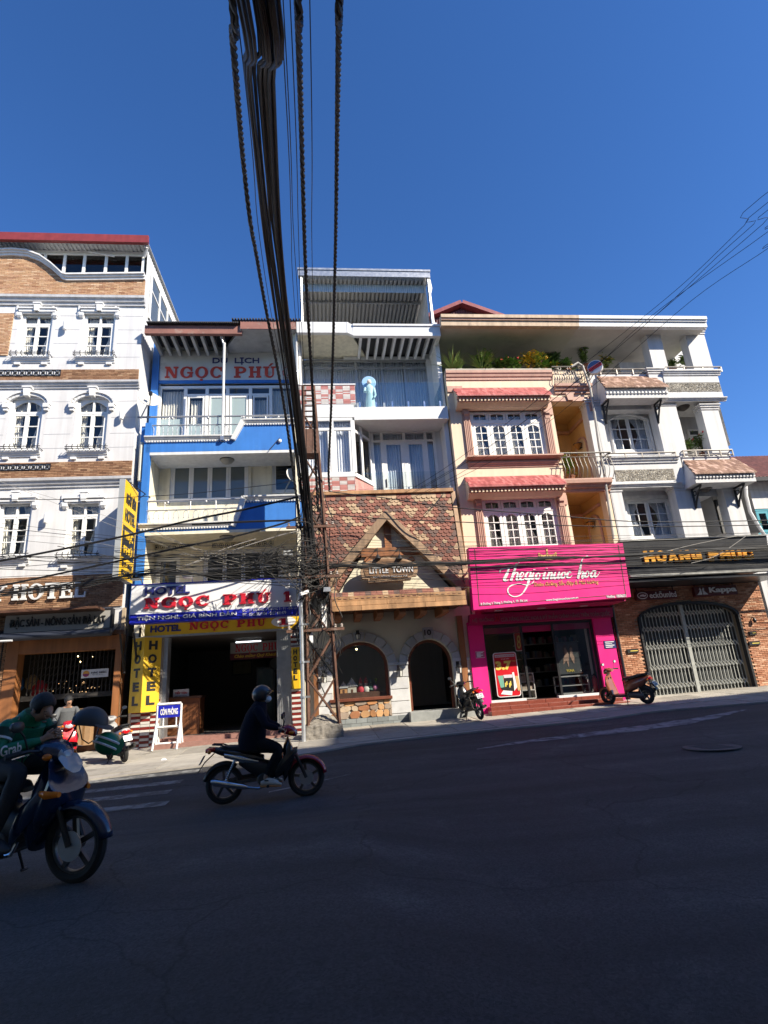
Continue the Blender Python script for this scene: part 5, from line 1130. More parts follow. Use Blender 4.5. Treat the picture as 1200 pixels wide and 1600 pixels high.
# ------------------------------------------------------------ shingled gift shop
shp=thing('gift_shop','brown shingled shop front with cream timber gable and two stone arches','building',.5,0,.65)
WOODL=M('weathered_wood',(.38,.25,.155),.7,.3,2,.2,40,streak=.35,rnd=.3);WOODP=M('honey_plank',(.43,.235,.11),.6,.3,1.6,.2,50,streak=.35,rnd=.28)
STUC=M('cream_stucco',(.66,.61,.47),.8,.05,2,.08,60)
yT,yBt=-.10,-.62;zT=uz(600,771,yT)[1];zBt=uz(620,922,yBt)[1]
sl=lambda z:lerp(yT,yBt,(zT-z)/(zT-zBt))
SU0,SU1=uz(490,850,-.35)[0],uz(716,850,-.35)[0]
mb=MB();mb.hexa([(SU0,yBt+.03,zBt),(SU1,yBt+.03,zBt),(SU1,.3,zBt),(SU0,.3,zBt),(SU0,yT+.03,zT),(SU1,yT+.03,zT),(SU1,.3,zT),(SU0,.3,zT)]);mb.build('roof_board',WOODD,shp)
mb=MB();mb.box(SU0-.05,yT-.10,zT-.02,SU1+.08,yT+.15,zT+.10);mb.build('ridge_board',WOODP,shp);mb=MB();mb.hexa([(SU1,yBt-.03,zBt),(SU1+.14,yBt-.03,zBt),(SU1+.14,.2,zBt),(SU1,.2,zBt),(SU1,yT-.03,zT),(SU1+.14,yT-.03,zT),(SU1+.14,.2,zT),(SU1,.2,zT)]);mb.build('edge_board',WOODL,shp)
yG,yBg=-.66,-.98
ap=uz(603,795,yBg);gl_=uz(513,914,yBg);gr_=uz(724,919,yBg);zg0=min(gl_[1],gr_[1])
SHC=[('#875a4d',),('#66524b',),('#ab9378',)]
SHM=[M('shingle_%d'%i,c[0],.9,.15,8,.3,150,rnd=.22)for i,c in enumerate(SHC)]
sw_=.172;ex=.118;tmesh=[]
for m in SHM:
    q=MB();w2_=sw_*.97/2;pr=[(-w2_,ex*1.25),(-w2_,-ex*.25),(-w2_*.5,-ex*.72),(w2_*.5,-ex*.72),(w2_,-ex*.25),(w2_,ex*1.25)]
    q.prism(pr,-.022,-.004);o=q.build('roof_shingle',m,shp,off=(0,0,0));tmesh.append(o.data);bpy.data.objects.remove(o)
tilt=math.atan2(yT-yBt,zT-zBt);spots=[];r=0;z=zBt+.06
from mathutils import noise as _ns
while z<zT-.12:
    u=SU0+sw_/2+(sw_/2 if r%2 else 0)
    while u<SU1-sw_*.4:
        t=(z-zg0)/(ap[1]-zg0);inside=t<.97 and lerp(gl_[0],ap[0],t)+.22<u<lerp(gr_[0],ap[0],t)-.22
        if not inside:
            v=_ns.noise(Vector((u*1.9,z*3.6,3.1)))+random.uniform(-.22,.22);k=2 if v>.23 else(1 if v<-.25 else 0);spots.append((u,z,k,r))
        u+=sw_
    z+=ex;r+=1
spots.sort(key=lambda s:-s[1])
for u,z,k,r in spots[:300]:piece('roof_shingle',tmesh[k],shp,(u,sl(z)-(.004 if r%2 else 0),z),rot=(-tilt-.19,0,0))
rest={}
for u,z,k,r in spots[300:]:
    q=rest.setdefault(k,MB());y=sl(z);w2_=sw_*.97/2
    pts=[(-w2_,ex*1.25),(-w2_,-ex*.25),(-w2_*.5,-ex*.72),(w2_*.5,-ex*.72),(w2_,-ex*.25),(w2_,ex*1.25)]
    def tr(p,d):return(u+p[0],sl(z+p[1])-d+p[1]*.19,z+p[1])
    f=[tr(p,.022)for p in pts];b=[tr(p,.004)for p in pts];q.add(f+b,[(0,1,2,3,4,5)[::-1]]+[(i,(i+1)%6,6+(i+1)%6,6+i)for i in range(6)])
for k,q in rest.items():q.build('roof_shingles',SHM[k],shp,kind='stuff')
mb=MB();mb.prism([(gl_[0]+.2,zg0-.1),(gr_[0]-.2,zg0-.1),(ap[0],ap[1]-.2)],yG,.1);mb.build('gable_stucco',STUC,shp)
def board(name,p,q,wd,y0,y1,mat):
    d=Vector((q[0]-p[0],q[1]-p[1])).normalized();nn=Vector((-d.y,d.x))*wd/2;mb=MB();mb.prism([(p[0]+nn.x,p[1]+nn.y),(p[0]-nn.x,p[1]-nn.y),(q[0]-nn.x,q[1]-nn.y),(q[0]+nn.x,q[1]+nn.y)],y0,y1);return mb.build(name,mat,shp,bevel=.006)
board('barge_board',(gl_[0]-.02,gl_[1]),(ap[0]+.06,ap[1]-.12),.24,yBg,yG+.3,WOODL);board('barge_board',(gr_[0]+.02,gr_[1]),(ap[0]-.06,ap[1]-.12),.24,yBg-.004,yG+.3,WOODL)
WOODB=M('orange_brown_beam',(.30,.115,.04),.6,.25,2,.15,40,streak=.3,rnd=.15)
pg=lambda px,py:uz(px,py,yG-.06)
t_,l_,b_=pg(604,812),pg(552,862),pg(604,862);r_=pg(664,862)
mb=MB();mb.box(t_[0]-.11,yG-.08,b_[1]+.12,t_[0]+.11,yG-.004,t_[1]+.1);mb.build('king_post',WOODB,shp)
tz=b_[1];zz=lambda u:None
tt=(tz-zg0)/(ap[1]-zg0);mb=MB();mb.box(lerp(gl_[0],ap[0],tt)+.12,yG-.09,tz-.14,lerp(gr_[0],ap[0],tt)-.12,yG-.005,tz+.13);mb.build('collar_beam',WOODB,shp)
board('brace',pg(571,873),pg(590,886),.17,yG-.075,yG-.006,WOODB);board('brace',pg(646,871),pg(630,884),.17,yG-.075,yG-.006,WOODB)
mb=MB();mb.box(gl_[0]+.2,yG-.07,zg0-.12,gr_[0]-.2,yG-.003,zg0+.06);mb.build('sill_beam',WOODL,shp)
yP=-1.5;zp1=uz(622,928,yP)[1];zp0=uz(622,951,yP)[1];pu0,pu1=uz(517,942,yP)[0],uz(727.5,932,yP)[0]
mb=MB();mb.hexa([(pu0,yP+.05,zp1-.05),(pu1,yP+.05,zp1-.05),(pu1,yG,zp1-.05),(pu0,yG,zp1-.05),(pu0,yP+.05,zp1),(pu1,yP+.05,zp1),(pu1,yG,zg0-.06),(pu0,yG,zg0-.06)]);mb.build('skirt_board',WOODD,shp)
q=MB();rows=3
for r in range(rows+1):
    t=r/rows;z,y=lerp(zp1+.03,zg0-.03,t),lerp(yP+.03,yG-.02,t);u=pu0+(sw_/2 if r%2 else 0)
    while u<pu1-sw_*.5:
        q.cm=2 if random.random()<.15 else(1 if random.random()<.3 else 0);a,b=u+.003,u+sw_-.003;o_=.012+r*.006
        q.add([(a,y-.03,z-.06),(b,y-.03,z-.06),(b,y+.14,z+.12),(a,y+.14,z+.12),((a+b)/2+.045,y-.07,z-.105),((a+b)/2-.045,y-.07,z-.105)],[(0,5,4,1,2,3)]);u+=sw_
q.build('skirt_shingles',SHM,shp,kind='stuff')
hh=(zp1-zp0)/3
for r in range(3):
    cuts=[pu0]+sorted(random.uniform(pu0+.6,pu1-.6)for _ in range(2))+[pu1]
    for a,b in zip(cuts,cuts[1:]):
        if b-a<.1:continue
        mb=MB();o_=random.uniform(0,.015)+.02*(2-r);mb.box(a+.004,yP-.02-o_,zp0+r*hh+.004,b-.004,yP+.03,zp0+(r+1)*hh-.004);mb.build('fascia_plank',WOODP,shp,bevel=.006)
mb=MB();mb.box(pu0,yP+.02,zp0+.1,pu1,.02,zp0+.16);mb.build('soffit',WOODD,shp)
for px in(528,560,593,627,660,694):x=uz(px,960,-1.0)[0];mb=MB();mb.prismx([(yP+.18,zp0+.1),(yP+.18,zp0-.08),(yP+.3,zp0-.17),(-.02,zp0-.17),(-.02,zp0+.1)],x-.10,x+.10);mb.build('rafter_tail',WOODB,shp,bevel=.008)
GW0,GW1=-2.4,3.0;wl=lambda px,py,y=0:uz(px,py,y)
wa0,wa1,wzs,wzt,wzb=wl(520,1060)[0],wl(607.5,1060)[0],wl(565,1042)[1],wl(561,1003)[1],wl(565,1090)[1]
da0,da1,dzs,dzt,dzb=wl(639,1060)[0],wl(709,1060)[0],wl(675,1036)[1],wl(671,999)[1],wl(675,1109)[1]
def arch_pts(a0,a1,zs,zt,n=16):c,rw=(a0+a1)/2,(a1-a0)/2;return[(c-rw*math.cos(math.pi*i/n),zs+(zt-zs)*math.sin(math.pi*i/n))for i in range(n+1)]
mb=MB();ztop_=zp0+.15
A1,A2=arch_pts(wa0,wa1,wzs,wzt),arch_pts(da0,da1,dzs,dzt)
def under(pts):
    for a,b in zip(pts,pts[1:]):mb.quad((a[0],0,a[1]),(b[0],0,b[1]),(b[0],0,ztop_),(a[0],0,ztop_));mb.quad((a[0],0,a[1]),(a[0],.3,a[1]),(b[0],.3,b[1]),(b[0],0,b[1]))
under(A1);under(A2)
for a,b in((GW0,wa0),(wa1,da0),(da1,GW1)):mb.quad((a,0,.3),(b,0,.3),(b,0,ztop_),(a,0,ztop_))
mb.quad((wa0,0,.3),(wa1,0,.3),(wa1,0,wzb),(wa0,0,wzb))
for x,z0_,z1_ in((wa0,wzb,wzs),(wa1,wzb,wzs),(da0,dzb-.3,dzs),(da1,dzb-.3,dzs)):mb.quad((x,0,z0_),(x,.3,z0_),(x,.3,z1_),(x,0,z1_))
mb.build('wall',STUC,shp)
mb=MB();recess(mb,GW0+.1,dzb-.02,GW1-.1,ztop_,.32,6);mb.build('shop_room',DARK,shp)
STONE=M('grey_ashlar',(.40,.41,.42),.75,.2,5,.25,90,rnd=.22)
def voussoirs(a0,a1,zs,zt,n,th,key):
    c=(a0+a1)/2;rw=(a1-a0)/2;rh=zt-zs
    for i in range(n):
        t0,t1=math.pi*i/n+.012,math.pi*(i+1)/n-.012;mb=MB();pts=[]
        kx=th*.35 if(key and i==n//2)else 0
        for j in range(5):t=lerp(t0,t1,j/4);pts.append((c-(rw+.02)*math.cos(t),zs+(rh+.02)*math.sin(t)))
        for j in range(4,-1,-1):t=lerp(t0,t1,j/4);pts.append((c-(rw+th+kx)*math.cos(t),zs+(rh+th+kx)*math.sin(t)))
        mb.prism(pts,-.06-(.03 if kx else 0)-random.uniform(0,.008),-.002);mb.build('arch_stone',STONE,shp,bevel=.008)
voussoirs(wa0+.02,wa1-.02,wzs,wzt,9,.30,False);voussoirs(da0,da1,dzs,dzt,9,.28,True)
hn=thing('house_number','number 10 carved on the keystone over the arched door','number plate',(da0+da1)/2,-.1,dzt);text(hn,'10',(da0+da1)/2-.12,dzt+.12,(da0+da1)/2+.10,dzt+.30,-.095,BLACKP,.02)
PST=M('pale_pier_stone',(.58,.58,.58),.7,.15,5,.15,90,rnd=.15)
for a,b in((wa1+.02,da0-.02),(da1+.02,GW1-.25),(-2.05,wa0-.02)):
    z=.45;zs_=min(wzs,dzs)
    for k in range(5):
        z1_=lerp(.45,zs_,(k+1)/5);mb=MB();mb.box(a,-.055-random.uniform(0,.006),z+.008,b,-.002,z1_-.008);mb.build('pier_stone',PST,shp,bevel=.008);z=z1_
    mb=MB();mb.box(a-.02,-.09,zs_,b+.02,-.002,zs_+.10);mb.build('pier_cap',PST,shp,bevel=.01)
MAHO=M('mahogany',(.16,.045,.022),.5,.2,2,streak=.25)
def arch_frame(a0,a1,zs,zt,zb,w_,y0,y1,name,bottom=True):
    mb=MB();o=arch_pts(a0,a1,zs,zt);i=arch_pts(a0+w_,a1-w_,zs,zt-w_)
    for k in range(len(o)-1):mb.prism([o[k],o[k+1],i[k+1],i[k]],y0,y1)
    mb.box(a0,y0,zb,a0+w_,y1,zs);mb.box(a1-w_,y0,zb,a1,y1,zs)
    return mb.build(name,mat_=None)if False else mb.build(name,MAHO,shp)
sf=arch_frame(wa0,wa1,wzs,wzt,wzb,.09,.06,.2,'shop_window');df=arch_frame(da0,da1,dzs,dzt,dzb,.08,.1,.25,'door_frame')
mb=MB();i_=arch_pts(wa0+.09,wa1-.09,wzs,wzt-.09);mb.add([(p[0],.14,p[1])for p in i_]+[(wa1-.09,.14,wzb),(wa0+.09,.14,wzb)],[tuple(range(len(i_)+2))]);mb.build('pane',glass('shop_glass',(.85,.87,.88),.9),sf)
mb=MB();mb.box(wa0-.12,-.16,wzb-.09,wa1+.06,.2,wzb);mb.build('window_sill',MAHO,shp,bevel=.01)
ROCK=[M('sandstone_%d'%i,c,.85,.2,4,.4,60,rnd=.2)for i,c in enumerate(('#b07c50','#c79a6c','#a8724e','#c4ae92','#9b8a7a'))]
cz0,cz1=wl(560,1122)[1],wzb-.10;cu0,cu1=wa0-.1,wa1+.02
mb=MB();mb.box(cu0,-.05,cz0,cu1,-.001,cz1);mb.build('stone_bed',M('pale_mortar',(.45,.42,.36),.95,.15,8),shp)
rnd_=random.Random(4);rows=[(0,.42),(.42,.75),(.75,1)]
for(t0,t1)in rows:
    u=cu0
    while u<cu1-.05:
        w_=rnd_.uniform(.16,.38);b=min(u+w_,cu1);za,zb2=lerp(cz0,cz1,t0),lerp(cz0,cz1,t1);cx_,cz_=(u+b)/2,(za+zb2)/2;pts=[];m=rnd_.choice((6,7,8));ph=rnd_.random()
        for j in range(m):a=2*math.pi*(j+ph)/m;pts.append((cx_+max(-1,min(1,1.25*math.cos(a)))*(b-u)/2*rnd_.uniform(.93,1.03),cz_+max(-1,min(1,1.25*math.sin(a)))*(zb2-za)/2*rnd_.uniform(.92,1.06)))
        mb=MB();mb.prism(pts,-.075-rnd_.uniform(0,.035),-.045);mb.build('cladding_stone',rnd_.choice(ROCK),shp,bevel=.006);u=b
SLATE=M('slate_tile',(.22,.24,.24),.7,.15,6,rnd=.25);bz0_=gz(-.5,0)+PAVH-.05
for r in range(2):
    u=cu0-.05-(.15 if r else 0)
    while u<da0-.0:
        mb=MB();a,b=max(u,cu0-.05)+.004,min(u+.32,da0)-.004
        if b-a>.04:mb.box(a,-.09,lerp(bz0_,cz0,r/2)+.004,b,-.03,lerp(bz0_,cz0,(r+1)/2)-.004);mb.build('plinth_tile',SLATE,shp)
        u+=.32
mb=MB();mb.box(da0-.1,-.42,.3,GW1-.05,.35,dzb-.005);mb.build('door_step',M('grey_step',(.28,.29,.28),.8,.2,5,.2,80),shp,bevel=.015)
mb=MB();x0,x1=wl(720,1030,-.1)[0],wl(729,1030,-.1)[0];mb.box(x0,-.12,.4,x1,-.02,ztop_-.3);mb.build('corner_post',WOODO,shp);mb=MB();x0,x1=wl(490,1060)[0],wl(497,1060)[0];mb.box(x0,-.12,.3,x1,-.02,2.9);mb.build('corner_post',WOODO,shp)
ltn=thing('carved_sign','carved wooden shop sign with white letters in the timber gable','sign',.7,-1.0,4.6);yS=-1.12
pl=[uz(*p,yS)for p in((566,905),(575,905),(575,911),(642,906),(643,901),(651,900),(653,889),(650,880),(643,877),(628,872),(605,870),(588,872),(573,878),(566,882),(563,893))]
mb=MB();mb.prism(pl,yS,yS+.14);mb.build('board',WOODL,ltn,bevel=.01)
cxx=sum(p[0]for p in pl)/len(pl);czz=sum(p[1]for p in pl)/len(pl);mb=MB();mb.prism([(cxx+(p[0]-cxx)*.88,czz+(p[1]-czz)*.8+.02)for p in pl],yS-.015,yS-.001);mb.build('raised_face',M('sign_face_wood',(.22,.12,.06),.6,.25,2,streak=.3),ltn)
text(ltn,'LITTLE  TOWN',uz(577,890,yS)[0],uz(610,895.5,yS)[1],uz(645,887,yS)[0],uz(610,886,yS)[1],yS-.016,SW,.02,depth=.02);text(ltn,'QUÀ TẶNG CỦA LITTLE',uz(583,900,yS)[0],uz(610,902.5,yS)[1],uz(636,898,yS)[0],uz(610,898.5,yS)[1],yS-.016,SW,.0)
for i,px in enumerate((590.5,624.5)):
    t=thing('gable_lamp',('left','right')[i]+' black cone spotlight hanging over the carved wooden sign','lamp',*uz(px,862,yS)[:1],yG-.1,uz(px,870,yS)[1],'cone lamps over the carved sign');x,z=uz(px,871,yS-.05)
    mb=MB();mb.lathe([(.10,-.04),(.08,.0),(.04,.07),(.02,.10)],(x,yS-.05,z),12);mb.build('shade',IRON,t,smooth=True);mb=MB();mb.tube([(x,yS-.05,z+.1),(x,yS-.05,z+.3),(x,yG-.08,z+.34)],.012,5);mb.ball((x,yG-.1,z+.34),.04,8,6);mb.build('arm',IRON,t)
def lantern(px,py,y,lab,s=1.0):
    x,z=uz(px,py,y);t=thing('wall_lantern',lab,'lantern',x,y,z,'iron lanterns on the gift shop');h=.30*s;w_=.085*s
    mb=MB();mb.lathe([(.02,h*.62),(w_*1.3,h*.30),(w_*1.25,h*.27)],(x,y,z),4);mb.lathe([(w_*.8,-h*.34),(w_*.9,-h*.30)],(x,y,z),4)
    for sx,sy in((1,0),(-1,0),(0,1),(0,-1)):mb.bar((x+sx*w_*1.1,y+sy*w_*1.1,z+h*.28),(x+sx*w_*.85,y+sy*w_*.85,z-h*.3),.012)
    mb.tube([(x,y,z+h*.62),(x,y,z+h*.8),(x,y+.1,z+h*.85),(x,0,z+h*.6)],.012,5);mb.build('cage',IRON,t);mb=MB();mb.lathe([(w_*.72,-h*.28),(w_*.95,h*.26)],(x,y,z),4);mb.build('lantern_glass',M('milky_glass',(.45,.45,.42),.2),t);mb=MB();mb.box(x-.05,-.07,z+h*.2,x+.05,-.055,z+h*.9);mb.build('backplate',IRON,t)
lantern(624.5,1052,-.2,'iron lantern on the stone pier between shop window and arched door');lantern(717.5,1047,-.2,'iron lantern right of the arched door');lantern(559.5,995,-.2,'iron lantern on the crown of the shop window arch',.8);lantern(506,1062,-.2,'iron lantern left of the shop window behind the pole')
def toy(px,lab,mk,name='ornament'):
    x,_=uz(px,1080,.36);t=thing(name,lab,'ornament',x,.36,wzb+.16,'ornaments in the shop window');mk(t,x,.36,wzb+.16)
mb=MB();mb.box(wa0+.1,.2,wzb,wa1-.1,.6,wzb+.16);mb.build('display_shelf',WOODD,shp)
def mk_house(t,x,y,z,c='#b9b4a6',s=1):
    mb=MB();mb.box(x-.11*s,y-.09,z,x+.11*s,y+.09,z+.17*s);mb.build('house_wall',M('toy_'+c,c,.7),t);mb=MB();mb.prism([(x-.15*s,z+.15*s),(x+.15*s,z+.15*s),(x,z+.36*s)],y-.12,y+.1);mb.build('house_roof',M('toy_roof',(.45,.47,.48),.7),t);mb=MB();mb.box(x-.03,y-.1,z,x+.03,y-.088,z+.1);mb.build('house_door',WOODD,t)
def mk_gnome(t,x,y,z,c=(.5,.04,.06)):
    mb=MB();mb.lathe([(.10,0),(.12,.06),(.09,.16),(.05,.2)],(x,y,z),10);mb.build('body',M('gnome_%.2f'%c[0],c,.7),t,smooth=True);mb=MB();mb.ball((x,y-.02,z+.23),.06,8,6);mb.build('face',M('gnome_face',(.6,.45,.36),.7),t,smooth=True);mb=MB();mb.lathe([(.075,0),(.05,.1),(.005,.2)],(x,y,z+.26),10);mb.build('hat',M('gnome_hat',(.5,.06,.05),.7),t,smooth=True)
def mk_tree(t,x,y,z):
    mb=MB()
    for k in range(4):mb.lathe([(.10-.02*k,.05+.08*k),(.01,.17+.08*k)],(x,y,z),9)
    mb.build('branches',M('toy_green',(.06,.14,.10),.7),t);mb=MB();mb.lathe([(.025,0),(.025,.07)],(x,y,z),6);mb.build('trunk',WOODD,t)
def mk_ball(t,x,y,z):
    mb=MB();mb.ball((x,y,z+.10),.10,12,9);mb.build('ball',M('pink_bauble',(.55,.22,.36),.3),t,smooth=True);mb=MB();mb.tube([(x+.02,y,z+.19),(x+.03,y,z+.34)],.02,6);mb.ball((x+.03,y,z+.34),.05,8,6);mb.build('stem',M('toy_leaf',(.2,.3,.05),.7),t)
toy(537,'tiny wooden house with blue top at the left of the shop window',lambda t,x,y,z:mk_house(t,x,y,z,'#b98a5a',1));toy(550,'grey gabled toy house in the shop window',lambda t,x,y,z:mk_house(t,x,y,z,'#b9b4a6',1.25));toy(564,'red and white gnome doll in the middle of the shop window',lambda t,x,y,z:mk_gnome(t,x,y,z));toy(572.5,'pale small doll right of the gnome in the shop window',lambda t,x,y,z:mk_gnome(t,x,y,z,(.55,.55,.5)));toy(579,'small dark green toy fir tree in the shop window',mk_tree);toy(587,'pink round bauble with a green stem in the shop window',mk_ball)
WB=emit('warm_bulb',(1,.75,.35),6);t=thing('hanging_bulb','small lit warm bulb high inside the shop window','light bulb',*uz(557,1014,.6)[:1],.6,uz(557,1014,.6)[1]);x,z=uz(557,1014.5,.6);mb=MB();mb.ball((x,.6,z),.03,8,6);mb.build('bulb',WB,t);mb=MB();mb.tube([(x,.6,z+.03),(x,.6,ztop_)],.006,4);mb.build('cord',IRON,t)
# ------------------------------------------------------------ peach house
PEACH=M('peach_plaster',(.75,.60,.44),.75,.06,1.2,.04,80,streak=.07,dirt=((.50,.33,.2),1.2,.62,.5));PINKM=M('dusty_pink_moulding',(.50,.29,.22),.6,.1,5,streak=.12);ORNG=M('ochre_plaster',(.62,.39,.16),.75,.08,1.5,streak=.08)
PINKTILE=M('pink_roof_tile',(.4,.14,.13),.6,.2,9,tint=['#ab5a58','#9f4d4c','#b86e6b','#944644','#af615e'])
PKU0,PKU1=3.06,8.58
pk=thing('peach_house','peach house with pink tile hoods over white windows above the pink shop','building',5.8,0,.6)
k_=lambda px,py,y=0:uz(px,py,y)
Y0=0.0
op1=(k_(872,690)[0],k_(900,752)[1],k_(931,690)[0],k_(890,628)[1]);op2=(k_(893,820)[0],5.0,k_(952,810)[0],k_(920,765)[1])
wn1=(k_(738,680)[0],k_(800,715)[1],k_(852,680)[0],k_(792,642)[1]);wn2=(k_(757,818)[0],k_(812,858)[1],k_(874,818)[0],k_(806,779)[1])
ztp=k_(785,580)[1]
mb=MB();wall_holes(mb,PKU0,4.4,PKU1,ztp,[op1,op2,wn1,wn2],Y0,.35);mb.build('wall',PEACH,pk)
mb=MB();mb.box(PKU0-.0,.02,.5,PKU0+.1,8,ztp-.05);mb.box(PKU1-.1,.4,4.4,PKU1,8,ztp-.05);mb.box(PKU0,7.8,.5,PKU1,8,15);mb.build('side_wall',PEACH,pk)
for o_ in(op1,op2):
    mb=MB();recess(mb,o_[0]-.0,o_[1],o_[2]+.0,o_[3],.35,1.9);mb.build('loggia',ORNG,pk)
    u0,z0,u1,z1=o_
    mb=MB();zc_=z1-.45;mb.box(u0+.02,1.70,zc_-.05,u1-.05,1.89,zc_+.05);mb.box(u1-.12,.4,zc_-.05,u1-.012,1.70,zc_+.05);mb.build('loggia_cornice',PINKM,pk)
    mb=MB();n=10;cy,hw,zsp=1.05,.42,z0+1.65;pts=[(cy-hw,z0+.25),(cy+hw,z0+.25)]+[(cy+hw*math.cos(math.pi*i/n),zsp+hw*1.1*math.sin(math.pi*i/n))for i in range(n+1)]
    mb.prismx(pts,u1-.03,u1-.01);mb.build('niche',M('niche_cream',(.62,.50,.34),.7,.06,2),pk)
    mb=MB()
    ring=[(cy-hw-.03,z0+.25)]+[(cy-(hw+.03)*math.cos(math.pi*i/n),zsp+(hw*1.1+.03)*math.sin(math.pi*i/n))for i in range(n+1)]+[(cy+hw+.03,z0+.25)]
    mb.tube([(u1-.04,a,b)for a,b in ring],.045,6);mb.build('niche_moulding',PINKM,pk,smooth=True)
    sn=thing('sconce','small amber cone sconce in the niche of the '+('upper' if o_ is op1 else 'lower')+' ochre loggia','wall lamp',u1-.1,1.0,zsp,'amber sconces in the loggias')
    mb=MB();mb.lathe([(.16,.12),(.02,-.1)],(u1-.2,1.0,zsp+.1),10);mb.build('shade',M('amber_glass',(.35,.15,.03),.3),sn,smooth=True);mb=MB();mb.lathe([(.17,.12),(.17,.15)],(u1-.2,1.0,zsp+.1),10);mb.bar((u1-.2,1.0,zsp),(u1-.03,1.0,zsp+.12),.03);mb.build('bracket',IRON,sn)
    du0,du1=u0+.02,u0+.75;dw_=grid_window(pk,du0,z0+.02,du1,z1-.75,1.78,1,3,1,transom=.2,fw=.06,sw=.12,d=.08,room=False,curt=None,gl=DGL,name='loggia_door')
    mb=MB();mb.box(u0-.24,-.07,z1,u1+.12,-.001,z1+.17);mb.box(u0-.24,-.065,z1-.55,u0-.04,-.002,z1);mb.box(u1+.0,-.065,z1-.4,u1+.12,-.002,z1);c=(u0+u1)/2;mb.prism([(c-.1,z1+.02),(c+.1,z1+.02),(c+.16,z1+.32),(c-.16,z1+.32)],-.12,-.06);mb.build('opening_moulding',PINKM,pk)
IRONG=M('pewter_iron',(.26,.24,.21),.4,.15,8,metal=.6)
def belly_rail(parent,u0,u1,zb,zt,y,out,n,mat=IRONG,side=None):
    mb=MB();mb.tube([(u0,y-out,zt),(u1,y-out,zt)],.03,8);mb.tube([(u0,y-out*.5,zb+.03),(u1,y-out*.5,zb+.03)],.02,6);mb.tube([(u0,y-out,zt-.16),(u1,y-out,zt-.16)],.015,6)
    if side:mb.tube([(side,y,zt),(side,y-out,zt)],.03,8)
    rl=mb.build('railing',mat,parent,smooth=True);h=zt-zb;q=MB();off=FO[root_of(parent).name]
    q.tube([(0,-out*.5,.03),(0,-out*1.25,h*.18),(0,-out*1.55,h*.36),(0,-out*1.2,h*.58),(0,-out*.95,h*.78),(0,-out,h-.16)],.012,5);q.ball((0,-out*1.2,h*.58),.025,6,5)
    o=q.build('baluster',mat,parent,smooth=True,off=(0,0,0));me=o.data;bpy.data.objects.remove(o)
    for i in range(n):piece('baluster',me,rl,(lerp(u0+.05,u1-.05,i/(n-1)),y,zb))
    for i in range(3):
        q=MB();c=lerp(u0+.3,u1-.3,i/2);q.tube([(c+.06*math.cos(a*math.pi/5),y-out,zt-.08+.06*math.sin(a*math.pi/5))for a in range(11)],.012,5);q.build('rail_ring',mat,rl,smooth=True)
    return rl
zr1=k_(905,708,-.25)[1];belly_rail(pk,op1[0]-.15,op1[2]+.32,op1[1]-.02,zr1,-.05,.22,12)
mb=MB();cornice(mb,op1[0]-.3,PKU1+.02,op1[1]-.42,op1[1]-.06,-.0,.32);mb.box(op1[0]-.25,-.32,op1[1]-.06,PKU1+.02,.35,op1[1]-.003);mb.build('balcony_slab',PINKM,pk)
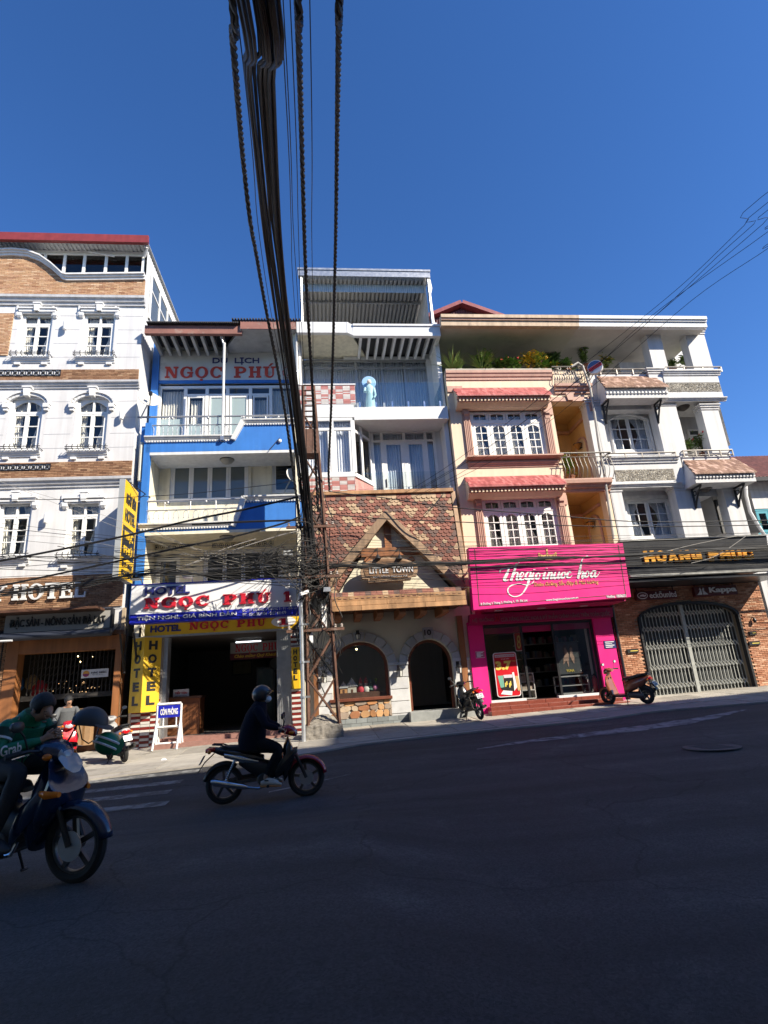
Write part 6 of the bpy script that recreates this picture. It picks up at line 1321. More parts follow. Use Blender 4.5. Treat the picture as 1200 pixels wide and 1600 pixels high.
def peach_window(w_,hood_z0,hood_z1,sill,lab):
    u0,z0,u1,z1=w_;fr=MB();y=.06;d=.09;fw=.05;spots=[]
    mb=fr;mb.box(u0,y,z0,u0+fw,y+d,z1);mb.box(u1-fw,y,z0,u1,y+d,z1);zt2=z1-(z1-z0)*.225;mb.box(u0+fw,y,zt2-.05,u1-fw,y+d,zt2+.05);mb.box(u0+fw,y,z0,u1-fw,y+d,z0+fw);mb.box(u0+fw,y,z1-fw,u1-fw,y+d,z1)
    for i in range(4):
        a,b=lerp(u0+fw,u1-fw,i/4),lerp(u0+fw,u1-fw,(i+1)/4);sw=.12
        for s0,s1,zz0,zz1,nr in((a,b,z0+fw,zt2-.05,4),(a,b,zt2+.05,z1-fw,1)):
            e=sw if nr>1 else.09;mb.box(s0+.008,y+.015,zz0,s0+e,y+d-.01,zz1);mb.box(s1-e,y+.015,zz0,s1-.008,y+d-.01,zz1);mb.box(s0+e,y+.015,zz0,s1-e,y+d-.01,zz0+(.10 if nr>1 else.05))
            p0,p1=s0+e,s1-e;n=8;top=[(lerp(p0,p1,k/n),zz1-.17*(zz1-zz0 if nr==1 else 1)*(1.0-.62*math.sin(math.pi*k/n))-.01)for k in range(n+1)]
            mb.prism([(p0,zz1)]+top+[(p1,zz1)],y+.018,y+d-.013)
            mb.box((p0+p1)/2-.015,y+.03,zz0+.04,(p0+p1)/2+.015,y+d-.03,zz1-.06)
            zb=zz0+(.10 if nr>1 else.05);zt3=zz1-.08
            for k in range(1,nr):z=lerp(zb,zt3,k/nr);mb.box(p0,y+.028,z-.014,p1,y+d-.028,z+.014)
            for k in range(nr):spots.append((p0,lerp(zb,zt3,k/nr),(p0+p1)/2-.01,lerp(zb,zt3,(k+1)/nr)));spots.append(((p0+p1)/2+.01,lerp(zb,zt3,k/nr),p1,lerp(zb,zt3,(k+1)/nr)))
    wo=fr.build('window',WFRAME,pk)
    for q in spots:pane(wo,*q,y+d*.5)
    m=MB();recess(m,u0-.02,z0-.02,u1+.02,z1+.02,.16,1.5);m.build('room',ROOM,wo)
    for i in range(4):a,b=lerp(u0,u1,i/4),lerp(u0,u1,(i+1)/4);s_=-1 if i%2==0 else 1;curtain(wo,a+.06,z0+.05,b-.06,z1-.1,.32,M('grey_net',(.66,.64,.58),.9,.08,4),gather=.4,side=s_,seed=i+int(z0))
    for s in(u0-.30,u1+.02):
        m=MB();m.box(s,-.05,z0,s+.28,.06,z1+.06)
        for k in range(4):m.box(s+.03+k*.062,-.075,z0+.1,s+.065+k*.062,-.051,z1-.25)
        m.box(s+.02,-.13,z1-.12,s+.26,-.05,z1+.08);m.prismx([(-.05,z1-.42),(-.09,z1-.36),(-.10,z1-.25),(-.16,z1-.18),(-.16,z1-.10),(-.05,z1-.1)],s+.06,s+.22);m.build('pilaster',PINKM if s<u0 else PINKM,pk)
    m=MB();m.box(u0-.02,-.02,z1,u1+.02,.06,z1+.16)
    for k in range(22):x=lerp(u0,u1-.06,k/21);m.box(x,-.035,z1+.03,x+.05,-.021,z1+.13)
    m.build('frieze',PINKM,pk)
    hu0,hu1=u0-.52,u1+.18;yo=-.62;m=MB();zb=hood_z0-.34
    m.prismx([(0,zb+.02),(-.22,zb+.05),(-.40,zb+.20),(-.46,hood_z0-.10),(-.55,hood_z0-.04),(-.55,hood_z0-.01),(0,hood_z1-.03)],hu0,hu1);m.build('hood',PEACH,pk)
    m=MB();m.box(hu0-.02,-.50,hood_z0-.20,hu1+.02,-.455,hood_z0-.1);m.box(hu0-.03,-.57,hood_z0-.10,hu1+.03,-.47,hood_z0-.02);m.build('hood_moulding',PINKM,pk)
    m=MB();n=26
    for k in range(n):x=lerp(hu0+.03,hu1-.1,k/(n-1));m.box(x,-.56,hood_z0-.19,x+.06,-.502,hood_z0-.105)
    m.build('dentil_row',PEACH,pk,kind='stuff')
    m=MB();cols,rows=40,4
    for r in range(rows):
        t0,t1=r/rows,(r+1)/rows
        for c in range(cols):
            a=lerp(hu0-.04,hu1+.04,(c+(.5 if r%2 else 0))/cols);b=a+(hu1-hu0+.08)/cols*.96;m.cur=random.random()*.99+.005;za,zb2=lerp(hood_z0,hood_z1,t0),lerp(hood_z0,hood_z1,t1);ya,yb=lerp(-.62,-.0,t0),lerp(-.62,-.0,t1)
            m.hexa([(a,ya-.03,za-.045),(b,ya-.03,za-.045),(b,yb,zb2-.03),(a,yb,zb2-.03),(a,ya-.03,za+.0),(b,ya-.03,za+.0),(b,yb,zb2+.012),(a,yb,zb2+.012)])
    m.build('hood_tiles',PINKTILE,pk,kind='stuff')
    if sill:
        m=MB();cornice(m,u0-.35,u1+.42,z0-.16,z0-.01,0,.26);m.box(u0-.36,-.30,z0-.05,u1+.43,.05,z0-.004);cornice(m,u0-.30,u1+.30,z0-.38,z0-.17,0,.12);m.build('window_sill',PINKM,pk)
h1=(k_(790,617,-.6)[1],k_(790,606,0)[1]);h2=(k_(805,758,-.6)[1],k_(805,744,0)[1])
peach_window(wn1,*h1,True,'upper');peach_window(wn2,*h2,False,'lower')
pz=k_(785,581)[1];mb=MB();x1=k_(862,590)[0];cornice(mb,PKU0,x1,pz-.36,pz,0,.14);mb.box(PKU0,-.05,k_(785,608)[1]-.12,k_(722,608)[0],0,k_(785,608)[1]+.12);mb.build('parapet_moulding',PINKM,pk)
mb=MB();mb.box(PKU0,-.12,pz,x1,.25,pz+.07);mb.build('parapet_coping',M('weathered_coping',(.42,.38,.32),.8,.25,3),pk)
mb=MB();cornice(mb,x1,PKU1+.05,k_(890,612)[1]-.1,k_(890,605)[1]+.05,0,.22);mb.build('terrace_moulding',PINKM,pk)
zt2,zb2=k_(885,573,-.1)[1],k_(885,602,-.1)[1];belly_rail(pk,x1+.02,k_(917,588,-.1)[0],zb2,zt2,.05,.14,14)
gp=MB();pth=[(k_(x,y,-.2)[0],-.2,k_(x,y,-.2)[1])for x,y in((893,573),(903,567),(910,572),(915,585),(922,606),(928,640),(935,690),(944,740),(951,790),(959,842))];gp.tube(pth,.045,8);gp.build('drain_pipe',M('grey_pvc',(.42,.40,.36),.5,.1,4),pk,smooth=True)
yR=-.62;fz1,fz0=k_(800,494,yR)[1],k_(800,509,yR)[1];ru0,rum,ru1=k_(689,502,yR)[0],k_(904,502,yR)[0],k_(1103,502,yR)[0]
def slab(parent,u0,u1,mat,under):
    mb=MB();h=fz1-fz0;mb.box(u0,yR,fz0,u1,yR+.2,fz0+h*.5);mb.box(u0,yR-.05,fz0+h*.5,u1,yR+.2,fz0+h*.68);mb.box(u0,yR-.10,fz0+h*.68,u1,yR+.2,fz1);mb.build('roof_edge',mat,parent)
    mb=MB();mb.box(u0+.001,yR+.05,fz0+.02,u1-.001,6,fz0+.16);mb.build('roof_slab',under,parent)
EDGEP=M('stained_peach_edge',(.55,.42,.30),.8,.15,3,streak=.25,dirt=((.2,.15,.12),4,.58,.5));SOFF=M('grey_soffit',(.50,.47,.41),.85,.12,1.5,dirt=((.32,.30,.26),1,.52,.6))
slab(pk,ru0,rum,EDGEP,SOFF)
mb=MB();h=fz1-fz0;mb.box(ru0-.003,yR-.055,fz0+h*.52,rum,yR-.051,fz0+h*.66);mb.build('roof_band',PINKM,pk)
mb=MB();cx0,cx1=k_(865,560,2.2)[0],k_(891,560,2.2)[0];mb.box(cx0,2.2,ztp-.5,cx1,2.5,fz0);mb.box(cx0-.08,2.1,k_(875,551,2.2)[1],cx1+.08,2.5,k_(875,543,2.2)[1]);mb.box(PKU0+.02,3.8,ztp-.3,PKU1,4,fz0);mb.build('terrace_column',M('dull_cream',(.5,.46,.38),.8,.08),pk)  # one darker, greyer cream for the column and back wall
mb=MB();mb.box(PKU0,.24,ztp-.32,PKU1,5,ztp-.2);mb.build('terrace_floor',CONC,pk)
TRL=M('trellis_grey',(.2,.2,.19),.6)
for j in range(6):z=lerp(ztp+.1,fz0-.3,j/5);mb=MB();mb.bar((PKU0+.1,3.4,z),(cx0-.2,3.4,z),.03);mb.build('trellis_wire',TRL,pk)
for j in range(9):x=lerp(PKU0+.3,cx0-.4,j/8);mb=MB();mb.bar((x,3.42,ztp),(x,3.42,fz0),.04);mb.build('trellis_post',TRL,pk)
# ------------------------------------------------------------ plants
GR=[M('leaf_%d'%i,c,.55,.25,12,rnd=.2,tint=None)for i,c in enumerate(((.13,.24,.04),(.22,.30,.07),(.08,.16,.04),(.60,.42,.05)))]
POTM=M('plant_pot',(.30,.28,.25),.8,.2,6);STEMM=M('plant_stem',(.10,.075,.04),.8,.2,8);FLR=M('red_flower',(.60,.03,.04),.5);FLP=M('pink_flower',(.60,.15,.30),.5);FLY=M('yellow_flower',(.70,.40,.03),.5);TERRA=M('terracotta',(.32,.12,.06),.8,.2,6)
def leaf(mb,p,d,L,w_,droop=.3):
    d=Vector(d).normalized();s=d.cross(Vector((0,0,1)));
    if s.length<.01:s=Vector((1,0,0))
    s.normalize();p=Vector(p);m=p+d*L*.5+Vector((0,0,-droop*L*.12));e=p+d*L+Vector((0,0,-droop*L*.5));mb.add([p,m-s*w_/2,e,m+s*w_/2],[(0,1,2,3)])
def plant(lab,u,y,z,h,w_,kind,mats,flower=None,group='potted plants on the terraces',name='potted_plant',pot=True,n=None,seed=0):
    rd=random.Random(seed*17+int(u*100));t=thing(name,lab,'plant',u,y,z,group)
    ph=.22 if pot else 0
    if pot:mb=MB();mb.lathe([(.10,0),(.15,.2),(.17,.2),(.17,.23),(.14,.23)],(u,y,z),12);mb.build('pot',POTM if seed%2 else TERRA,t,smooth=True)
    st=MB();lv=MB();fl=MB();z0=z+ph
    if kind=='spike':
        for i in range(n or 46):
            a=rd.uniform(0,6.28);e=rd.uniform(.5,1.45);L=h*rd.uniform(.55,1.05);d=Vector((math.cos(a)*math.cos(e),math.sin(a)*math.cos(e),math.sin(e)));p=Vector((u,y,z0));pv=p;wd=.03
            for k in range(4):
                q=pv+d*L/4;s=d.cross(Vector((0,0,1))).normalized()*wd*(1-k*.22);s2=s*(.75 if k<3 else.05);lv.add([pv-s,pv+s,q+s2,q-s2],[(0,1,2,3)]);pv=q;d=(d+Vector((0,0,-.22))).normalized()
        st.tube([(u,y,z),(u,y,z0+.1)],.03,6)
    else:
        br=[]
        for i in range(7 if kind!='tall' else 5):
            a=rd.uniform(0,6.28);r=rd.uniform(.15,1)*w_*.5;tip=Vector((u+math.cos(a)*r,y+math.sin(a)*r*.7,z0+h*rd.uniform(.5,1.0)-.05));mid=Vector((u,y,z0)).lerp(tip,.5)+Vector((0,0,h*.08));st.tube([(u,y,z0-.03),tuple(mid),tuple(tip)],[.016,.011,.005],5);br.append((mid,tip))
        for i in range(n or 170):
            b=rd.choice(br);tt=rd.random();p=b[0].lerp(b[1],tt)if rd.random()<.8 else Vector((u,y,z0)).lerp(b[0],tt);p=p+Vector((rd.gauss(0,w_*.11),rd.gauss(0,w_*.09),rd.gauss(0,h*.07)));a=rd.uniform(0,6.28);L=rd.uniform(.09,.18)if kind!='big' else rd.uniform(.16,.28);lv.cm=rd.choices(range(len(mats)),[3]+[1]*(len(mats)-1))[0];leaf(lv,p,(math.cos(a),math.sin(a),rd.uniform(-.3,.9)),L,L*.5)
        if flower:
            for i in range(9 if kind=='flower' else 5):
                b=rd.choice(br);p=b[1]+Vector((rd.gauss(0,.07),-.05+rd.gauss(0,.05),rd.uniform(-.05,.06)));fl.ball(tuple(p),rd.uniform(.03,.06),7,5)
    st.build('stem',STEMM,t);lv.build('foliage',mats if len(mats)>1 else mats[0],t)
    if fl.v:fl.build('flower',flower,t,smooth=True)
    return t
pzz=ztp-.1
for i,(px,ptop,kind,w_,mats,flw,lab)in enumerate((
  (703,548,'spike',.5,[GR[1]],None,'spiky grass plant at the far left of the peach terrace'),
  (716,560,'spike',.4,[GR[0]],None,'small spiky plant second from left on the peach terrace'),
  (748,546,'spike',.6,[GR[1]],None,'tall arching grass plant left of centre on the peach terrace'),
  (763,551,'bush',.8,[GR[0],GR[1]],None,'green bushy plant beside the tall grass on the peach terrace'),
  (782,562,'bush',.6,[GR[0],GR[2]],FLR,'low plant with a red bloom on the peach terrace'),
  (799,562,'bush',.5,[GR[0],GR[2]],FLR,'plant with a bright pink red bloom beside the yellow shrub'),
  (822,545,'flower',.75,[GR[3],GR[1]],FLY,'tall yellow leaved shrub in the middle of the peach terrace'),
  (836,553,'bush',.6,[GR[1],GR[3]],FLY,'yellow green shrub right of the tallest yellow one'),
  (848,567,'bush',.4,[GR[0]],FLP,'low green plant with a pale pink flower on the terrace'),
  (866,567,'bush',.55,[GR[0],GR[3]],FLY,'green plant with yellow buds behind the terrace rail'),
  (884,570,'bush',.5,[GR[2],GR[0]],FLY,'dark green plant by the column behind the terrace rail'))):
    y=.16;u,zt_=uz(px,ptop,y);plant(lab,u,y,pzz,max(.45,zt_-pzz-.1),w_*1.25,kind,mats,flw,seed=i,n=380 if kind!='spike' else 80)
plant('dark hanging plant under the roof slab beside the terrace column',uz(858,560,1.5)[0],1.5,uz(858,573,1.5)[1],.75,.75,'big',[GR[2]],None,pot=False,name='hanging_plant',n=320,seed=31)
plant('yellow green potted plant on the rail of the upper ochre loggia',uz(886,716,.1)[0],.1,op1[1],.95,.45,'big',[GR[1],GR[0]],None,n=90,seed=40)
rsn=thing('round_sign','small round blue red and white sign on a bracket beside the peach house','sign',k_(925,590,-.3)[0],-.3,k_(930,585,-.5)[1]);cu_,cz_=k_(929.5,573,-.6);R_=.27
th_=rad(-35);ax=Vector((math.cos(th_),math.sin(th_),0));nrm=Vector((ax.y,-ax.x,0))
def disc(name,pts,d0,d1,mat):
    mb=MB();f=[(cu_+ax.x*p+nrm.x*d1,-.6+ax.y*p+nrm.y*d1,cz_+q)for p,q in pts];b=[(cu_+ax.x*p+nrm.x*d0,-.6+ax.y*p+nrm.y*d0,cz_+q)for p,q in pts];n=len(pts);mb.add(f+b,[tuple(range(n)),tuple(range(2*n-1,n-1,-1))]+[(i,(i+1)%n,n+(i+1)%n,n+i)for i in range(n)]);mb.build(name,mat,rsn)
circ=[(R_*math.cos(a*math.pi/16),R_*math.sin(a*math.pi/16))for a in range(32)];disc('casing',circ,-.14,0,TRIMW)
SL=.45
SL=.35
def above(c):return[(p,q)for p,q in[(.92*R_*math.cos(a*math.pi/30),.92*R_*math.sin(a*math.pi/30))for a in range(60)]if q-SL*p>c]
def between(c0,c1):
    pts=[(p,q)for p,q in[(.92*R_*math.cos(a*math.pi/60),.92*R_*math.sin(a*math.pi/60))for a in range(120)]if c0<q-SL*p<c1];cxp=sum(p for p,_ in pts)/len(pts);czp=sum(q for _,q in pts)/len(pts);return sorted(pts,key=lambda p:math.atan2(p[1]-czp,p[0]-cxp))
up=above(.07);cxp=sum(p for p,_ in up)/len(up);czp=sum(q for _,q in up)/len(up)
disc('blue_field',sorted(up,key=lambda p:math.atan2(p[1]-czp,p[0]-cxp)),0,.01,M('faded_blue',(.03,.08,.22),.5));disc('red_band',between(-.10,.07),0,.012,M('sign_red',(.45,.02,.03),.4))
for dz in(.1,.25):mb=MB();mb.bar((cu_-.05,-.45,cz_-dz),(k_(919,600)[0],-.02,cz_-dz-.1),.03);mb.build('bracket',STEEL,rsn)
# ------------------------------------------------------------ white house with pebble panels
HPU0,HPU1=8.62,13.6
hp=thing('white_corner_house','white house with pebble panels, brown tiled hoods and open roof terrace at right','building',11,0,.7)
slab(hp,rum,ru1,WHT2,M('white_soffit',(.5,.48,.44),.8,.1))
YW=.55;hw1=(k_(955,680,YW)[0],k_(986,706,YW)[1],k_(1017,680,YW)[0],k_(984,649,YW)[1]);hw3=(k_(982,812,YW)[0],k_(1020,842,YW)[1],k_(1052,812,YW)[0],k_(1012,780,YW)[1])
zsl1=k_(1000,623)[1];ub=k_(1047,650)[0]
mb=MB();wall_holes(mb,HPU0,4.4,ub+.2,k_(985,590)[1],[hw1,hw3],YW,.2);mb.build('wall',WHITE,hp)
mb=MB();mb.box(HPU0,-.02,4.4,HPU0+.02,YW,k_(985,590)[1]);mb.box(HPU0,6,4.4,HPU1,6.2,11);mb.build('side_wall',WHITE,hp)
def pillar(px0,px1,pt,pb,y0=-.02,d=.42,cap=True,name='pillar',flare=0):
    u0,z0,u1,z1=rc(px0,pt,px1,pb,y0);mb=MB();mb.box(u0,y0,z0,u1,y0+d,z1)
    if cap:mb.box(u0-.05,y0-.05,z1-.12,u1+.05,y0+d+.03,z1-.04);mb.box(u0-.09,y0-.09,z1-.04,u1+.09,y0+d+.05,z1);mb.box(u0-.03,y0-.03,z1-.22,u1+.03,y0+d+.02,z1-.18)
    mb.build(name,WHITE,hp)
    return u0,z0,u1,z1
def slab_band(px0,px1,pt,pb,y,name='floor_band',d=.6):u0,z0,u1,z1=rc(px0,pt,px1,pb,y);mb=MB();mb.box(u0,y,z0,u1,y+d,z1);mb.build(name,WHITE,hp);return u0,z0,u1,z1
PEBM=M('pebble',(.40,.38,.33),.75,.15,8,.2,60,tint=['#a89f8e','#8f8676','#bdb5a5','#7d7466','#c9c2b2','#9a917f'])
def pebbles(px0,px1,pt,pb,y):
    u0,z0,u1,z1=rc(px0,pt,px1,pb,y);mb=MB();mb.box(u0,y-.006,z0,u1,y-.001,z1);mb.build('pebble_bed',M('pebble_mortar',(.2,.19,.17),.95,.2,20),hp)
    q=MB();s=.052;nz=int((z1-z0)/s);nu=int((u1-u0)/s)
    for i in range(nu):
        for j in range(nz):
            q.cur=random.random()*.99+.005;cx_,cz_=u0+(i+.5+random.uniform(-.3,.3))*s,z0+(j+.5+random.uniform(-.3,.3))*s;a=random.uniform(0,3.14);rx,rz=s*random.uniform(.42,.66),s*random.uniform(.30,.5);n=6;dp=random.uniform(.012,.03)
            rim=[(cx_+rx*math.cos(2*math.pi*k/n)*math.cos(a)-rz*math.sin(2*math.pi*k/n)*math.sin(a),y-.006,cz_+rx*math.cos(2*math.pi*k/n)*math.sin(a)+rz*math.sin(2*math.pi*k/n)*math.cos(a))for k in range(n)];q.add(rim+[(cx_,y-dp,cz_)],[(k,(k+1)%n,n)for k in range(n)])
    q.build('pebbles',PEBM,hp,kind='stuff')
slab_band(926,1046,586,640,.12,'parapet_wall');u0,z0,u1,z1=slab_band(946,1068,716,759,-.06,'floor_band',.9);pebbles(961,1054,733.5,751,-.062)
mb=MB();cornice(mb,k_(936,760)[0],k_(1062,757)[0],k_(1000,763)[1],k_(1000,756.5)[1],-.06,.12);a,b=k_(950,716)[0],k_(1055,713)[0];cornice(mb,a,b,k_(1000,725)[1],k_(1000,714.5)[1],-.06,.18);mb.build('sill_moulding',TRIMW,hp)
TAN_RAIL=M('brown_grey_rail',(.25,.23,.21),.4,.1,6,metal=.5)
def rail3(px0,px1,pt,pb,y,n,name='railing'):
    u0,z0,u1,z1=rc(px0,pt,px1,pb,y);mb=MB();mb.tube([(u0,y+.3,z1),(u0,y,z1),(u1,y,z1),(u1,y+.3,z1)],.03,8);mb.tube([(u0,y+.3,z0+.06),(u0,y,z0+.06),(u1,y,z0+.06),(u1,y+.3,z0+.06)],.022,6);rl=mb.build(name,TAN_RAIL,hp,smooth=True)
    for i in range(n):x=lerp(u0,u1,i/(n-1));q=MB();q.box(x-.02,y-.02,z0,x+.02,y+.02,z1);q.build('rail_post',TAN_RAIL,rl)
rail3(950,1056,707.5,714.5,-.22,5)
def arch_fill(w_,rise):
    u0,z0,u1,z1=w_;n=12;c=(u0+u1)/2;mb=MB();pts=[(lerp(u0,u1,i/n),z1-rise+rise*math.sin(math.pi*i/n))for i in range(n+1)];mb.prism([(u0,z1+.01)]+pts+[(u1,z1+.01)],YW-.004,YW+.1);mb.build('arch_infill',WHITE,hp)
    mb=MB();P=[(u0-.02,z0)]+[(p,q+.03)for p,q in pts]+[(u1+.02,z0)];mb.tube([(p,YW-.02,q)for p,q in P],.05,6);mb.build('window_moulding',WHITE,hp)
grid_window(hp,*hw1,YW+.04,2,3,2,fw=.06,sw=.06,mw=.025,curt='sides',cmat=CURTB);arch_fill(hw1,.25)
grid_window(hp,*hw3,YW+.04,2,3,2,fw=.06,sw=.07,mw=.025,curt='sides',cmat=CURTB)
mb=MB();u0,z0,u1,z1=hw3;mb.box(u0-.16,YW-.04,z0,u0-.02,YW,z1+.14);mb.box(u1+.02,YW-.04,z0,u1+.16,YW,z1+.14);mb.box(u0-.02,YW-.04,z1+.02,u1+.02,YW,z1+.14);mb.build('window_surround',TRIMW,hp)
pillar(927,950,625,760);pillar(1030,1065,626,716);pillar(960,978,759,845);pillar(1062,1098,757,845)
mb=MB();a=k_(1052,650)[0];b=k_(1066,650,.5)[0];mb.box(a+.18,.3,k_(1060,716)[1],a+.45,.7,k_(1060,626)[1]);mb.build('inner_pillar',WHITE,hp)
BTILE=M('brown_roof_tile',(.3,.2,.15),.7,.15,9,tint=['#8a6a58','#7c5c4b','#9b7b68','#b09080','#84634f','#755443'])
def hood(px0,px1,pf0,pf1,ptop,pfront,pfas,yo,name):
    ua,ub_=k_(px0,ptop)[0],k_(px1,ptop)[0];fa,fb=k_(pf0,pfront,yo)[0],k_(pf1,pfront,yo)[0];zt_=k_((px0+px1)/2,ptop)[1];zf_=k_((pf0+pf1)/2,pfront,yo)[1];zb=k_((pf0+pf1)/2,pfas,yo)[1]
    mb=MB();mb.hexa([(fa,yo+.08,zb),(fb,yo+.08,zb),(fb,0,zb-.02),(fa,0,zb-.02),(fa,yo+.08,zb+.14),(fb,yo+.08,zb+.14),(fb,0,zb+.14),(fa,0,zb+.14)]);mb.hexa([(fa,yo+.12,zb+.14),(fb,yo+.12,zb+.14),(fb,.1,zb+.14),(fa,.1,zb+.14),(fa,yo+.06,zf_-.03),(fb,yo+.06,zf_-.03),(ub_,.1,zt_-.04),(ua,.1,zt_-.04)]);mb.build('hood_body',WHITE,hp)
    mb=MB();n=18
    for i in range(n):x=lerp(fa+.02,fb-.1,i/(n-1));mb.box(x,yo+.03,zb+.17,x+.07,yo+.13,zb+.25)
    mb.build('dentil_row',TRIMW,hp,kind='stuff')
    mb=MB();rows,cols=7,22
    for r in range(rows):
        t0,t1=r/rows,(r+1)/rows;ya,yb=lerp(yo,.05,t0),lerp(yo,.05,t1);za,zb2=lerp(zf_,zt_,t0),lerp(zf_,zt_,t1);La,Ra=lerp(fa-.03,ua,t0),lerp(fb+.03,ub_,t0);w_=(Ra-La)/cols
        for c in range(cols):a=La+(c+(.5 if r%2 else 0))*w_;b=min(a+w_*.93,Ra+.02);mb.cur=random.random()*.99+.005;mb.hexa([(a,ya-.035,za-.05),(b,ya-.035,za-.05),(b,yb,zb2-.04),(a,yb,zb2-.04),(a,ya-.035,za+.0),(b,ya-.035,za+.0),(b,yb,zb2+.016),(a,yb,zb2+.016)])
    mb.build('hood_tiles',BTILE,hp,kind='stuff');return fa,fb,zb
def brackets(us,zb,y1,h):
    for x in us:
        q=MB();q.bar((x,-.02,zb-.03),(x,y1,zb-.03),.06);q.bar((x,-.04,zb),(x,-.04,zb-h),.07);q.tube([(x,-.04,zb-h),(x,-.12,zb-h*.75),(x,y1*.6,zb-h*.32),(x,y1,zb-.05)],.035,5);q.tube([(x,-.15+.08*math.cos(a*.8),zb-.22+.08*math.sin(a*.8))for a in range(9)],.02,4);q.build('iron_bracket',IRON,hp)
fa,fb,zb=hood(934,1020,946,1044,587,604,620,-.62,'hood');brackets((k_(942,650)[0]+.05,k_(1023,640)[0]),zb,-.5,.8)
fa2,fb2,zb2_=hood(1067,1148,1086,1181,716,738,752,-.75,'hood');brackets((k_(1084,775)[0]-.05,k_(1149,775)[0]),zb2_,-.55,.75)
u0,z0,u1,z1=slab_band(1040,1126,583,624,-.12,'floor_band',1.5);pebbles(1042,1126,597.5,612,-.122)
mb=MB();cornice(mb,u0,u1+.1,k_(1080,586,-.12)[1]-.02,k_(1080,579.5,-.12)[1],-.12,.14);cornice(mb,k_(1030,626)[0],u1+.06,k_(1085,627,-.12)[1],k_(1085,622,-.12)[1],-.12,.12);mb.build('ledge_moulding',TRIMW,hp)
u0,z0,u1,z1=slab_band(1066,1143,713,728,-.05,'floor_band',1.6)
slab_band(1075,1140,745,775,.3,'spandrel',1.0)
pillar(1014,1037,515,575,-.05,.42);pillar(1014,1039,576,600,-.09,.5);pillar(1077,1107,515,580,-.02,.4);pillar(1052,1070,540,583,1.6,.4);pillar(1104,1131,632,713,-.02,.4);pillar(1138,1163,757,840,-.02,.4,cap=False)
rail3(1040,1127,573.5,581,-.16,4);rail3(1068,1145,703.5,713,-.12,5);rail3(938,1014,577,585,.0,4)
slab_band(938,1014,585,592,.02,'terrace_kerb',.3);mb=MB();mb.box(HPU0,.2,k_(985,592)[1]-.3,HPU1+.6,5.5,k_(985,592)[1]-.12);mb.build('terrace_floor',CONC,hp)
PERG=M('pergola_dark',(.05,.05,.052),.7,.2)
for i in range(9):y=3.0+i*.35;q=MB();q.box(HPU0+.3,y,k_(980,549,3)[1]+.2,12.2,y+.07,k_(980,549,3)[1]+.3);q.build('pergola_beam',PERG,hp)
mb=MB();a,b,c,d=rc(968,566,1010,576,1.2);mb.box(a,1.2,b-.5,c,1.9,d);mb.build('planter_block',WHITE,hp)
mb=MB();mb.box(HPU0+.2,4.6,k_(985,592)[1]-.1,12.4,4.7,k_(980,560,4.6)[1]);mb.build('lattice_wall',M('lattice_dark',(.10,.10,.10),.8,.3,6),hp)  # plain dark grey for the wall at the back of the terrace
mb=MB();a,b,c,d=rc(1078,632,1112,713,1.6);recess(mb,k_(1063,670)[0],b,k_(1104,670,1.5)[0],d,.5,1.8);mb.build('loggia',WHITE,hp)
grid_window(hp,k_(1079,690,1.7)[0],b,k_(1094,690,1.7)[0]+.1,k_(1085,660,1.7)[1]-.3,1.7,1,3,1,transom=.2,room=False,curt=None,gl=DGL,name='loggia_door')
mb=MB();a,b,c,d=rc(1088,762,1136,845,1.4);recess(mb,a,b,c+.3,d,.35,1.8);mb.build('loggia',M('loggia_grey',(.3,.3,.3),.8,.1),hp)
grid_window(hp,k_(1100,815,1.7)[0],b,k_(1116,815,1.7)[0]+.2,k_(1108,785,1.7)[1],1.7,1,3,1,transom=.25,room=False,curt=None,gl=DGL,name='loggia_door')
mb=MB();mb.box(k_(1122,800,.8)[0],.8,b,k_(1136,800,.8)[0],.9,d);mb.build('loggia_screen',M('screen_grey',(.12,.12,.12),.7,.2),hp)
mb=MB();mb.box(HPU0,.3,4.4,HPU1+.2,6,4.5);mb.box(HPU0,YW+.01,k_(1000,760)[1]-.05,HPU1,2,k_(1000,760)[1]+.1);mb.build('floor_slab',WHITE,hp)
for(px,py,y,lab)in((1068,640,.5,'dark bowl ceiling lamp under the upper right balcony'),(1103,767,.0,'dark bowl ceiling lamp under the lower tiled hood')):
    u_,z_=uz(px,py,y);t=thing('ceiling_lamp',lab,'ceiling lamp',u_,y,z_,'bowl lamps of the white house');mb=MB();mb.lathe([(.26,.12),(.22,.05),(.1,-.03),(.03,-.06)],(u_,y,z_),14);mb.build('bowl',M('lamp_bronze',(.06,.05,.045),.4),t,smooth=True);mb=MB();mb.lathe([(.04,.12),(.04,.28)],(u_,y,z_),8);mb.build('stem',IRON,t)
for i,(px,pb,pt,w_,y,kind,lab)in enumerate(((1075,580,558,.6,.9,'big','leafy plant on the white roof terrace left of the corner column'),(1087,580,548,.5,.7,'big','taller banana like plant beside the corner column of the white terrace'),(1052,580,566,.4,1.0,'bush','small bush at the foot of the left terrace column'),(1079,713,690,.7,.3,'bush','bush in a pot on the right balcony of the white house'),(1100,713,680,.9,.5,'bush','larger bush behind the balcony rail by the corner column'),(950,583,556,.5,.9,'bush','yellow green shrub behind the round sign on the terrace'),(916,575,545,.35,.9,'tall','thin pale shrub standing behind the round sign'))):
    u,z0=uz(px,pb,y);_,z1=uz(px,pt,y);plant(lab,u,y,z0-.1,max(.4,z1-z0),w_,kind,[GR[0],GR[2],GR[1]]if i!=5 else[GR[1],GR[3]],FLR if i==4 else None,seed=50+i,n=240 if kind!='big' else 110)
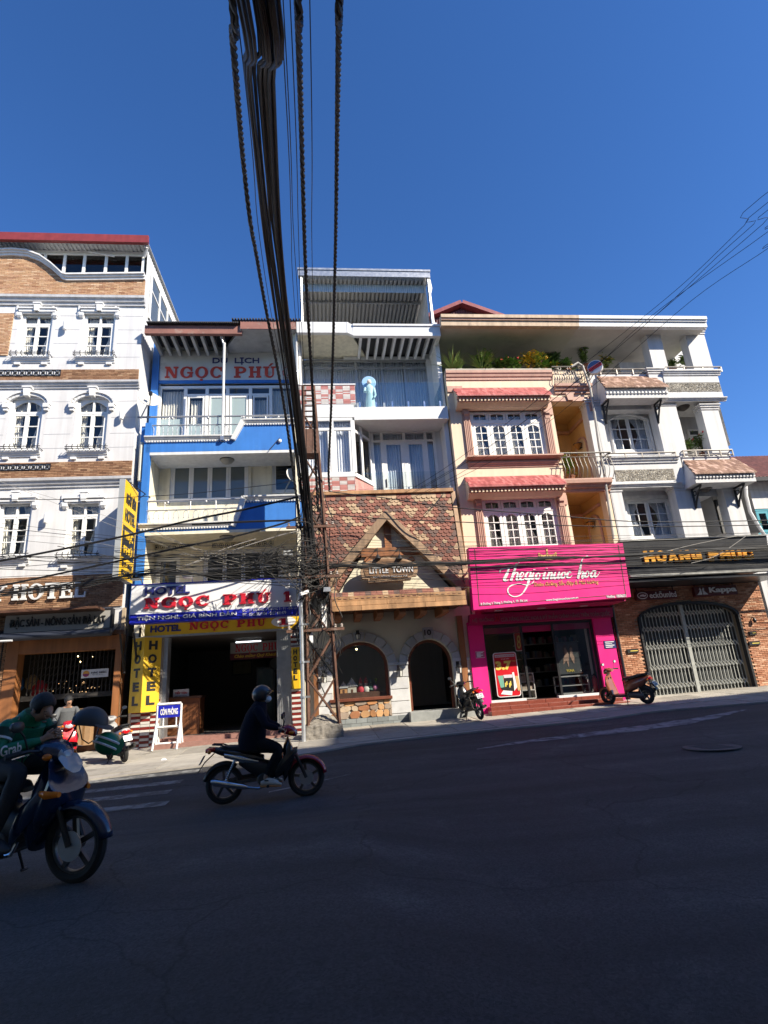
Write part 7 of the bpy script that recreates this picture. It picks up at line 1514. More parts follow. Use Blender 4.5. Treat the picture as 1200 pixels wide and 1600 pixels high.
# ------------------------------------------------------------ low house at the far right, gable behind
lh=thing('low_house','low house with rusty sheet roof and turquoise window at the far right','building',14.5,.8,1);yl=1.6
RR=M('rusty_roof_sheet',(.20,.075,.06),.7,.3,1.2,streak=.4);u0=k_(1143,720,yl)[0];zt_=k_(1170,709,yl+3)[1];ze=k_(1172,748,yl-.3)[1]
mb=MB();n=40
for i in range(n):a,b=lerp(u0-.6,u0+6,i/n),lerp(u0-.6,u0+6,(i+.55)/n);mb.hexa([(a,yl-.4,ze),(b,yl-.4,ze),(b,yl+3.4,zt_),(a,yl+3.4,zt_),(a,yl-.4,ze+.05),(b,yl-.4,ze+.05),(b,yl+3.4,zt_+.05),(a,yl+3.4,zt_+.05)])
mb.hexa([(u0-.6,yl-.38,ze),(u0+6,yl-.38,ze),(u0+6,yl+3.4,zt_),(u0-.6,yl+3.4,zt_),(u0-.6,yl-.38,ze+.02),(u0+6,yl-.38,ze+.02),(u0+6,yl+3.4,zt_+.02),(u0-.6,yl+3.4,zt_+.02)]);mb.build('roof',RR,lh)
mb=MB();mb.box(u0-.6,yl-.5,ze-.16,u0+6,yl-.36,ze+.0);mb.build('gutter',SHEETD,lh)
tw=(k_(1163,810,yl)[0],k_(1185,835,yl)[1],k_(1203,810,yl)[0]+.6,k_(1185,795,yl)[1]);mb=MB();wall_holes(mb,u0-.6,.5,u0+6,ze,[tw],yl,.2);mb.build('wall',WHITE,lh)
TURQ=M('turquoise_paint',(.03,.28,.36),.5,.12,4);grid_window(lh,*tw,yl+.02,3,1,1,fw=.08,sw=.1,mat=TURQ,gl=DGL,curt=None,roomd=1)
plant('green climbing plant on the sill of the turquoise window',k_(1180,835,yl-.3)[0],yl-.3,k_(1180,836,yl-.3)[1],.6,.8,'bush',[GR[1],GR[0]],None,seed=77,n=260)
mb=MB();pth=[(k_(x,y,.3)[0],.3,k_(x,y,.3)[1])for x,y in((1165,757),(1166,775),(1172,800),(1185,822),(1197,840),(1200,870),(1203,960))];mb.tube(pth,.06,8);mb.build('drain_pipe',TRIMW,lh,smooth=True)
mb=MB();a=k_(1186,900,.2)[0];mb.box(a,.2,.6,a+.22,.5,k_(1190,903,.2)[1]);mb.build('white_post',WHITE,lh)
rg=thing('red_gable_house','red tin gable roof rising behind the peach roof terrace','building',4.5,9,14);yg_=8.5;g=lambda px,py:uz(px,py,yg_);REDT=M('red_tin',(.22,.035,.04),.5,.15,4,streak=.2)
A_,B_,C_=g(640,507),g(722,473),g(800,500);mb=MB();mb.prism([(A_[0],A_[1]-3),(C_[0],C_[1]-3),C_,(B_[0],B_[1]-.15),A_],yg_+.4,yg_+6)
n=40
for i in range(n):
    t=i/n;x=lerp(A_[0],C_[0],t);zz=lerp(A_[1],B_[1],(x-A_[0])/(B_[0]-A_[0]))if x<B_[0]else lerp(B_[1],C_[1],(x-B_[0])/(C_[0]-B_[0]));mb.box(x,yg_+.36,zz-2,x+.08,yg_+.4,zz-.12)
mb.build('gable_wall',M('dark_red_tin',(.085,.018,.022),.6,.15,4),rg)
for P,Q in((A_,B_),(B_,C_)):
    d=Vector((Q[0]-P[0],Q[1]-P[1])).normalized();nn=Vector((-d.y,d.x))*.22;mb=MB();mb.prism([P,Q,(Q[0]+nn.x,Q[1]+nn.y),(P[0]+nn.x,P[1]+nn.y)],yg_,yg_+6.2);mb.build('roof',REDT,rg)
# ------------------------------------------------------------ pink perfume shop
PINK=M('hot_pink_panel',(.80,.012,.22),.45,.05,1,streak=.05);MAG=M('magenta_panel',(.42,.008,.10),.5,.08,2);GOLD=M('gold_print',(.75,.42,.16),.45,.08,8);WPR=M('white_print',(.78,.78,.78),.5,.03,5)
psn=thing('shop_sign','big hot pink sign with white script lettering and a gold crown','sign',5.8,-1,4.8);yS=-1.55
pc=[uz(*p,yS)for p in((740,953),(986,932.5),(973,848.5),(732,855.5))]
mb=MB();mb.prism(pc,yS,yS+.3);mb.build('panel',PINK,psn)
for t_ in(.12,.5,.88):
    p_=[lerp(pc[3][k],pc[2][k],t_)for k in(0,1)];mb=MB();mb.bar((p_[0],yS+.3,p_[1]-.15),(p_[0],-.0,p_[1]-.15),.06);mb.build('support_arm',STEEL,psn)
def inset(t0,t1,s0,s1):
    f=lambda a,b:tuple(lerp(lerp(pc[0][k],pc[1][k],a),lerp(pc[3][k],pc[2][k],a),b)for k in(0,1));return[f(t0,s0),f(t1,s0),f(t1,s1),f(t0,s1)]
DKL=M('dark_line',(.12,.03,.05),.5);mb=MB()
for bx_ in((.035,.04,.05,.97),(.965,.97,.03,.97),(.035,.97,.05,.062)):mb.prism(inset(bx_[0],bx_[1],bx_[2],bx_[3]),yS-.006,yS-.001)
mb.build('border',DKL,psn)
Z4=lambda x,y:uz(760+x/6,850+y/6,yS)
strokes=[[(125,272,.6),(128,248,.8),(150,234,1),(200,228,1.1),(250,215,.9),(290,190,.7),(320,150,.7),(345,136,.8),(368,148,.5)],
 [(212,228,1.2),(190,285,2.4),(168,330,2.6),(178,346,1.4),(205,335,.6)],[(282,180,1.2),(262,250,2.0),(228,346,2.2)],[(238,320,.6),(268,276,.9),(292,270,1.2),(288,305,2),(282,338,1.6),(312,336,.6)],
 [(312,318,.6),(342,296,.8),(346,274,1),(328,270,1),(314,300,2),(322,336,1.8),(350,330,.8),(368,308,.5)],
 [(416,262,.8),(388,266,1.1),(366,300,1.9),(372,332,1.6),(392,316,.8),(414,266,.8)],[(416,262,1.4),(400,330,2.2),(372,410,1.4),(325,474,.9),(262,494,.8),(212,470,.9),(200,424,1),(236,388,.9),(310,374,.7),(372,384,.7),(425,370,.7),(444,346,.5)],
 [(444,268,1),(430,300,2),(424,328,1.8),(446,322,.6),(462,300,.5)],[(448,236,2.4),(450,242,2.2)],[(484,274,.9),(464,296,2),(468,330,1.6),(492,318,1.2),(498,286,1.2),(482,272,.8),(510,282,.5),(536,274,.5)],
 [(552,262,1),(538,300,2),(534,324,1.7),(556,316,.6),(572,292,.5)],[(561,228,2.4),(563,234,2.2)],[(588,262,1),(576,300,2),(566,332,1.8)],[(572,308,.6),(598,272,.9),(614,270,1.2),(608,300,2),(604,326,1.6),(630,312,.5)],
 [(648,260,1),(634,298,2),(638,326,1.6),(664,304,.8),(684,258,1),(672,300,2),(672,324,1.5),(694,312,.5)],[(724,264,.9),(702,288,2),(706,320,1.6),(728,312,1.1),(736,280,1.1),(722,264,.8),(750,272,.5)],
 [(794,272,1.4),(780,260,1),(758,282,2),(758,314,1.7),(782,314,.8),(806,290,.5)],[(896,146,1),(880,220,1.9),(856,326,2.2)],[(896,146,.8),(918,126,.7),(944,114,.8),(966,128,.5)],[(864,304,.6),(890,264,.9),(908,264,1.2),(900,294,2),(896,320,1.6),(920,306,.5)],
 [(946,256,.9),(924,280,2),(928,312,1.6),(950,302,1.1),(958,272,1.1),(944,256,.8),(970,264,.5)],[(1022,254,.9),(998,256,1.1),(978,286,1.9),(984,312,1.6),(1006,292,.8),(1024,252,1),(1014,290,2),(1018,310,1.5),(1040,296,.8),(1062,260,.5)]]
for s in strokes:mb=MB();ribbon(mb,[(*Z4(x,y),k)for x,y,k in s],.036,yS);mb.build('letter',WPR,psn)
mb=MB()
for s in([(498,138,1),(488,86,1.2)],[(520,138,1),(508,100,1)],[(560,138,1),(548,112,1.5),(538,128,1)],[(575,138,1.6),(566,60,1.6),(565,44,2.6)],[(590,136,1),(602,108,1.5),(608,128,1)],[(628,136,1),(640,98,1)],[(652,136,1),(652,82,1.2)],[(488,86,1),(530,112,1),(566,100,1),(612,108,1),(652,82,1)],[(496,140,1),(575,142,1.4),(655,136,1)],[(462,136,1),(478,140,1)],[(672,130,1),(690,126,1)]):ribbon(mb,[(*Z4(x,y),k)for x,y,k in s],.034,yS)
mb.build('crown',GOLD,psn)
a,b=Z4(445,398),Z4(1055,388);text(psn,'Thiên đường Sắc đẹp & Mùi hương',a[0],Z4(600,404)[1],b[0],Z4(600,344)[1],yS-.002,GOLD,.0,.15,slope=0.0)
for t_,p0,p1,yc_,h in(('8 Đường 3 Tháng 2, Phường 1, TP. Đà Lạt',751,824,(944.5,938),3.6),('www.thegioinuochoa.com.vn',853,903,(938.5,934),3.6),('Hotline: 18006031',948,978,(932.5,931),3)):
    a,b=uz(p0,yc_[0],yS),uz(p1,yc_[1],yS);text(psn,t_,a[0],a[1]-.04,b[0],a[1]+.05,yS-.002,WPR,.01,slope=(b[1]-a[1])/(b[0]-a[0])*.8)
pks=thing('perfume_shop','hot pink shop front with glass windows and red granite steps','shop front',5.8,0,.9)
yh=-.25;hc=[uz(*p,yh)for p in((733,977),(958,964),(957,949),(735,960))];mb=MB();mb.prism(hc,yh,.05);mb.build('header_panel',MAG,pks)
mb=MB();zs_=uz(850,944,yS)[1];mb.box(PKU0+.3,yS+.3,zs_,pc[1][0]-.03,.04,zs_+.08);mb.build('soffit',MAG,pks)
for px in(778,845,912):x,_=uz(px,945,-.6);q=MB();q.box(x-.12,-.66,zs_-.015,x+.12,-.54,zs_-.001);q.build('downlight',TRIMW,pks)
mb=MB();mb.box(PKU0,.06,3.0,PKU1,.2,4.4);mb.build('lintel',MAG,pks)
SIL=M('faded_silver_print',(.34,.16,.20),.4,.05,metal=.3);a,b=uz(738,969.5,yh),uz(771,967,yh);sl_=(hc[1][1]-hc[0][1])/(hc[1][0]-hc[0][0])
text(pks,'HỆ THỐNG',a[0],a[1]-.09,b[0],a[1]+.10,yh-.002,SIL,.015,slope=sl_,name='print');a,b=uz(772,966,yh),uz(781,966,yh);text(pks,'50',a[0],a[1]-.12,b[0],a[1]+.16,yh-.002,MATS['red_letter'],.0,.3,slope=sl_,name='print');a,b=uz(782.5,967,yh),uz(953,957,yh);text(pks,'CỬA HÀNG NƯỚC HOA & MỸ PHẨM CHÍNH HÃNG TRÊN TOÀN QUỐC',a[0],a[1]-.11,b[0],a[1]+.10,yh-.002,SIL,.015,slope=sl_,name='print')
FZ=.915;p0,p1,p2,p3=uz(737.5,1045,-.1)[0],uz(762,1045,-.1)[0],uz(939,1040,-.1)[0],uz(966,1030,-.1)[0]
for a,b in((p0,p1),(p2,p3)):
    mb=MB();mb.box(a,-.1,.4,b,.3,hc[0][1]+.1);mb.build('pillar',PINK,pks)
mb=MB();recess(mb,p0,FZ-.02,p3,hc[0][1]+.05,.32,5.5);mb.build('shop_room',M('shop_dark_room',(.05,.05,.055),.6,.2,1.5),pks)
GRAN=M('red_granite',(.22,.055,.035),.35,.25,14)
for k,(yy,z0,z1)in enumerate(((-.85,.3,.70),(-.48,.3,.80),(-.12,.3,.90))):
    n=7
    for i in range(n):
        a,b=lerp(p0+.25+.1*k,p2+.35,i/n),lerp(p0+.25+.1*k,p2+.35,(i+1)/n);mb=MB();mb.box(a+.003,yy,z0,b-.003,yy+(.36 if k<2 else.5),z1+.0);mb.build('step_slab',GRAN,pks,bevel=.008)
for a,b in((p1,uz(823,1092,-.05)[0]),(uz(874,1092,-.05)[0],p2)):mb=MB();mb.box(a,-.05,.895,b,.12,.97);mb.build('window_sill',WHT2,pks)
zt_=hc[0][1]+.0;g1=uz(822,1040,0)[0];g2=uz(872,1040,0)[0];SHG=glass('shop_glass2',(.72,.75,.76),.9)
fr=MB();
for x in(p1+.03,g1,g2,p2-.03):fr.box(x-.035,.0,.97,x+.035,.08,zt_)
fr.box(p1,.003,zt_-.1,p2,.077,zt_);sfm=fr.build('window_frame',M('dark_frame',(.06,.06,.062),.35,.1,metal=.6),pks)
pane(sfm,p1+.06,.97,g1-.035,zt_-.1,.04,SHG);pane(sfm,g2+.035,.97,p2-.06,zt_-.1,.04,SHG)
curtain(pks,uz(921,1030,.4)[0],.97,p2-.05,zt_-.1,.4,CURT,seed=3,name='white_drape')
pst=thing('price_poster','red standing poster with yellow 3.7 and a picture of boxes in the shop window','poster',uz(791,1085,-.02)[0],-.02,.97);yp=-.03;a0,b0,a1,b1=rc(773.5,1019,810.5,1089,yp)
def rrect(a,b,c,d,r,n=5):
    P=[]
    for cx_,cz_,s in((c-r,d-r,0),(a+r,d-r,1),(a+r,b+r,2),(c-r,b+r,3)):
        for k in range(n+1):t=(s+k/n)*math.pi/2;P.append((cx_+r*math.cos(t),cz_+r*math.sin(t)))
    return P
PRED=M('poster_red',(.55,.01,.02),.35,.05);mb=MB();mb.prism(rrect(a0,b0,a1,b1,.09),yp,yp+.03);mb.build('board',WPR,pst);mb=MB();mb.prism(rrect(a0+.025,b0+.025,a1-.025,b1-.025,.07),yp-.006,yp-.001);mb.build('red_field',PRED,pst)
w_,h_=a1-a0,b1-b0;X=lambda t:a0+t*w_;Zp=lambda t:b1-t*h_
mb=MB();mb.box(X(.07),yp-.012,Zp(.11),X(.92),yp-.007,Zp(.045));mb.build('caption_bar',M('caption_grey',(.55,.5,.52),.5),pst);text(pst,'QUÀ TẶNG ĐỘC QUYỀN',X(.1),Zp(.098),X(.89),Zp(.058),yp-.012,PRED,.02,name='print',depth=.003);text(pst,'trị giá đến',X(.32),Zp(.163),X(.68),Zp(.135),yp-.007,WPR,.01,name='print',depth=.003)
YPR=M('poster_yellow',(.75,.60,.12),.4);text(pst,'3.7',X(.06),Zp(.40),X(.74),Zp(.195),yp-.007,YPR,.06,name='print',depth=.005);text(pst,'TRIỆU',X(.76),Zp(.222),X(.96),Zp(.195),yp-.007,YPR,.01,name='print',depth=.003)
def flat(pts,mat,lay,nm):mb=MB();mb.prism([(X(p),Zp(q))for p,q in pts],yp-.007-.003*lay-.002,yp-.007-.003*lay+.0005);mb.build(nm,mat,pst)
flat([(.1,.52),(.33,.52),(.33,.79),(.17,.79)],M('print_green',(.16,.40,.30),.5),1,'print');flat([(.34,.51),(.72,.51),(.72,.58),(.36,.58)],M('print_lilac',(.6,.55,.62),.5),1,'print');flat([(.36,.58),(.72,.58),(.75,.68),(.72,.88),(.22,.84),(.17,.79),(.33,.78)],BLACKP,2,'print');flat([(.72,.47),(.80,.46),(.86,.80),(.72,.88),(.74,.66)],WPR,3,'print');flat([(.14,.93),(.26,.85),(.64,.88),(.60,.97)],WPR,3,'print');flat([(.83,.55),(.96,.55),(.99,.88),(.87,.88)],M('print_tan',(.60,.38,.16),.5),4,'print')
for q in((.36,.69,.41,.78),(.42,.66,.47,.74),(.53,.70,.58,.80),(.58,.66,.63,.76)):flat([(q[0],q[1]),(q[2],q[1]-.01),(q[2],q[3]-.01),(q[0],q[3])],YPR,5,'print')
hp8=thing('hanging_sign','small red hanging sign with a yellow curled numeral behind the shop glass','sign',uz(809,1003,.4)[0],.4,3);a0,b0,a1,b1=rc(804,988,815.5,1017.5,.4);mb=MB();mb.prism(rrect(a0,b0,a1,b1,.06),.4,.44);mb.build('board',WPR,hp8);mb=MB();mb.prism(rrect(a0+.02,b0+.02,a1-.02,b1-.02,.05),.392,.399);mb.build('red_field',PRED,hp8);text(hp8,'8',a0+.07,b0+.08,a1-.05,b1-.1,.391,YPR,.0,.2,name='print')
mb=MB();mb.bar(((a0+a1)/2,.42,b1),((a0+a1)/2,.42,b1+.5),.01);mb.build('cord',IRON,hp8)
pp=thing('perfume_poster','dark perfume poster with two figures inside the right shop window','poster',uz(891,1050,.3)[0],.3,1.9);a0,b0,a1,b1=rc(871,1003,906,1053,.3);mb=MB();mb.box(a0,.3,b0,a1,.33,b1);mb.build('board',M('poster_dark',(.07,.075,.075),.4,.25,3),pp);w_,h_=a1-a0,b1-b0
SKP=M('poster_skin',(.42,.27,.20),.5,.2,6);HRP=M('poster_hair',(.10,.055,.035),.5)
def pfig(pts,mat,lay):mb=MB();mb.prism([(a0+p*w_,b0+q*h_)for p,q in pts],.3-.004*lay-.003,.3-.004*lay);mb.build('print',mat,pp)
pfig([(.3,.55),(.28,.8),(.36,.92),(.46,.9),(.5,.7),(.48,.5)],HRP,1);pfig([(.34,.6),(.36,.8),(.41,.84),(.45,.76),(.52,.62),(.48,.38),(.44,.2),(.38,.42),(.22,.3),(.26,.48)],SKP,2);pfig([(.58,.62),(.6,.78),(.66,.84),(.72,.78),(.7,.62),(.76,.5),(.7,.3),(.62,.42),(.56,.55)],SKP,2);pfig([(.58,.78),(.62,.88),(.7,.88),(.74,.78),(.66,.83)],HRP,3);text(pp,'YUNA',a0+.3*w_,b0+.06*h_,a0+.66*w_,b0+.14*h_,.299,YPR,.02,name='print')
cabn=thing('glass_cabinet','low glass display cabinet standing inside the right shop window','cabinet',uz(898,1080,.35)[0],.35,.97);a0,b0,a1,b1=rc(876,1057,922,1090,.35);STF=M('cabinet_frame',(.5,.5,.48),.4,.1,metal=.4);mb=MB()
for x in(a0,a1-.04):mb.box(x,.35,.97,x+.04,.39,b1);mb.box(x,.85,.97,x+.04,.89,b1)
mb.box(a0,.34,b1,a1,.9,b1+.04);mb.box(a0,.34,(b1+.97)/2-.015,a1,.9,(b1+.97)/2+.015);mb.box(a0,.34,.97,a1,.9,1.02);mb.build('frame',STF,cabn);mb=MB();mb.quad((a0+.04,.345,1.02),(a1-.04,.345,1.02),(a1-.04,.345,b1),(a0+.04,.345,b1));mb.build('pane',SHG,cabn)
sh2=thing('display_shelf','dim wall shelves of perfume boxes at the back of the pink shop','shelf',5.6,3,FZ);a0,_,a1,_=rc(812,1000,870,1090,2.6)
mb=MB()
for i in range(5):mb.box(a0,2.6,FZ+.3+i*.5,a1+1.2,3.0,FZ+.33+i*.5)
mb.build('shelf',STF,sh2);rr_=random.Random(9)
for k,c in enumerate(((.3,.25,.2),(.12,.2,.3),(.35,.1,.15),(.4,.4,.38))):
    mb=MB()
    for i in range(5):
        for j in range(7):x=a0+.1+rr_.random()*(a1+1.0-a0);mb.box(x,2.62,FZ+.33+i*.5,x+.1,2.8,FZ+.33+i*.5+rr_.uniform(.12,.26))
    mb.build('perfume_boxes',M('box_%d'%k,c,.5),sh2,kind='stuff')
sh3=thing('display_shelf','small open shelf unit with boxes right of the red 3.7 poster','shelf',uz(826,1080,.5)[0],.5,FZ);a0,b0,a1,b1=rc(814,1053,836,1090,.5);mb=MB()
for i in range(4):z=lerp(FZ,b1,i/3);mb.box(a0,.5,z,a1,.9,z+.03)
mb.box(a0,.5,FZ,a0+.03,.9,b1);mb.box(a1-.03,.5,FZ,a1,.9,b1);mb.build('shelf',STF,sh3);mb=MB()
for i in range(8):x=lerp(a0+.06,a1-.14,(i%4)/3);z=lerp(FZ,b1,(i//4+1)/3)+.03;mb.box(x,.55,z,x+.09,.7,z+.12+.05*(i%3))
mb.build('perfume_boxes',M('box_0',(.3,.25,.2)),sh3,kind='stuff')
fe=thing('fire_extinguisher','red fire extinguisher on the floor behind the right shop glass','fire extinguisher',uz(931,1082,.25)[0],.25,.97);x,y=uz(931,1075,.25)[0],.25;mb=MB();mb.lathe([(.07,0),(.085,.03),(.085,.40),(.05,.48),(.03,.52)],(x,y,.97),12);mb.build('cylinder',M('extinguisher_red',(.40,.01,.015),.3),fe,smooth=True);mb=MB();mb.box(x-.02,y-.02,1.49,x+.02,y+.02,1.55);mb.bar((x,y,1.55),(x+.12,y,1.57),.02);mb.tube([(x-.02,y,1.52),(x-.13,y,1.45),(x-.12,y,1.15)],.014,6);mb.build('valve',BLACKP,fe)
for lab,px0,py0,px1,py1,kind in(('small framed notice on the left pink pillar',743,1018,757,1028,'w'),('dark blue notice with white lines on the right pink pillar',944,1001,962,1013,'b')):
    n_=thing('notice',lab,'notice',uz(px0,py1,-.1)[0],-.1,uz(px0,py1,-.1)[1]);a0,b0,a1,b1=rc(px0,py0,px1,py1,-.11);mb=MB();mb.box(a0,-.115,b0,a1,-.101,b1);mb.build('plate',M('notice_pink',(.5,.1,.22),.5)if kind=='w' else NAVY,n_);mb=MB()
    for i in range(4):z=lerp(b0+.04,b1-.04,i/3);mb.box(a0+.04,-.119,z-.012,a1-(.05 if i%2 else.12),-.1155,z+.012)
    if kind=='w':mb.box(a0,-.118,b1-.01,a1,-.1155,b1);mb.box(a0,-.118,b0,a1,-.1155,b0+.01)
    mb.build('print',WPR,n_)
# ------------------------------------------------------------ brick shop with folding gate and black sign
bks=thing('brick_shop','red brick shop front with a shut folding steel gate in a wide arch','shop front',11,0,.7)
yb=-.02;gl0,gl1=uz(1009,1030,yb)[0],uz(1167,1020,yb)[0];gzs=uz(1003,968,yb)[1];gzt=uz(1085,940,yb)[1];gzb=uz(1100,1083,yb)[1];BU0,BU1=uz(967,1030,-.02)[0]+.02,uz(1181,1000,yb)[0]+.62;BZT=4.42
GA=arch_pts(gl0,gl1,gzs,gzt,18);mb=MB()
for a,b in zip(GA,GA[1:]):mb.quad((a[0],yb,a[1]),(b[0],yb,b[1]),(b[0],yb,BZT),(a[0],yb,BZT));mb.quad((a[0],yb,a[1]),(a[0],yb+.35,a[1]),(b[0],yb+.35,b[1]),(b[0],yb,b[1]))
for a,b in((BU0,gl0),(gl1,BU1)):mb.quad((a,yb,.3),(b,yb,.3),(b,yb,BZT),(a,yb,BZT))
for x in(gl0,gl1):mb.quad((x,yb,.5),(x,yb+.35,.5),(x,yb+.35,gzs),(x,yb,gzs))
mb.build('wall',MORT,bks)
def ga_in(u,z):
    if gl0-.05<u<gl1+.05:
        c,rw=(gl0+gl1)/2,(gl1-gl0)/2+.05;t=max(0,1-((u-c)/rw)**2);return z>gzs+(gzt-gzs+.05)*math.sqrt(t)
    return True
bricks(bks,BRK_RED,BU0,.5,BU1,BZT,yb,bw=.19,bh=.06,inside=ga_in)
mb=MB();recess(mb,gl0,gzb-.1,gl1,gzt+.05,yb+.36,2.2);mb.build('shop_room',M('gate_backing',(.03,.035,.035),.6,.2,2),bks)
mb=MB();A=arch_pts(gl0-.02,gl1+.02,gzs,gzt+.02,18);B=arch_pts(gl0+.06,gl1-.06,gzs,gzt-.07,18)
for i in range(18):mb.prism([A[i],A[i+1],B[i+1],B[i]],yb-.07,yb+.1)
for x in(gl0-.03,gl1-.03):mb.box(x,yb-.07,gzb,x+.07,yb+.1,gzs)
mb.build('arch_frame',IRON,bks)
PLN=M('pink_plinth_paint',(.42,.17,.13),.7,.15,4);mb=MB();mb.box(gl0-.1,yb-.12,.4,gl1+.05,yb+.4,gzb);mb.build('plinth',PLN,bks)
gt=thing('folding_gate','pale steel folding lattice gate closing the brick arch','gate',(gl0+gl1)/2,yb+.15,gzb);yg=yb+.17;GATE=M('gate_paint',(.42,.43,.40),.45,.12,8,metal=.3)
q=MB();q.box(-.012,-.02,0,.012,.0,1);o=q.build('gate_bar',GATE,gt,off=(0,0,0));bar_me=o.data;bpy.data.objects.remove(o)
nb=32;mid=uz(1076,1010,yg)[0];xs=[]
for s0,s1 in((gl0+.1,mid-.07),(mid+.07,gl1-.1)):
    n=int(nb*(s1-s0)/(gl1-gl0));xs.append([lerp(s0,s1,i/(n-1))for i in range(n)])
def gtop(u):c,rw=(gl0+gl1)/2,(gl1-gl0)/2;return gzs+(gzt-gzs)*math.sqrt(max(0,1-((u-c)/rw)**2))-.05
for row in xs:
    for x in row:piece('gate_bar',bar_me,gt,(x,yg,gzb+.02),(1,1,gtop(x)-gzb-.02))
mb=MB();mb.box(mid-.06,yg-.05,gzb,mid+.06,yg+.03,gtop(mid));mb.build('meeting_post',GATE,gt)
for h in(.10,.30,.52,.72,.95):
    z=lerp(gzb,gzt,h);mb=MB()
    for row in xs:
        for a,b in zip(row,row[1:]):
            if z+.12>gtop((a+b)/2):continue
            mb.bar((a,yg-.022,z-.09),(b,yg-.022,z+.09),.024);mb.bar((a,yg-.028,z+.09),(b,yg-.028,z-.09),.024)
    if mb.v:mb.build('lattice_links',GATE,gt,kind='stuff')
z=lerp(gzb,gzt,.88);mb=MB()
for row in xs:
    for a,b in zip(row,row[1:]):
        if z+.12<gtop((a+b)/2):mb.bar((a,yg-.022,z-.09),(b,yg-.022,z+.09),.024);mb.bar((a,yg-.028,z+.09),(b,yg-.028,z-.09),.024)
mb.build('lattice_links',GATE,gt,kind='stuff');mb=MB()
mb.box(gl0+.05,yg-.03,gzb,gl1-.05,yg+.02,gzb+.03);mb.build('bottom_track',GATE,gt)
GSH=M('gate_shutter_sheet',(.05,.055,.055),.5,.2,3);mb=MB();mb.box(gl0+.02,yg+.10,gzb,gl1-.02,yg+.12,gzs);mb.prism([p for p in arch_pts(gl0+.02,gl1-.02,gzs,gzt-.02)],yg+.10,yg+.12);mb.build('backing_sheet',GSH,gt)
hs_=thing('shop_sign','long black sign with bold yellow capital letters over the brick shop','sign',11,-.9,4.6);yh=-1.4;BLK=M('sign_black',(.016,.018,.024),.35,.2,2)
pc2=[uz(*p,yh)for p in((983,899),(1206,888.5),(1197,837),(968,846))];mb=MB();mb.prism(pc2,yh,-.03);mb.build('panel',BLK,hs_)
ALU=M('dull_aluminium',(.30,.30,.29),.45,.15,6,metal=.5);mb=MB()
def strip(p,q,w_,dd):mb.hexa([(p[0],yh-dd,p[1]-w_),(q[0],yh-dd,q[1]-w_),(q[0],yh+.1,q[1]-w_),(p[0],yh+.1,p[1]-w_),(p[0],yh-dd,p[1]),(q[0],yh-dd,q[1]),(q[0],yh+.1,q[1]),(p[0],yh+.1,p[1])])
strip((pc2[0][0],pc2[0][1]),(pc2[1][0],pc2[1][1]),.07,.06);strip((pc2[3][0],pc2[3][1]+.04),(pc2[2][0],pc2[2][1]+.04),.05,.03);mb.build('edge_trim',ALU,hs_)
YLT=M('amber_letter',(.80,.36,.02),.45,.06,4);a,b=uz(1005,871,yh),uz(1175,866,yh);slp=(b[1]-a[1])/(b[0]-a[0]);hgt=uz(1090,859.5,yh)[1]-uz(1090,878,yh)[1]
x=a[0];wds={' ':.45};txt='HOANG PHUC';tot=sum(wds.get(c,1.0)for c in txt)+.1*(len(txt)-1);s_=(b[0]-a[0])/tot
for c in txt:
    if c!=' ':text(hs_,c,x,a[1]-hgt/2+slp*(x-a[0]),x+s_*.98,a[1]+hgt/2+slp*(x-a[0]),yh-.001,YLT,.09,depth=.06,name='letter')
    x+=s_*(wds.get(c,1.0)+.1)
mb=MB();mb.box(BU0,yh+.02,4.22,BU1+.1,-.03,4.30);mb.build('soffit',BLK,hs_)
for px0,px1,py0,py1,nm,lab in((994,1058,923,936,'eckōunltd','dim red plate with an oval rhino emblem, left one'),(1085,1152,915.5,930,'Kappa','dim red plate with an emblem of two seated figures, right one')):
    t=thing('brand_sign',lab+' on the brick wall','sign',uz(px0,py1,-.15)[0],-.15,uz(px0,py1,-.15)[1]);a0,b0,a1,b1=rc(px0,py0,px1,py1,-.2);mb=MB();mb.box(a0,-.2,b0,a1,-.06,b1);mb.build('plate',M('plate_dark_red',(.10,.012,.016),.5,.1),t);w_,h_=a1-a0,b1-b0
    text(t,nm,a0+(.32 if nm[0]=='e' else.34)*w_,b0+.14*h_,a1-.02*w_,b1-.12*h_,-.2,WPR,.015 if nm[0]=='e' else.04,depth=.012)
    mb=MB()
    if nm[0]=='e':
        cx_,cz_=a0+.15*w_,(b0+b1)/2;mb.tube([(cx_+.12*w_*math.cos(k*math.pi/12),-.206,cz_+.36*h_*math.sin(k*math.pi/12))for k in range(25)],.014,5);mb.prism([(cx_-.08*w_,cz_-.1*h_),(cx_-.05*w_,cz_+.1*h_),(cx_+.02*w_,cz_+.16*h_),(cx_+.06*w_,cz_+.04*h_),(cx_+.09*w_,cz_+.16*h_),(cx_+.08*w_,cz_-.08*h_),(cx_+.04*w_,cz_-.16*h_),(cx_-.02*w_,cz_-.1*h_)],-.212,-.201)
    else:
        for s in(-1,1):c=a0+.17*w_;mb.prism([(c+s*.012*w_,b0+.14*h_),(c+s*.015*w_,b0+.7*h_),(c+s*.04*w_,b0+.9*h_),(c+s*.06*w_,b0+.74*h_),(c+s*.045*w_,b0+.6*h_),(c+s*.075*w_,b0+.36*h_),(c+s*.13*w_,b0+.14*h_)],-.212,-.201)
    mb.build('emblem',WPR,t);mb=MB()
    for k in(.05,.95):x=lerp(a0,a1,k);mb.bar((x,-.13,b1),(x,-.13,4.22),.03)
    mb.build('hanger',IRON,t)
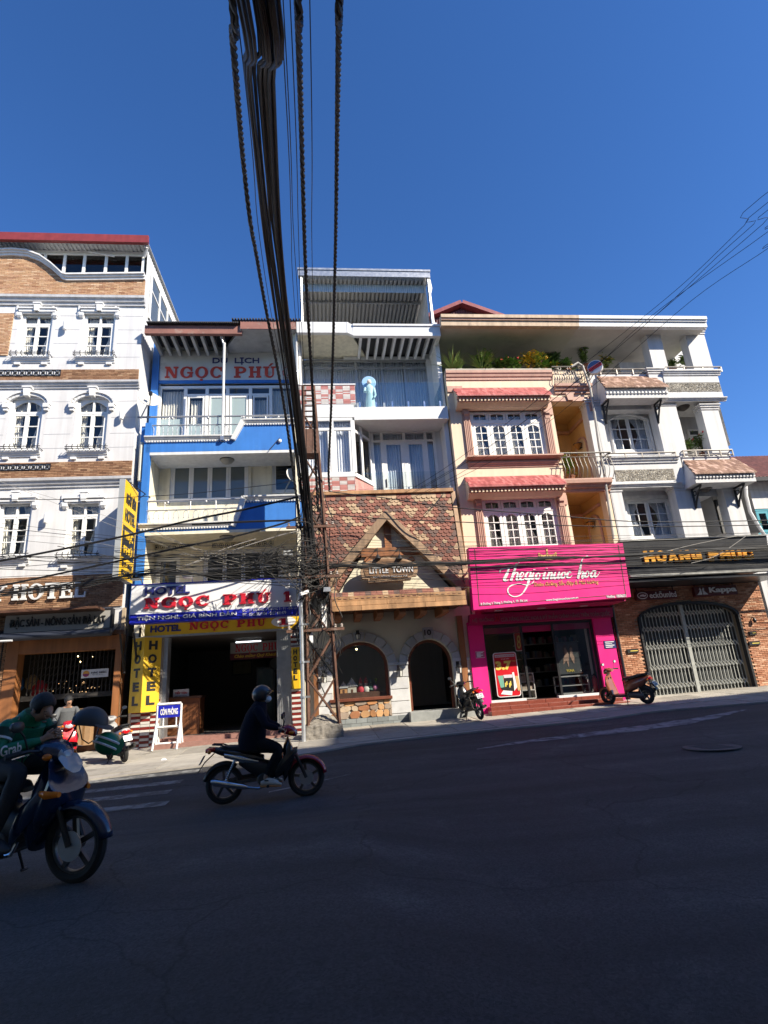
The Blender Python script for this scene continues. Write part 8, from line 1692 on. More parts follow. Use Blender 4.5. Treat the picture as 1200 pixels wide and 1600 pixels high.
for px0,px1,py0,py1,lab in((980.5,998,1014,1020,'black plaque with faint yellow line on the left brick pier'),(1171.5,1182,986,992,'small dark plaque, upper one on the right brick pier'),(1171,1188,1002,1008,'black plaque with yellow line, lower one on the right brick pier')):
    t=thing('plaque',lab,'plaque',uz(px0,py1,-.06)[0],-.06,uz(px0,py1,-.06)[1],'dark plaques on the brick piers');a0,b0,a1,b1=rc(px0,py0,px1,py1,-.1);mb=MB();mb.box(a0,-.10,b0,a1,-.055,b1);mb.build('plate',BLACKP,t);mb=MB();mb.box(a0+.1,-.105,(b0+b1)/2-.012,a1-.03,-.1005,(b0+b1)/2+.014);mb.build('print',YPR,t)
sec=thing('security_lamp','small black lamp on the right brick pier beside the gate','lamp',uz(1178,968,-.1)[0],-.1,uz(1178,968,-.1)[1]);x,z=uz(1178,968,-.12);mb=MB();mb.lathe([(.04,-.1),(.06,-.02),(.03,.05)],(x,-.14,z),10);mb.build('lamp_head',IRON,sec);mb=MB();mb.bar((x,-.14,z+.04),(x,-.03,z+.1),.03);mb.build('bracket',IRON,sec)
mb=MB();xs_=uz(967,1010,-.05)[0];mb.tube([(xs_,-.08,.6),(xs_,-.08,4.3)],.05,8);mb.build('drain_pipe',IRON,bks)
# ------------------------------------------------------------ street across the road, behind the camera: it shades the roadway
def across(u0,u1,h,lab,col):
    t=thing('far_side_building',lab,'building',(u0+u1)/2,-20.6,.1);mb=MB();mb.box(u0,-34,-.4,u1,-20.6,h);mb.build('wall',M('far_wall_'+col.strip('#'),col,.8,.08,.6),t);mb=MB();n=max(2,int((u1-u0)/2.2));st=int((h-4)/3.3)
    mb.box(u0-.0,-20.4,h-.4,u1,-20.59,h+.0);mb.build('cornice',WHITE,t)
    q=MB();q.box(0,0,0,1.2,.06,1.6);q.box(-.08,-.02,-.08,1.28,.02,0);o=q.build('window',M('far_window',(.05,.06,.07),.15,.1),t,off=(0,0,0));me=o.data;bpy.data.objects.remove(o)
    for i in range(n):
        for j in range(st):piece('window',me,t,(lerp(u0,u1,(i+.25)/n),-20.6,4.2+j*3.3))
across(-26,-8,14.2,'pale building across the road behind the viewer, far left one','#b9b2a4');across(-8,3,16.5,'cream building across the road behind the viewer','#c6bb9c')
across(3,12,16.9,'ochre building across the road behind the viewer','#b08e5c');across(12,18.6,18.1,'grey building across the road behind the viewer','#9d9d9a');across(18.6,22.9,20.2,'narrow white building across the road behind the viewer','#c9c7c0');across(22.9,24.7,23.3,'tall pink building across the road behind the viewer','#b08378');across(24.7,29.2,22.3,'beige building across the road behind the viewer','#b3a588');across(29.2,46,22.6,'tall pale building across the road behind the viewer, far right one','#b8b4aa')
# ------------------------------------------------------------ lattice pole on its concrete block
yPo=-2.1
bu0,bu1=uz(477,1140,yPo)[0],uz(536,1138,yPo)[0];bt=uz(505,1131,yPo)[1];gzp=gz((bu0+bu1)/2,yPo)
pole=thing('lattice_pole','rusty steel lattice utility pole on a concrete block at the kerb','utility pole',(bu0+bu1)/2,yPo+.5,gzp)
BLOCK=M('old_concrete',(.26,.235,.20),.95,.25,2.5,.5,40,streak=.25,dirt=((.12,.11,.095),2.5,.52,.7))
mb=MB();yb0,yb1=yPo,yPo+1.05;cu=(bu0+bu1)/2
mb.hexa([(bu0-.02,yb0-.03,gzp-.15),(bu1+.03,yb0-.03,gzp-.15),(bu1+.03,yb1,gzp-.15),(bu0-.02,yb1,gzp-.15),(bu0,yb0,bt),(bu1,yb0,bt-.03),(bu1,yb1,bt),(bu0,yb1,bt)]);mb.hexa([(bu0+.02,yb0+.03,bt-.01),(bu1-.02,yb0+.03,bt-.04),(bu1-.02,yb1-.02,bt-.01),(bu0+.02,yb1-.02,bt-.01),(cu-.12,yb0+.45,bt+.22),(cu+.12,yb0+.45,bt+.22),(cu+.12,yb1-.4,bt+.22),(cu-.12,yb1-.4,bt+.22)])
o=mb.build('concrete_block',BLOCK,pole);b_=o.modifiers.new('bevel','BEVEL');b_.width=.04;b_.segments=3
s_=o.modifiers.new('sub','SUBSURF');s_.subdivision_type='SIMPLE';s_.levels=4;s_.render_levels=4
tx=bpy.data.textures.new('block_chips','CLOUDS');tx.noise_scale=.12;d_=o.modifiers.new('chips','DISPLACE');d_.texture=tx;d_.strength=.06;d_.mid_level=.6
RUSTY=M('rusted_steel',(.15,.075,.05),.8,.3,4,.25,60,streak=.25,dirt=((.24,.19,.16),5,.55,.6));BLKST=M('black_painted_steel',(.012,.012,.013),.45,.2,6)
zt_=uz(482,603,yPo+.2)[1]
def leg(side,back,z):
    t=(z-bt)/(zt_-bt);l0,r0=uz(481,1122,yPo)[0],uz(530,1122,yPo)[0];l1,r1=uz(474,640,yPo)[0],uz(491,640,yPo)[0]
    t2=min(1,t*1.15);u=lerp(l0,l1,t2)if side<0 else lerp(r0,r1,t2);y=yPo+.05+(lerp(.9,.40,t2)if back else lerp(0,.12,t2));return(u,y,z)
def angle_bar(name,a,b,w_,mat=RUSTY,nrm=(0,1,0)):
    mb=MB();mb.rbar(a,b,w_,.012,nrm);mb.rbar(a,b,.012,w_,nrm);return mb.build(name,mat,pole)
for s in(-1,1):
    for bk in(0,1):angle_bar('leg',leg(s,bk,bt-.05),leg(s,bk,zt_),.10)
levels=[bt+.02]
while levels[-1]<zt_-1.3:levels.append(levels[-1]+lerp(1.15,.62,(levels[-1]-bt)/(zt_-bt)))
for i,(a,b)in enumerate(zip(levels,levels[1:])):
    for f in range(4):
        c=[(-1,0),(1,0),(1,1),(-1,1)];p,q=c[f],c[(f+1)%4]
        if(i+f)%2:p,q=q,p
        m=BLKST if(f==0 and i in(1,3))else RUSTY
        angle_bar('brace',leg(*p,a),leg(*q,b),.06,m)
        if f==0 and i<3:angle_bar('brace',leg(*q,a),leg(*p,b),.05,RUSTY)
zc0,zc1=uz(482,706,yPo)[1],uz(482,668,yPo)[1];l,r=leg(-1,0,zc0),leg(1,0,zc0);mb=MB();mb.box(l[0]-.05,l[1]-.06,zc0,r[0]+.06,l[1]+.45,zc1);mb.build('steel_box',RUSTY,pole)
for k in range(9):z=lerp(zc1+.1,zt_,k/8);a,b=leg(-1,0,z),leg(1,0,z);angle_bar('rung',a,b,.05)
for k in range(3):z=lerp(3.2,6.2,k/2.0);a,b=leg(-1,0,z),leg(1,0,z);mb=MB();mb.box(a[0]-.55,a[1]-.09,z,b[0]+.35,a[1]-.02,z+.07);mb.build('cross_arm',RUSTY,pole)
INS=M('insulator',(.35,.30,.26),.35,.1)
ins_me=None
for k in range(3):
    z=lerp(3.2,6.2,k/2.0)+.07;a,b=leg(-1,0,z),leg(1,0,z)
    for x in(a[0]-.48,a[0]-.25,b[0]+.1,b[0]+.28):
        if ins_me is None:q=MB();q.lathe([(.015,0),(.045,.02),(.03,.05),(.045,.07),(.02,.11)],(0,0,0),10);o=q.build('insulator',INS,pole,off=(0,0,0));ins_me=o.data;bpy.data.objects.remove(o)
        piece('insulator',ins_me,pole,(x,a[1]-.055,z))
sp=thing('steel_pipe_post','thin galvanised pipe post standing against the left of the lattice pole','post',uz(475,1160,yPo-.1)[0],yPo-.1,gzp);x0,x1=uz(474.5,1150,yPo-.12)[0],uz(476,960,yPo-.12)[0];zp_=uz(476,942,yPo-.12)[1]
mb=MB();mb.tube([(x0,yPo-.12,gzp-.1),(x0,yPo-.12,zp_)],.055,10);mb.build('pipe',M('bright_galvanised',(.55,.56,.57),.35,.12,5,metal=.6,streak=.2),sp,smooth=True)
mb=MB()
for z in(gzp+1.1,gzp+2.0,gzp+3.0):mb.lathe([(.075,0),(.075,.05)],(x0,yPo-.12,z),10);mb.box(x0,yPo-.13,z,x0+.2,yPo-.10,z+.05)
mb.build('clamp',STEEL,sp)
for px0,px1,py0,py1,lab in((503,510,945,979,'long white fluorescent tube case strapped to the lattice pole'),(483.5,489,985,1004,'short white tube case strapped low on the lattice pole')):
    t=thing('tube_case',lab,'lamp',uz(px0,py1,yPo+.1)[0],yPo+.1,uz(px0,py1,yPo+.1)[1],'white tube cases on the pole');a0,b0,a1,b1=rc(px0,py0,px1,py1,yPo+.1);mb=MB();mb.box(a0,yPo+.08,b0,a1,yPo+.2,b1);mb.build('case',WPR,t);mb=MB();mb.box(a0,yPo+.075,b0-.03,a1,yPo+.2,b0-.001);mb.box(a0,yPo+.075,b1+.001,a1,yPo+.2,b1+.03);mb.build('end_cap',STEEL,t)
t=thing('floodlight','small white topped floodlight on the lattice pole above the plank fascia','lamp',uz(511,925,yPo)[0],yPo,uz(511,925,yPo)[1]);a0,b0,a1,b1=rc(505,919,517,926,yPo-.1);mb=MB();mb.hexa([(a0,yPo-.3,b0),(a1,yPo-.3,b0),(a1,yPo+.05,b0+.05),(a0,yPo+.05,b0+.05),(a0+.02,yPo-.28,b1),(a1-.02,yPo-.28,b1),(a1-.02,yPo+.04,b1+.05),(a0+.02,yPo+.04,b1+.05)]);mb.build('housing',STEEL,t);mb=MB();mb.box((a0+a1)/2-.03,yPo,b0-.25,(a0+a1)/2+.03,yPo+.06,b0);mb.build('bracket',IRON,t)
t=thing('cable_box','grey junction box hung in the wires left of the lattice pole','junction box',uz(449,866,yPo)[0],yPo,uz(449,866,yPo)[1]);a0,b0,a1,b1=rc(443,861,457,869,yPo);mb=MB();mb.box(a0,yPo-.08,b0,a1,yPo+.08,b1);mb.build('case',M('box_grey',(.42,.43,.43),.5,.1),t,bevel=.01);mb=MB();mb.tube([(a0,yPo,b1+.02),(a1,yPo,b1+.02)],.012,5);mb.build('hanger',IRON,t)
t=thing('street_camera','small white camera on the pole above the galvanised pipe','camera',uz(477,925,yPo)[0],yPo,uz(477,925,yPo)[1]);x,z=uz(478,925,yPo-.2);mb=MB();mb.rbar((x-.16,yPo-.25,z-.06),(x+.05,yPo-.1,z+.03),.09,.09);mb.build('body',TRIMW,t);mb=MB();mb.bar((x+.03,yPo-.1,z),(x+.05,yPo+.1,z-.05),.03);mb.build('bracket',STEEL,t)
# ------------------------------------------------------------ cables
CAB=M('black_cable',(.013,.013,.014),.6,.2,8);CABG=M('weathered_cable',(.05,.047,.043),.75,.3,6);CABL=M('pale_wire',(.33,.31,.28),.6,.2,5)
WIRES={}
def catmull(P,k=8):
    out=[]
    for i in range(len(P)-1):
        p0,p1,p2,p3=P[max(i-1,0)],P[i],P[i+1],P[min(i+2,len(P)-1)]
        for j in range(k):t=j/k;out.append(.5*(2*p1+(p2-p0)*t+(2*p0-5*p1+4*p2-p3)*t*t+(3*p1-p0-3*p2+p3)*t*t*t))
    out.append(P[-1]);return out
def cable(path,r,label,group,mat=CAB,n=5,cat='cable',name='cable',twist=0,thick=None):
    mb=MB()
    if twist:
        L=0;A,B,Cc=[],[],[]
        fine=[]
        for a,b in zip(path,path[1:]):
            m=max(2,int((b-a).length/.05))
            fine+=[a.lerp(b,j/m)for j in range(m)]
        prev=fine[0]
        for i,p in enumerate(fine):
            L+=(p-prev).length;prev=p;d=(fine[min(i+1,len(fine)-1)]-fine[max(i-1,0)]).normalized();x=d.cross(Vector((0,1,.2))).normalized();y=x.cross(d);ph=L/twist*2*math.pi
            for k,S in enumerate((A,B,Cc)):a=ph+k*2.094;S.append(p+(x*math.cos(a)+y*math.sin(a))*r*1.1)
        for S in(A,B,Cc):mb.tube(S,r,5)
    else:mb.tube(path,r,n)
    o=mb.build(name,mat,smooth=True);tag(o,label,cat,group);WIRES.setdefault(group,[]).append((path,o));return o
def PX(l):return[Vector((lambda q:(q[0],y,q[1]))(uz(px,py,y)))for px,py,y in l]
def on_street(P):return P
mainP=[(492,905,-1.9),(484,830,-2.1),(476,760,-2.7),(464,660,-4.4),(448,540,-7.0),(430,400,-9.9),(419,300,-11.6),(404,120,-13.9),(392,-60,-15.4)]
endu=uz(392,-60,-15.4)
rb=random.Random(12)
far_end=Vector((endu[0]-.6,-20.3,endu[1]+.35))
base=catmull(PX(mainP)+[far_end],5)
N_=len(base)
for k in range(22):
    a,rr=rb.uniform(0,6.28),.14*math.sqrt(rb.random());ox,oz=math.cos(a)*rr,math.sin(a)*rr;w1,w2=rb.uniform(.8,1.2),rb.uniform(0,6)
    P=[]
    for i,p in enumerate(base):t=i/N_;s=lerp(.75,1.0,min(1,t*2.2));P.append(p+Vector((ox*s+.025*math.sin(t*9*w1+w2),.02*math.sin(t*7+w2),oz*s*.6+.03*math.sin(t*6*w1+w2)+(-.5 if i==0 else 0)*rb.random())))
    cable(P,rb.choice((.016,.020,.024,.012)),'black cable in the thick bundle running from the pole up over the road','black cables of the overhead bundle',CAB)
for lst,tw,r,lab in(([(470,830,-2.0),(456,720,-2.9),(440,610,-4.8),(415,480,-7.4),(401,400,-9.0),(391,345,-10.1),(380,250,-11.4),(364,60,-13.8),(356,-60,-14.9)],.42,.020,'twisted black cable left of the thick overhead bundle'),
  ([(497,800,-2.0),(494,740,-2.6),(490,640,-4.2),(483,520,-6.6),(478,430,-8.4),(475,345,-9.9),(471,200,-12),(466,20,-14.2),(464,-60,-15)],.42,.020,'twisted black cable right of the thick overhead bundle'),
  ([(515,765,-1.9),(513.5,735,-2.2),(517,650,-3.6),(520,560,-5.4),(523,440,-7.8),(525,345,-9.6),(527,200,-11.9),(530,20,-14.1),(531,-60,-15)],.36,.019,'twisted black cable hanging furthest right of the overhead cables')):
    P=PX(lst);P.append(Vector((P[-1].x,-20.3,P[-1].z+.3)));cable(catmull(P,5),r,lab,'twisted overhead cables',CAB,twist=tw)
for lst in([(476,820,-2),(474,640,-4.5),(466,480,-7.3),(458,350,-9.8),(448,100,-13.3)],[(487,800,-2),(489,560,-5.4),(488,430,-8.2),(487,350,-9.8),(486,100,-13.3)],[(472,800,-2),(468,600,-5),(457,430,-8.2),(455,350,-9.8),(444,100,-13.4)],[(480,810,-2),(478,640,-4.4),(470,480,-7.2),(466,350,-9.8),(458,100,-13.4)],[(468,840,-2),(447,620,-4.9),(422,480,-7.6),(403,350,-10),(380,100,-13.5)]):
    P=PX(lst);P.append(Vector((P[-1].x,-20.3,P[-1].z+.4)));cable(catmull(P,6),.007,'thin black wire running from the pole up over the road','thin overhead wires to the pole',CAB)
def wire(pts,r,mat=CAB,wob=.0,lab='black wire strung along the house fronts left of the pole',grp='wires strung left of the pole',twist=0):
    P=PX(pts)
    if wob:
        Q=catmull(P,10);w1=rb.uniform(0,6);Q=[q+Vector((0,wob*math.sin(i*.5+w1),wob*math.sin(i*.8+w1)*.8))for i,q in enumerate(Q)]
    else:Q=catmull(P,8)
    cable(Q,r,lab,grp,mat,twist=twist)
yw=-2.45
for off,r in((-5,.026),(-2.5,.018),(-8,.014),(0,.016),(-10,.01),(2,.010)):
    wire([(-90,946+off,yw),(0,931+off*.9,yw),(70,924+off*.9,yw),(135,915+off,yw),(200,903+off*.8,yw),(270,898+off*.9,yw),(340,896-off,yw),(410,893-off*2,yw),(475,886-off*3,yw-.2)],r,CAB if r>.012 else CABG,.01,'thick black cable sagging low across the white hotel and over the white sign','low sagging cables left of the pole')
for pts,r in(([(-60,884,yw),(0,876,yw),(125,852,yw),(217,832,yw),(300,812,yw),(380,796,yw),(440,782,yw),(466,776,yw)],.022),([(-60,925,yw),(0,915,yw),(125,889,yw),(217,869,yw),(300,851,yw),(365,838,yw),(440,818,yw),(470,806,yw)],.018),([(-60,781,yw),(125,780,yw),(220,776,yw),(300,771,yw),(400,760,yw),(440,755,yw),(462,748,yw)],.010),([(300,819,yw),(380,815,yw),(470,812,yw)],.02)):
    for o_ in((0,1.5)if r>.015 else(0,)):wire([(a,b+o_,c)for a,b,c in pts],r*(1 if not o_ else.6),CAB)
for k in range(26):
    ya=rb.uniform(800,935);yb2=rb.uniform(848,898);mid=rb.uniform(0,9);x0=rb.choice((-60,-60,-60,20,90,180,240));ya=ya if x0<0 else rb.uniform(840,905)
    wire([(x0,ya,yw+rb.uniform(-.2,.6)),((x0+475)/2-60,lerp(ya,yb2,.42)+mid,yw),((x0+475)/2+90,lerp(ya,yb2,.72)+mid,yw),(478+rb.uniform(-8,14),yb2,yw-.2)],rb.choice((.005,.006,.008,.010)),rb.choice((CAB,CAB,CABG,CABG)),.0,'thin wire crossing the hotel fronts left of the pole','thin wires left of the pole')
for pts in([(-30,740,yw),(25,762,yw),(160,815,yw),(300,868,yw),(395,888,yw)],[(20,760,yw),(120,790,yw),(290,852,yw),(400,880,yw)],[(-40,842,yw),(80,838,yw),(230,862,yw),(330,868,yw)],[(210,815,yw),(330,868,yw),(410,884,yw)]):wire(pts,.005,CABL,0,'pale thin wire slanting across the hotel fronts','pale slanting wires')
for pts in([(285,885,yw),(340,868,yw),(400,848,yw),(440,836,yw),(470,829,yw)],[(300,880,yw),(350,858,yw),(400,842,yw)]):wire(pts,.012,CABL,0,'pale thick wire rising to the pole from the left','pale slanting wires')
for k in range(62):
    xa=rb.uniform(320,440);xb=rb.uniform(475,520);za,zb=rb.gauss(876,11),rb.gauss(876,20);mx=(xa+xb)/2
    wire([(xa,za,yw+rb.uniform(-.1,.4)),(mx-15,za+rb.uniform(-6,12),yw-.1),(mx+25,zb+rb.uniform(-6,14),yw-.3),(xb,zb,yPo+rb.uniform(-.1,.7))],rb.choice((.005,.006,.007,.009)),rb.choice((CAB,CABG,CABG)),.012,'wire in the tangle around the lattice pole','tangled wires around the pole')
for k in range(84):
    x0=rb.uniform(470,520);z0=rb.uniform(760,960);P=[(x0,z0,yPo+rb.uniform(-.15,.8))]
    for j in range(rb.randint(3,5)):P.append((max(464,min(535,P[-1][0]+rb.uniform(-16,16))),P[-1][1]+rb.uniform(8,34),yPo+rb.uniform(-.2,.8)))
    wire(P,rb.choice((.006,.008,.011,.015)),rb.choice((CAB,CAB,CABG)),.01,'wire drooping down the lattice pole','wires drooping down the pole')
for k in range(14):
    c=Vector((*uz(rb.uniform(495,520),rb.uniform(1010,1060),yPo+.35)[:1],yPo+rb.uniform(.2,.6),uz(508,rb.uniform(1012,1055),yPo+.3)[1]));r0=rb.uniform(.10,.2);tl=rb.uniform(-.5,.5)
    cable([c+Vector((r0*math.cos(a*.42),.05*math.sin(a*.42+1)+tl*.1*a/15,r0*math.sin(a*.42)*1.25))for a in range(34)],rb.choice((.006,.009)),'coil of spare cable hung low inside the lattice pole','cable coils on the pole',CAB,name='cable_coil',cat='cable coil')
yw=-1.7
R1='black wire strung from the pole to the right across the shop fronts';R2='wires strung right of the pole'
for off,r in((0,.026),(2.2,.02),(-2.2,.016),(4,.014),(-4,.010),(1,.012)):
    wire([(478,888+off,yw),(530,884+off,yw-.1),(590,884+off,yw),(640,882+off*.9,yw),(740,878.5+off*.8,yw),(860,872+off*.7,yw),(960,869-off*.4,yw),(1080,862-off*.8,yw),(1200,856-off*.8,yw),(1330,846,yw)],r,CAB if r>.012 else CABG,.008,'thick black cable running right from the pole over the pink sign','low cables right of the pole')
wire([(515,765,-1.9),(522,769,-1.6),(600,778,-1.2),(700,792,yw),(860,805,yw),(1000,815,yw),(1200,813,yw),(1330,806,yw)],.017,CAB,0,'black wire running right from the hooked cable over the peach house',R2)
for pts,r in(([(500,802,yw),(590,810,yw),(700,815,yw),(840,820,yw),(1000,823,yw),(1200,820,yw),(1330,814,yw)],.016),([(490,830,yw),(700,838,yw),(900,838,yw),(1200,832,yw),(1330,828,yw)],.006),([(495,842,yw),(700,846,yw),(950,845,yw),(1200,846,yw),(1330,842,yw)],.005),([(495,770,yw+.8),(700,758,yw),(960,760,yw),(1200,766,yw),(1330,768,yw)],.004),([(490,850,yw),(640,862,yw),(800,864,yw),(1000,858,yw),(1200,852,yw),(1330,850,yw)],.008),([(490,868,yw),(640,889,yw),(800,884,yw),(1000,879,yw),(1200,872,yw),(1330,866,yw)],.01),([(490,878,yw),(640,896,yw),(820,893,yw),(1000,885,yw),(1200,882,yw),(1330,876,yw)],.008),([(490,890,yw),(640,905,yw),(820,903,yw),(1000,897,yw),(1200,890,yw),(1330,884,yw)],.006),([(490,896,yw),(640,915,yw),(820,917,yw),(1000,903,yw),(1200,893,yw),(1330,888,yw)],.006)):wire(pts,r,rb.choice((CAB,CABG))if r<.012 else CAB,0,R1,R2)
for k in range(22):
    ya,yb2=rb.uniform(838,905),rb.uniform(826,892);sg_=rb.uniform(2,12);wire([(486+rb.uniform(-8,20),ya,yw-.3),(700,lerp(ya,yb2,.3)+sg_,yw),(960,lerp(ya,yb2,.65)+sg_*.7,yw),(1330,yb2,yw)],rb.choice((.004,.005,.006)),rb.choice((CAB,CABG,CABG)),0,'thin wire crossing the shop fronts right of the pole','thin wires right of the pole')
for pts in([(1000,872,yw),(1080,852,yw),(1150,838,yw),(1180,836,yw)],[(1080,880,yw),(1120,868,yw),(1165,838,yw)]):wire(pts,.009,CABL,0,'pale wire slanting over the black shop sign','pale wires over the black sign')
for lst in([(598,790,-.6),(690,735,-1.5),(800,655,-3),(930,555,-5),(1060,450,-7),(1163,352,-8.8),(1260,255,-10)],[(640,772,-.6),(760,700,-2),(900,597,-4.2),(1040,480,-6.4),(1192,350,-8.9),(1280,270,-10)],[(610,795,-.6),(740,727,-2),(880,622,-4),(1010,500,-6.2),(1200,362,-9),(1290,290,-10)],[(655,775,-.6),(790,708,-2.2),(930,600,-4.4),(1080,470,-6.9),(1203,386,-8.6),(1290,320,-9.7)],[(620,785,-.6),(745,712,-2),(885,608,-4.1),(1020,497,-6.3),(1120,402,-8),(1178,350,-8.9),(1270,265,-10)]):
    P=PX(lst);P.append(Vector((P[-1].x+7,-20.4,P[-1].z+1.5)));cable(catmull(P,6),.0065,'thin service wire slanting from the shingled shop up over the right roofs','service wires slanting over the right roofs',CAB)
wire([(505,770,-.3),(515,800,-.5),(532,834,-.7),(540,838,-.8)],.012,CAB,0,'short black wire hanging in front of the shingles','short wires on the shingled roof');wire([(694,770,-.2),(680,788,-.5),(662,803,-.6)],.012,CAB,0,'short black wire at the right of the shingled roof','short wires on the shingled roof')
def nth(i):return '%d%s'%(i,'th' if 10<i%100<14 else{1:'st',2:'nd',3:'rd'}.get(i%10,'th'))
for g,end,where in(('wires strung left of the pole',-1,'at the pole'),('thin wires left of the pole',-1,'at the pole'),('low sagging cables left of the pole',-1,'at the pole'),('wires strung right of the pole',-1,'at right edge'),('thin wires right of the pole',-1,'at right edge'),('low cables right of the pole',-1,'at right edge'),('pale slanting wires',-1,'at right end'),('service wires slanting over the right roofs',-3,'at right edge')):
    L_=sorted(WIRES[g],key=lambda w:-w[0][end].z)
    for i,(p,o)in enumerate(L_):o['label']=' '.join(o['label'].split(' of the')[0].split(' across')[0].split()[:9])+', '+(nth(i+1)if i else 'topmost')+' '+('from top ' if i else '')+where
# ------------------------------------------------------------ motorbikes
CHROME=M('chrome',(.62,.62,.62),.15,.05,8,metal=1);RIMG=M('rim_grey',(.10,.10,.10),.35,.1,8,metal=.7);SEATM=M('seat_vinyl',(.014,.014,.014),.5,.15,12,.1,60);ENGM=M('engine_grey',(.07,.07,.07),.45,.2,12,metal=.6);HLG=M('headlight_glass',(.36,.37,.38),.08,.1,6,spec=.8);TLR=M('tail_light_red',(.42,.008,.01),.15,.05,6);ORL=M('indicator_orange',(.70,.18,.01),.2,.05,6);PLATE=M('plate_white',(.62,.64,.64),.4,.05,6)
def torus(mb,c,R,r,n=28,m=8,sq=1.0):
    vs=[]
    for i in range(n):
        a=2*math.pi*i/n
        for j in range(m):b=2*math.pi*j/m;q=R+r*math.cos(b);vs.append((c[0]+q*math.cos(a),c[1]+r*sq*math.sin(b),c[2]+q*math.sin(a)))
    mb.add(vs,[(i*m+j,i*m+(j+1)%m,((i+1)%n)*m+(j+1)%m,((i+1)%n)*m+j)for i in range(n)for j in range(m)])
def arc_shell(mb,c,R,w,a0,a1,n=12,rise=.02):
    vs=[]
    for i in range(n+1):
        a=lerp(a0,a1,i/n);t=.55+.45*math.sin(math.pi*min(1,max(0,.15+.7*i/n)))
        for k in range(5):s=(k-2)/2;q=R-abs(s)**2*.05;vs.append((c[0]+q*math.cos(a),c[1]+s*w*t,c[2]+q*math.sin(a)))
    m=len(vs);fs=[(i*5+k,i*5+k+1,(i+1)*5+k+1,(i+1)*5+k)for i in range(n)for k in range(4)];mb.add(vs,fs)
def wheel(root,x,r,disc,tw=.045):
    Z=(0,0,0);mb=MB();torus(mb,(x,0,r),r-tw,tw,30,8,.95);w=mb.build('wheel',RUBBER,root,smooth=True,off=Z)
    mb=MB();torus(mb,(x,0,r),r-tw*2.0,.016,30,6,1.6);mb.lathe([(.045,-.06),(.05,-.03),(.05,.03),(.045,.06)],(x,0,r),12,'y');mb.build('rim',RIMG,w,smooth=True,off=Z)
    mb=MB()
    for k in range(5):
        a=2*math.pi*k/5+.3;mb.rbar((x+.04*math.cos(a),0,r+.04*math.sin(a)),(x+(r-tw*2)*math.cos(a+.12),0,r+(r-tw*2)*math.sin(a+.12)),.04,.03,(0,1,0))
    mb.build('spoke',RIMG,w,off=Z)
    if disc:mb=MB();mb.lathe([(.06,-.004),(.11,-.004),(.11,.004),(.06,.004)],(x,-.07,r),20,'y');mb.build('brake_disc',STEEL,w,off=Z)
    return w
def solid(o,t=.012):s=o.modifiers.new('solid','SOLIDIFY');s.thickness=t;return o
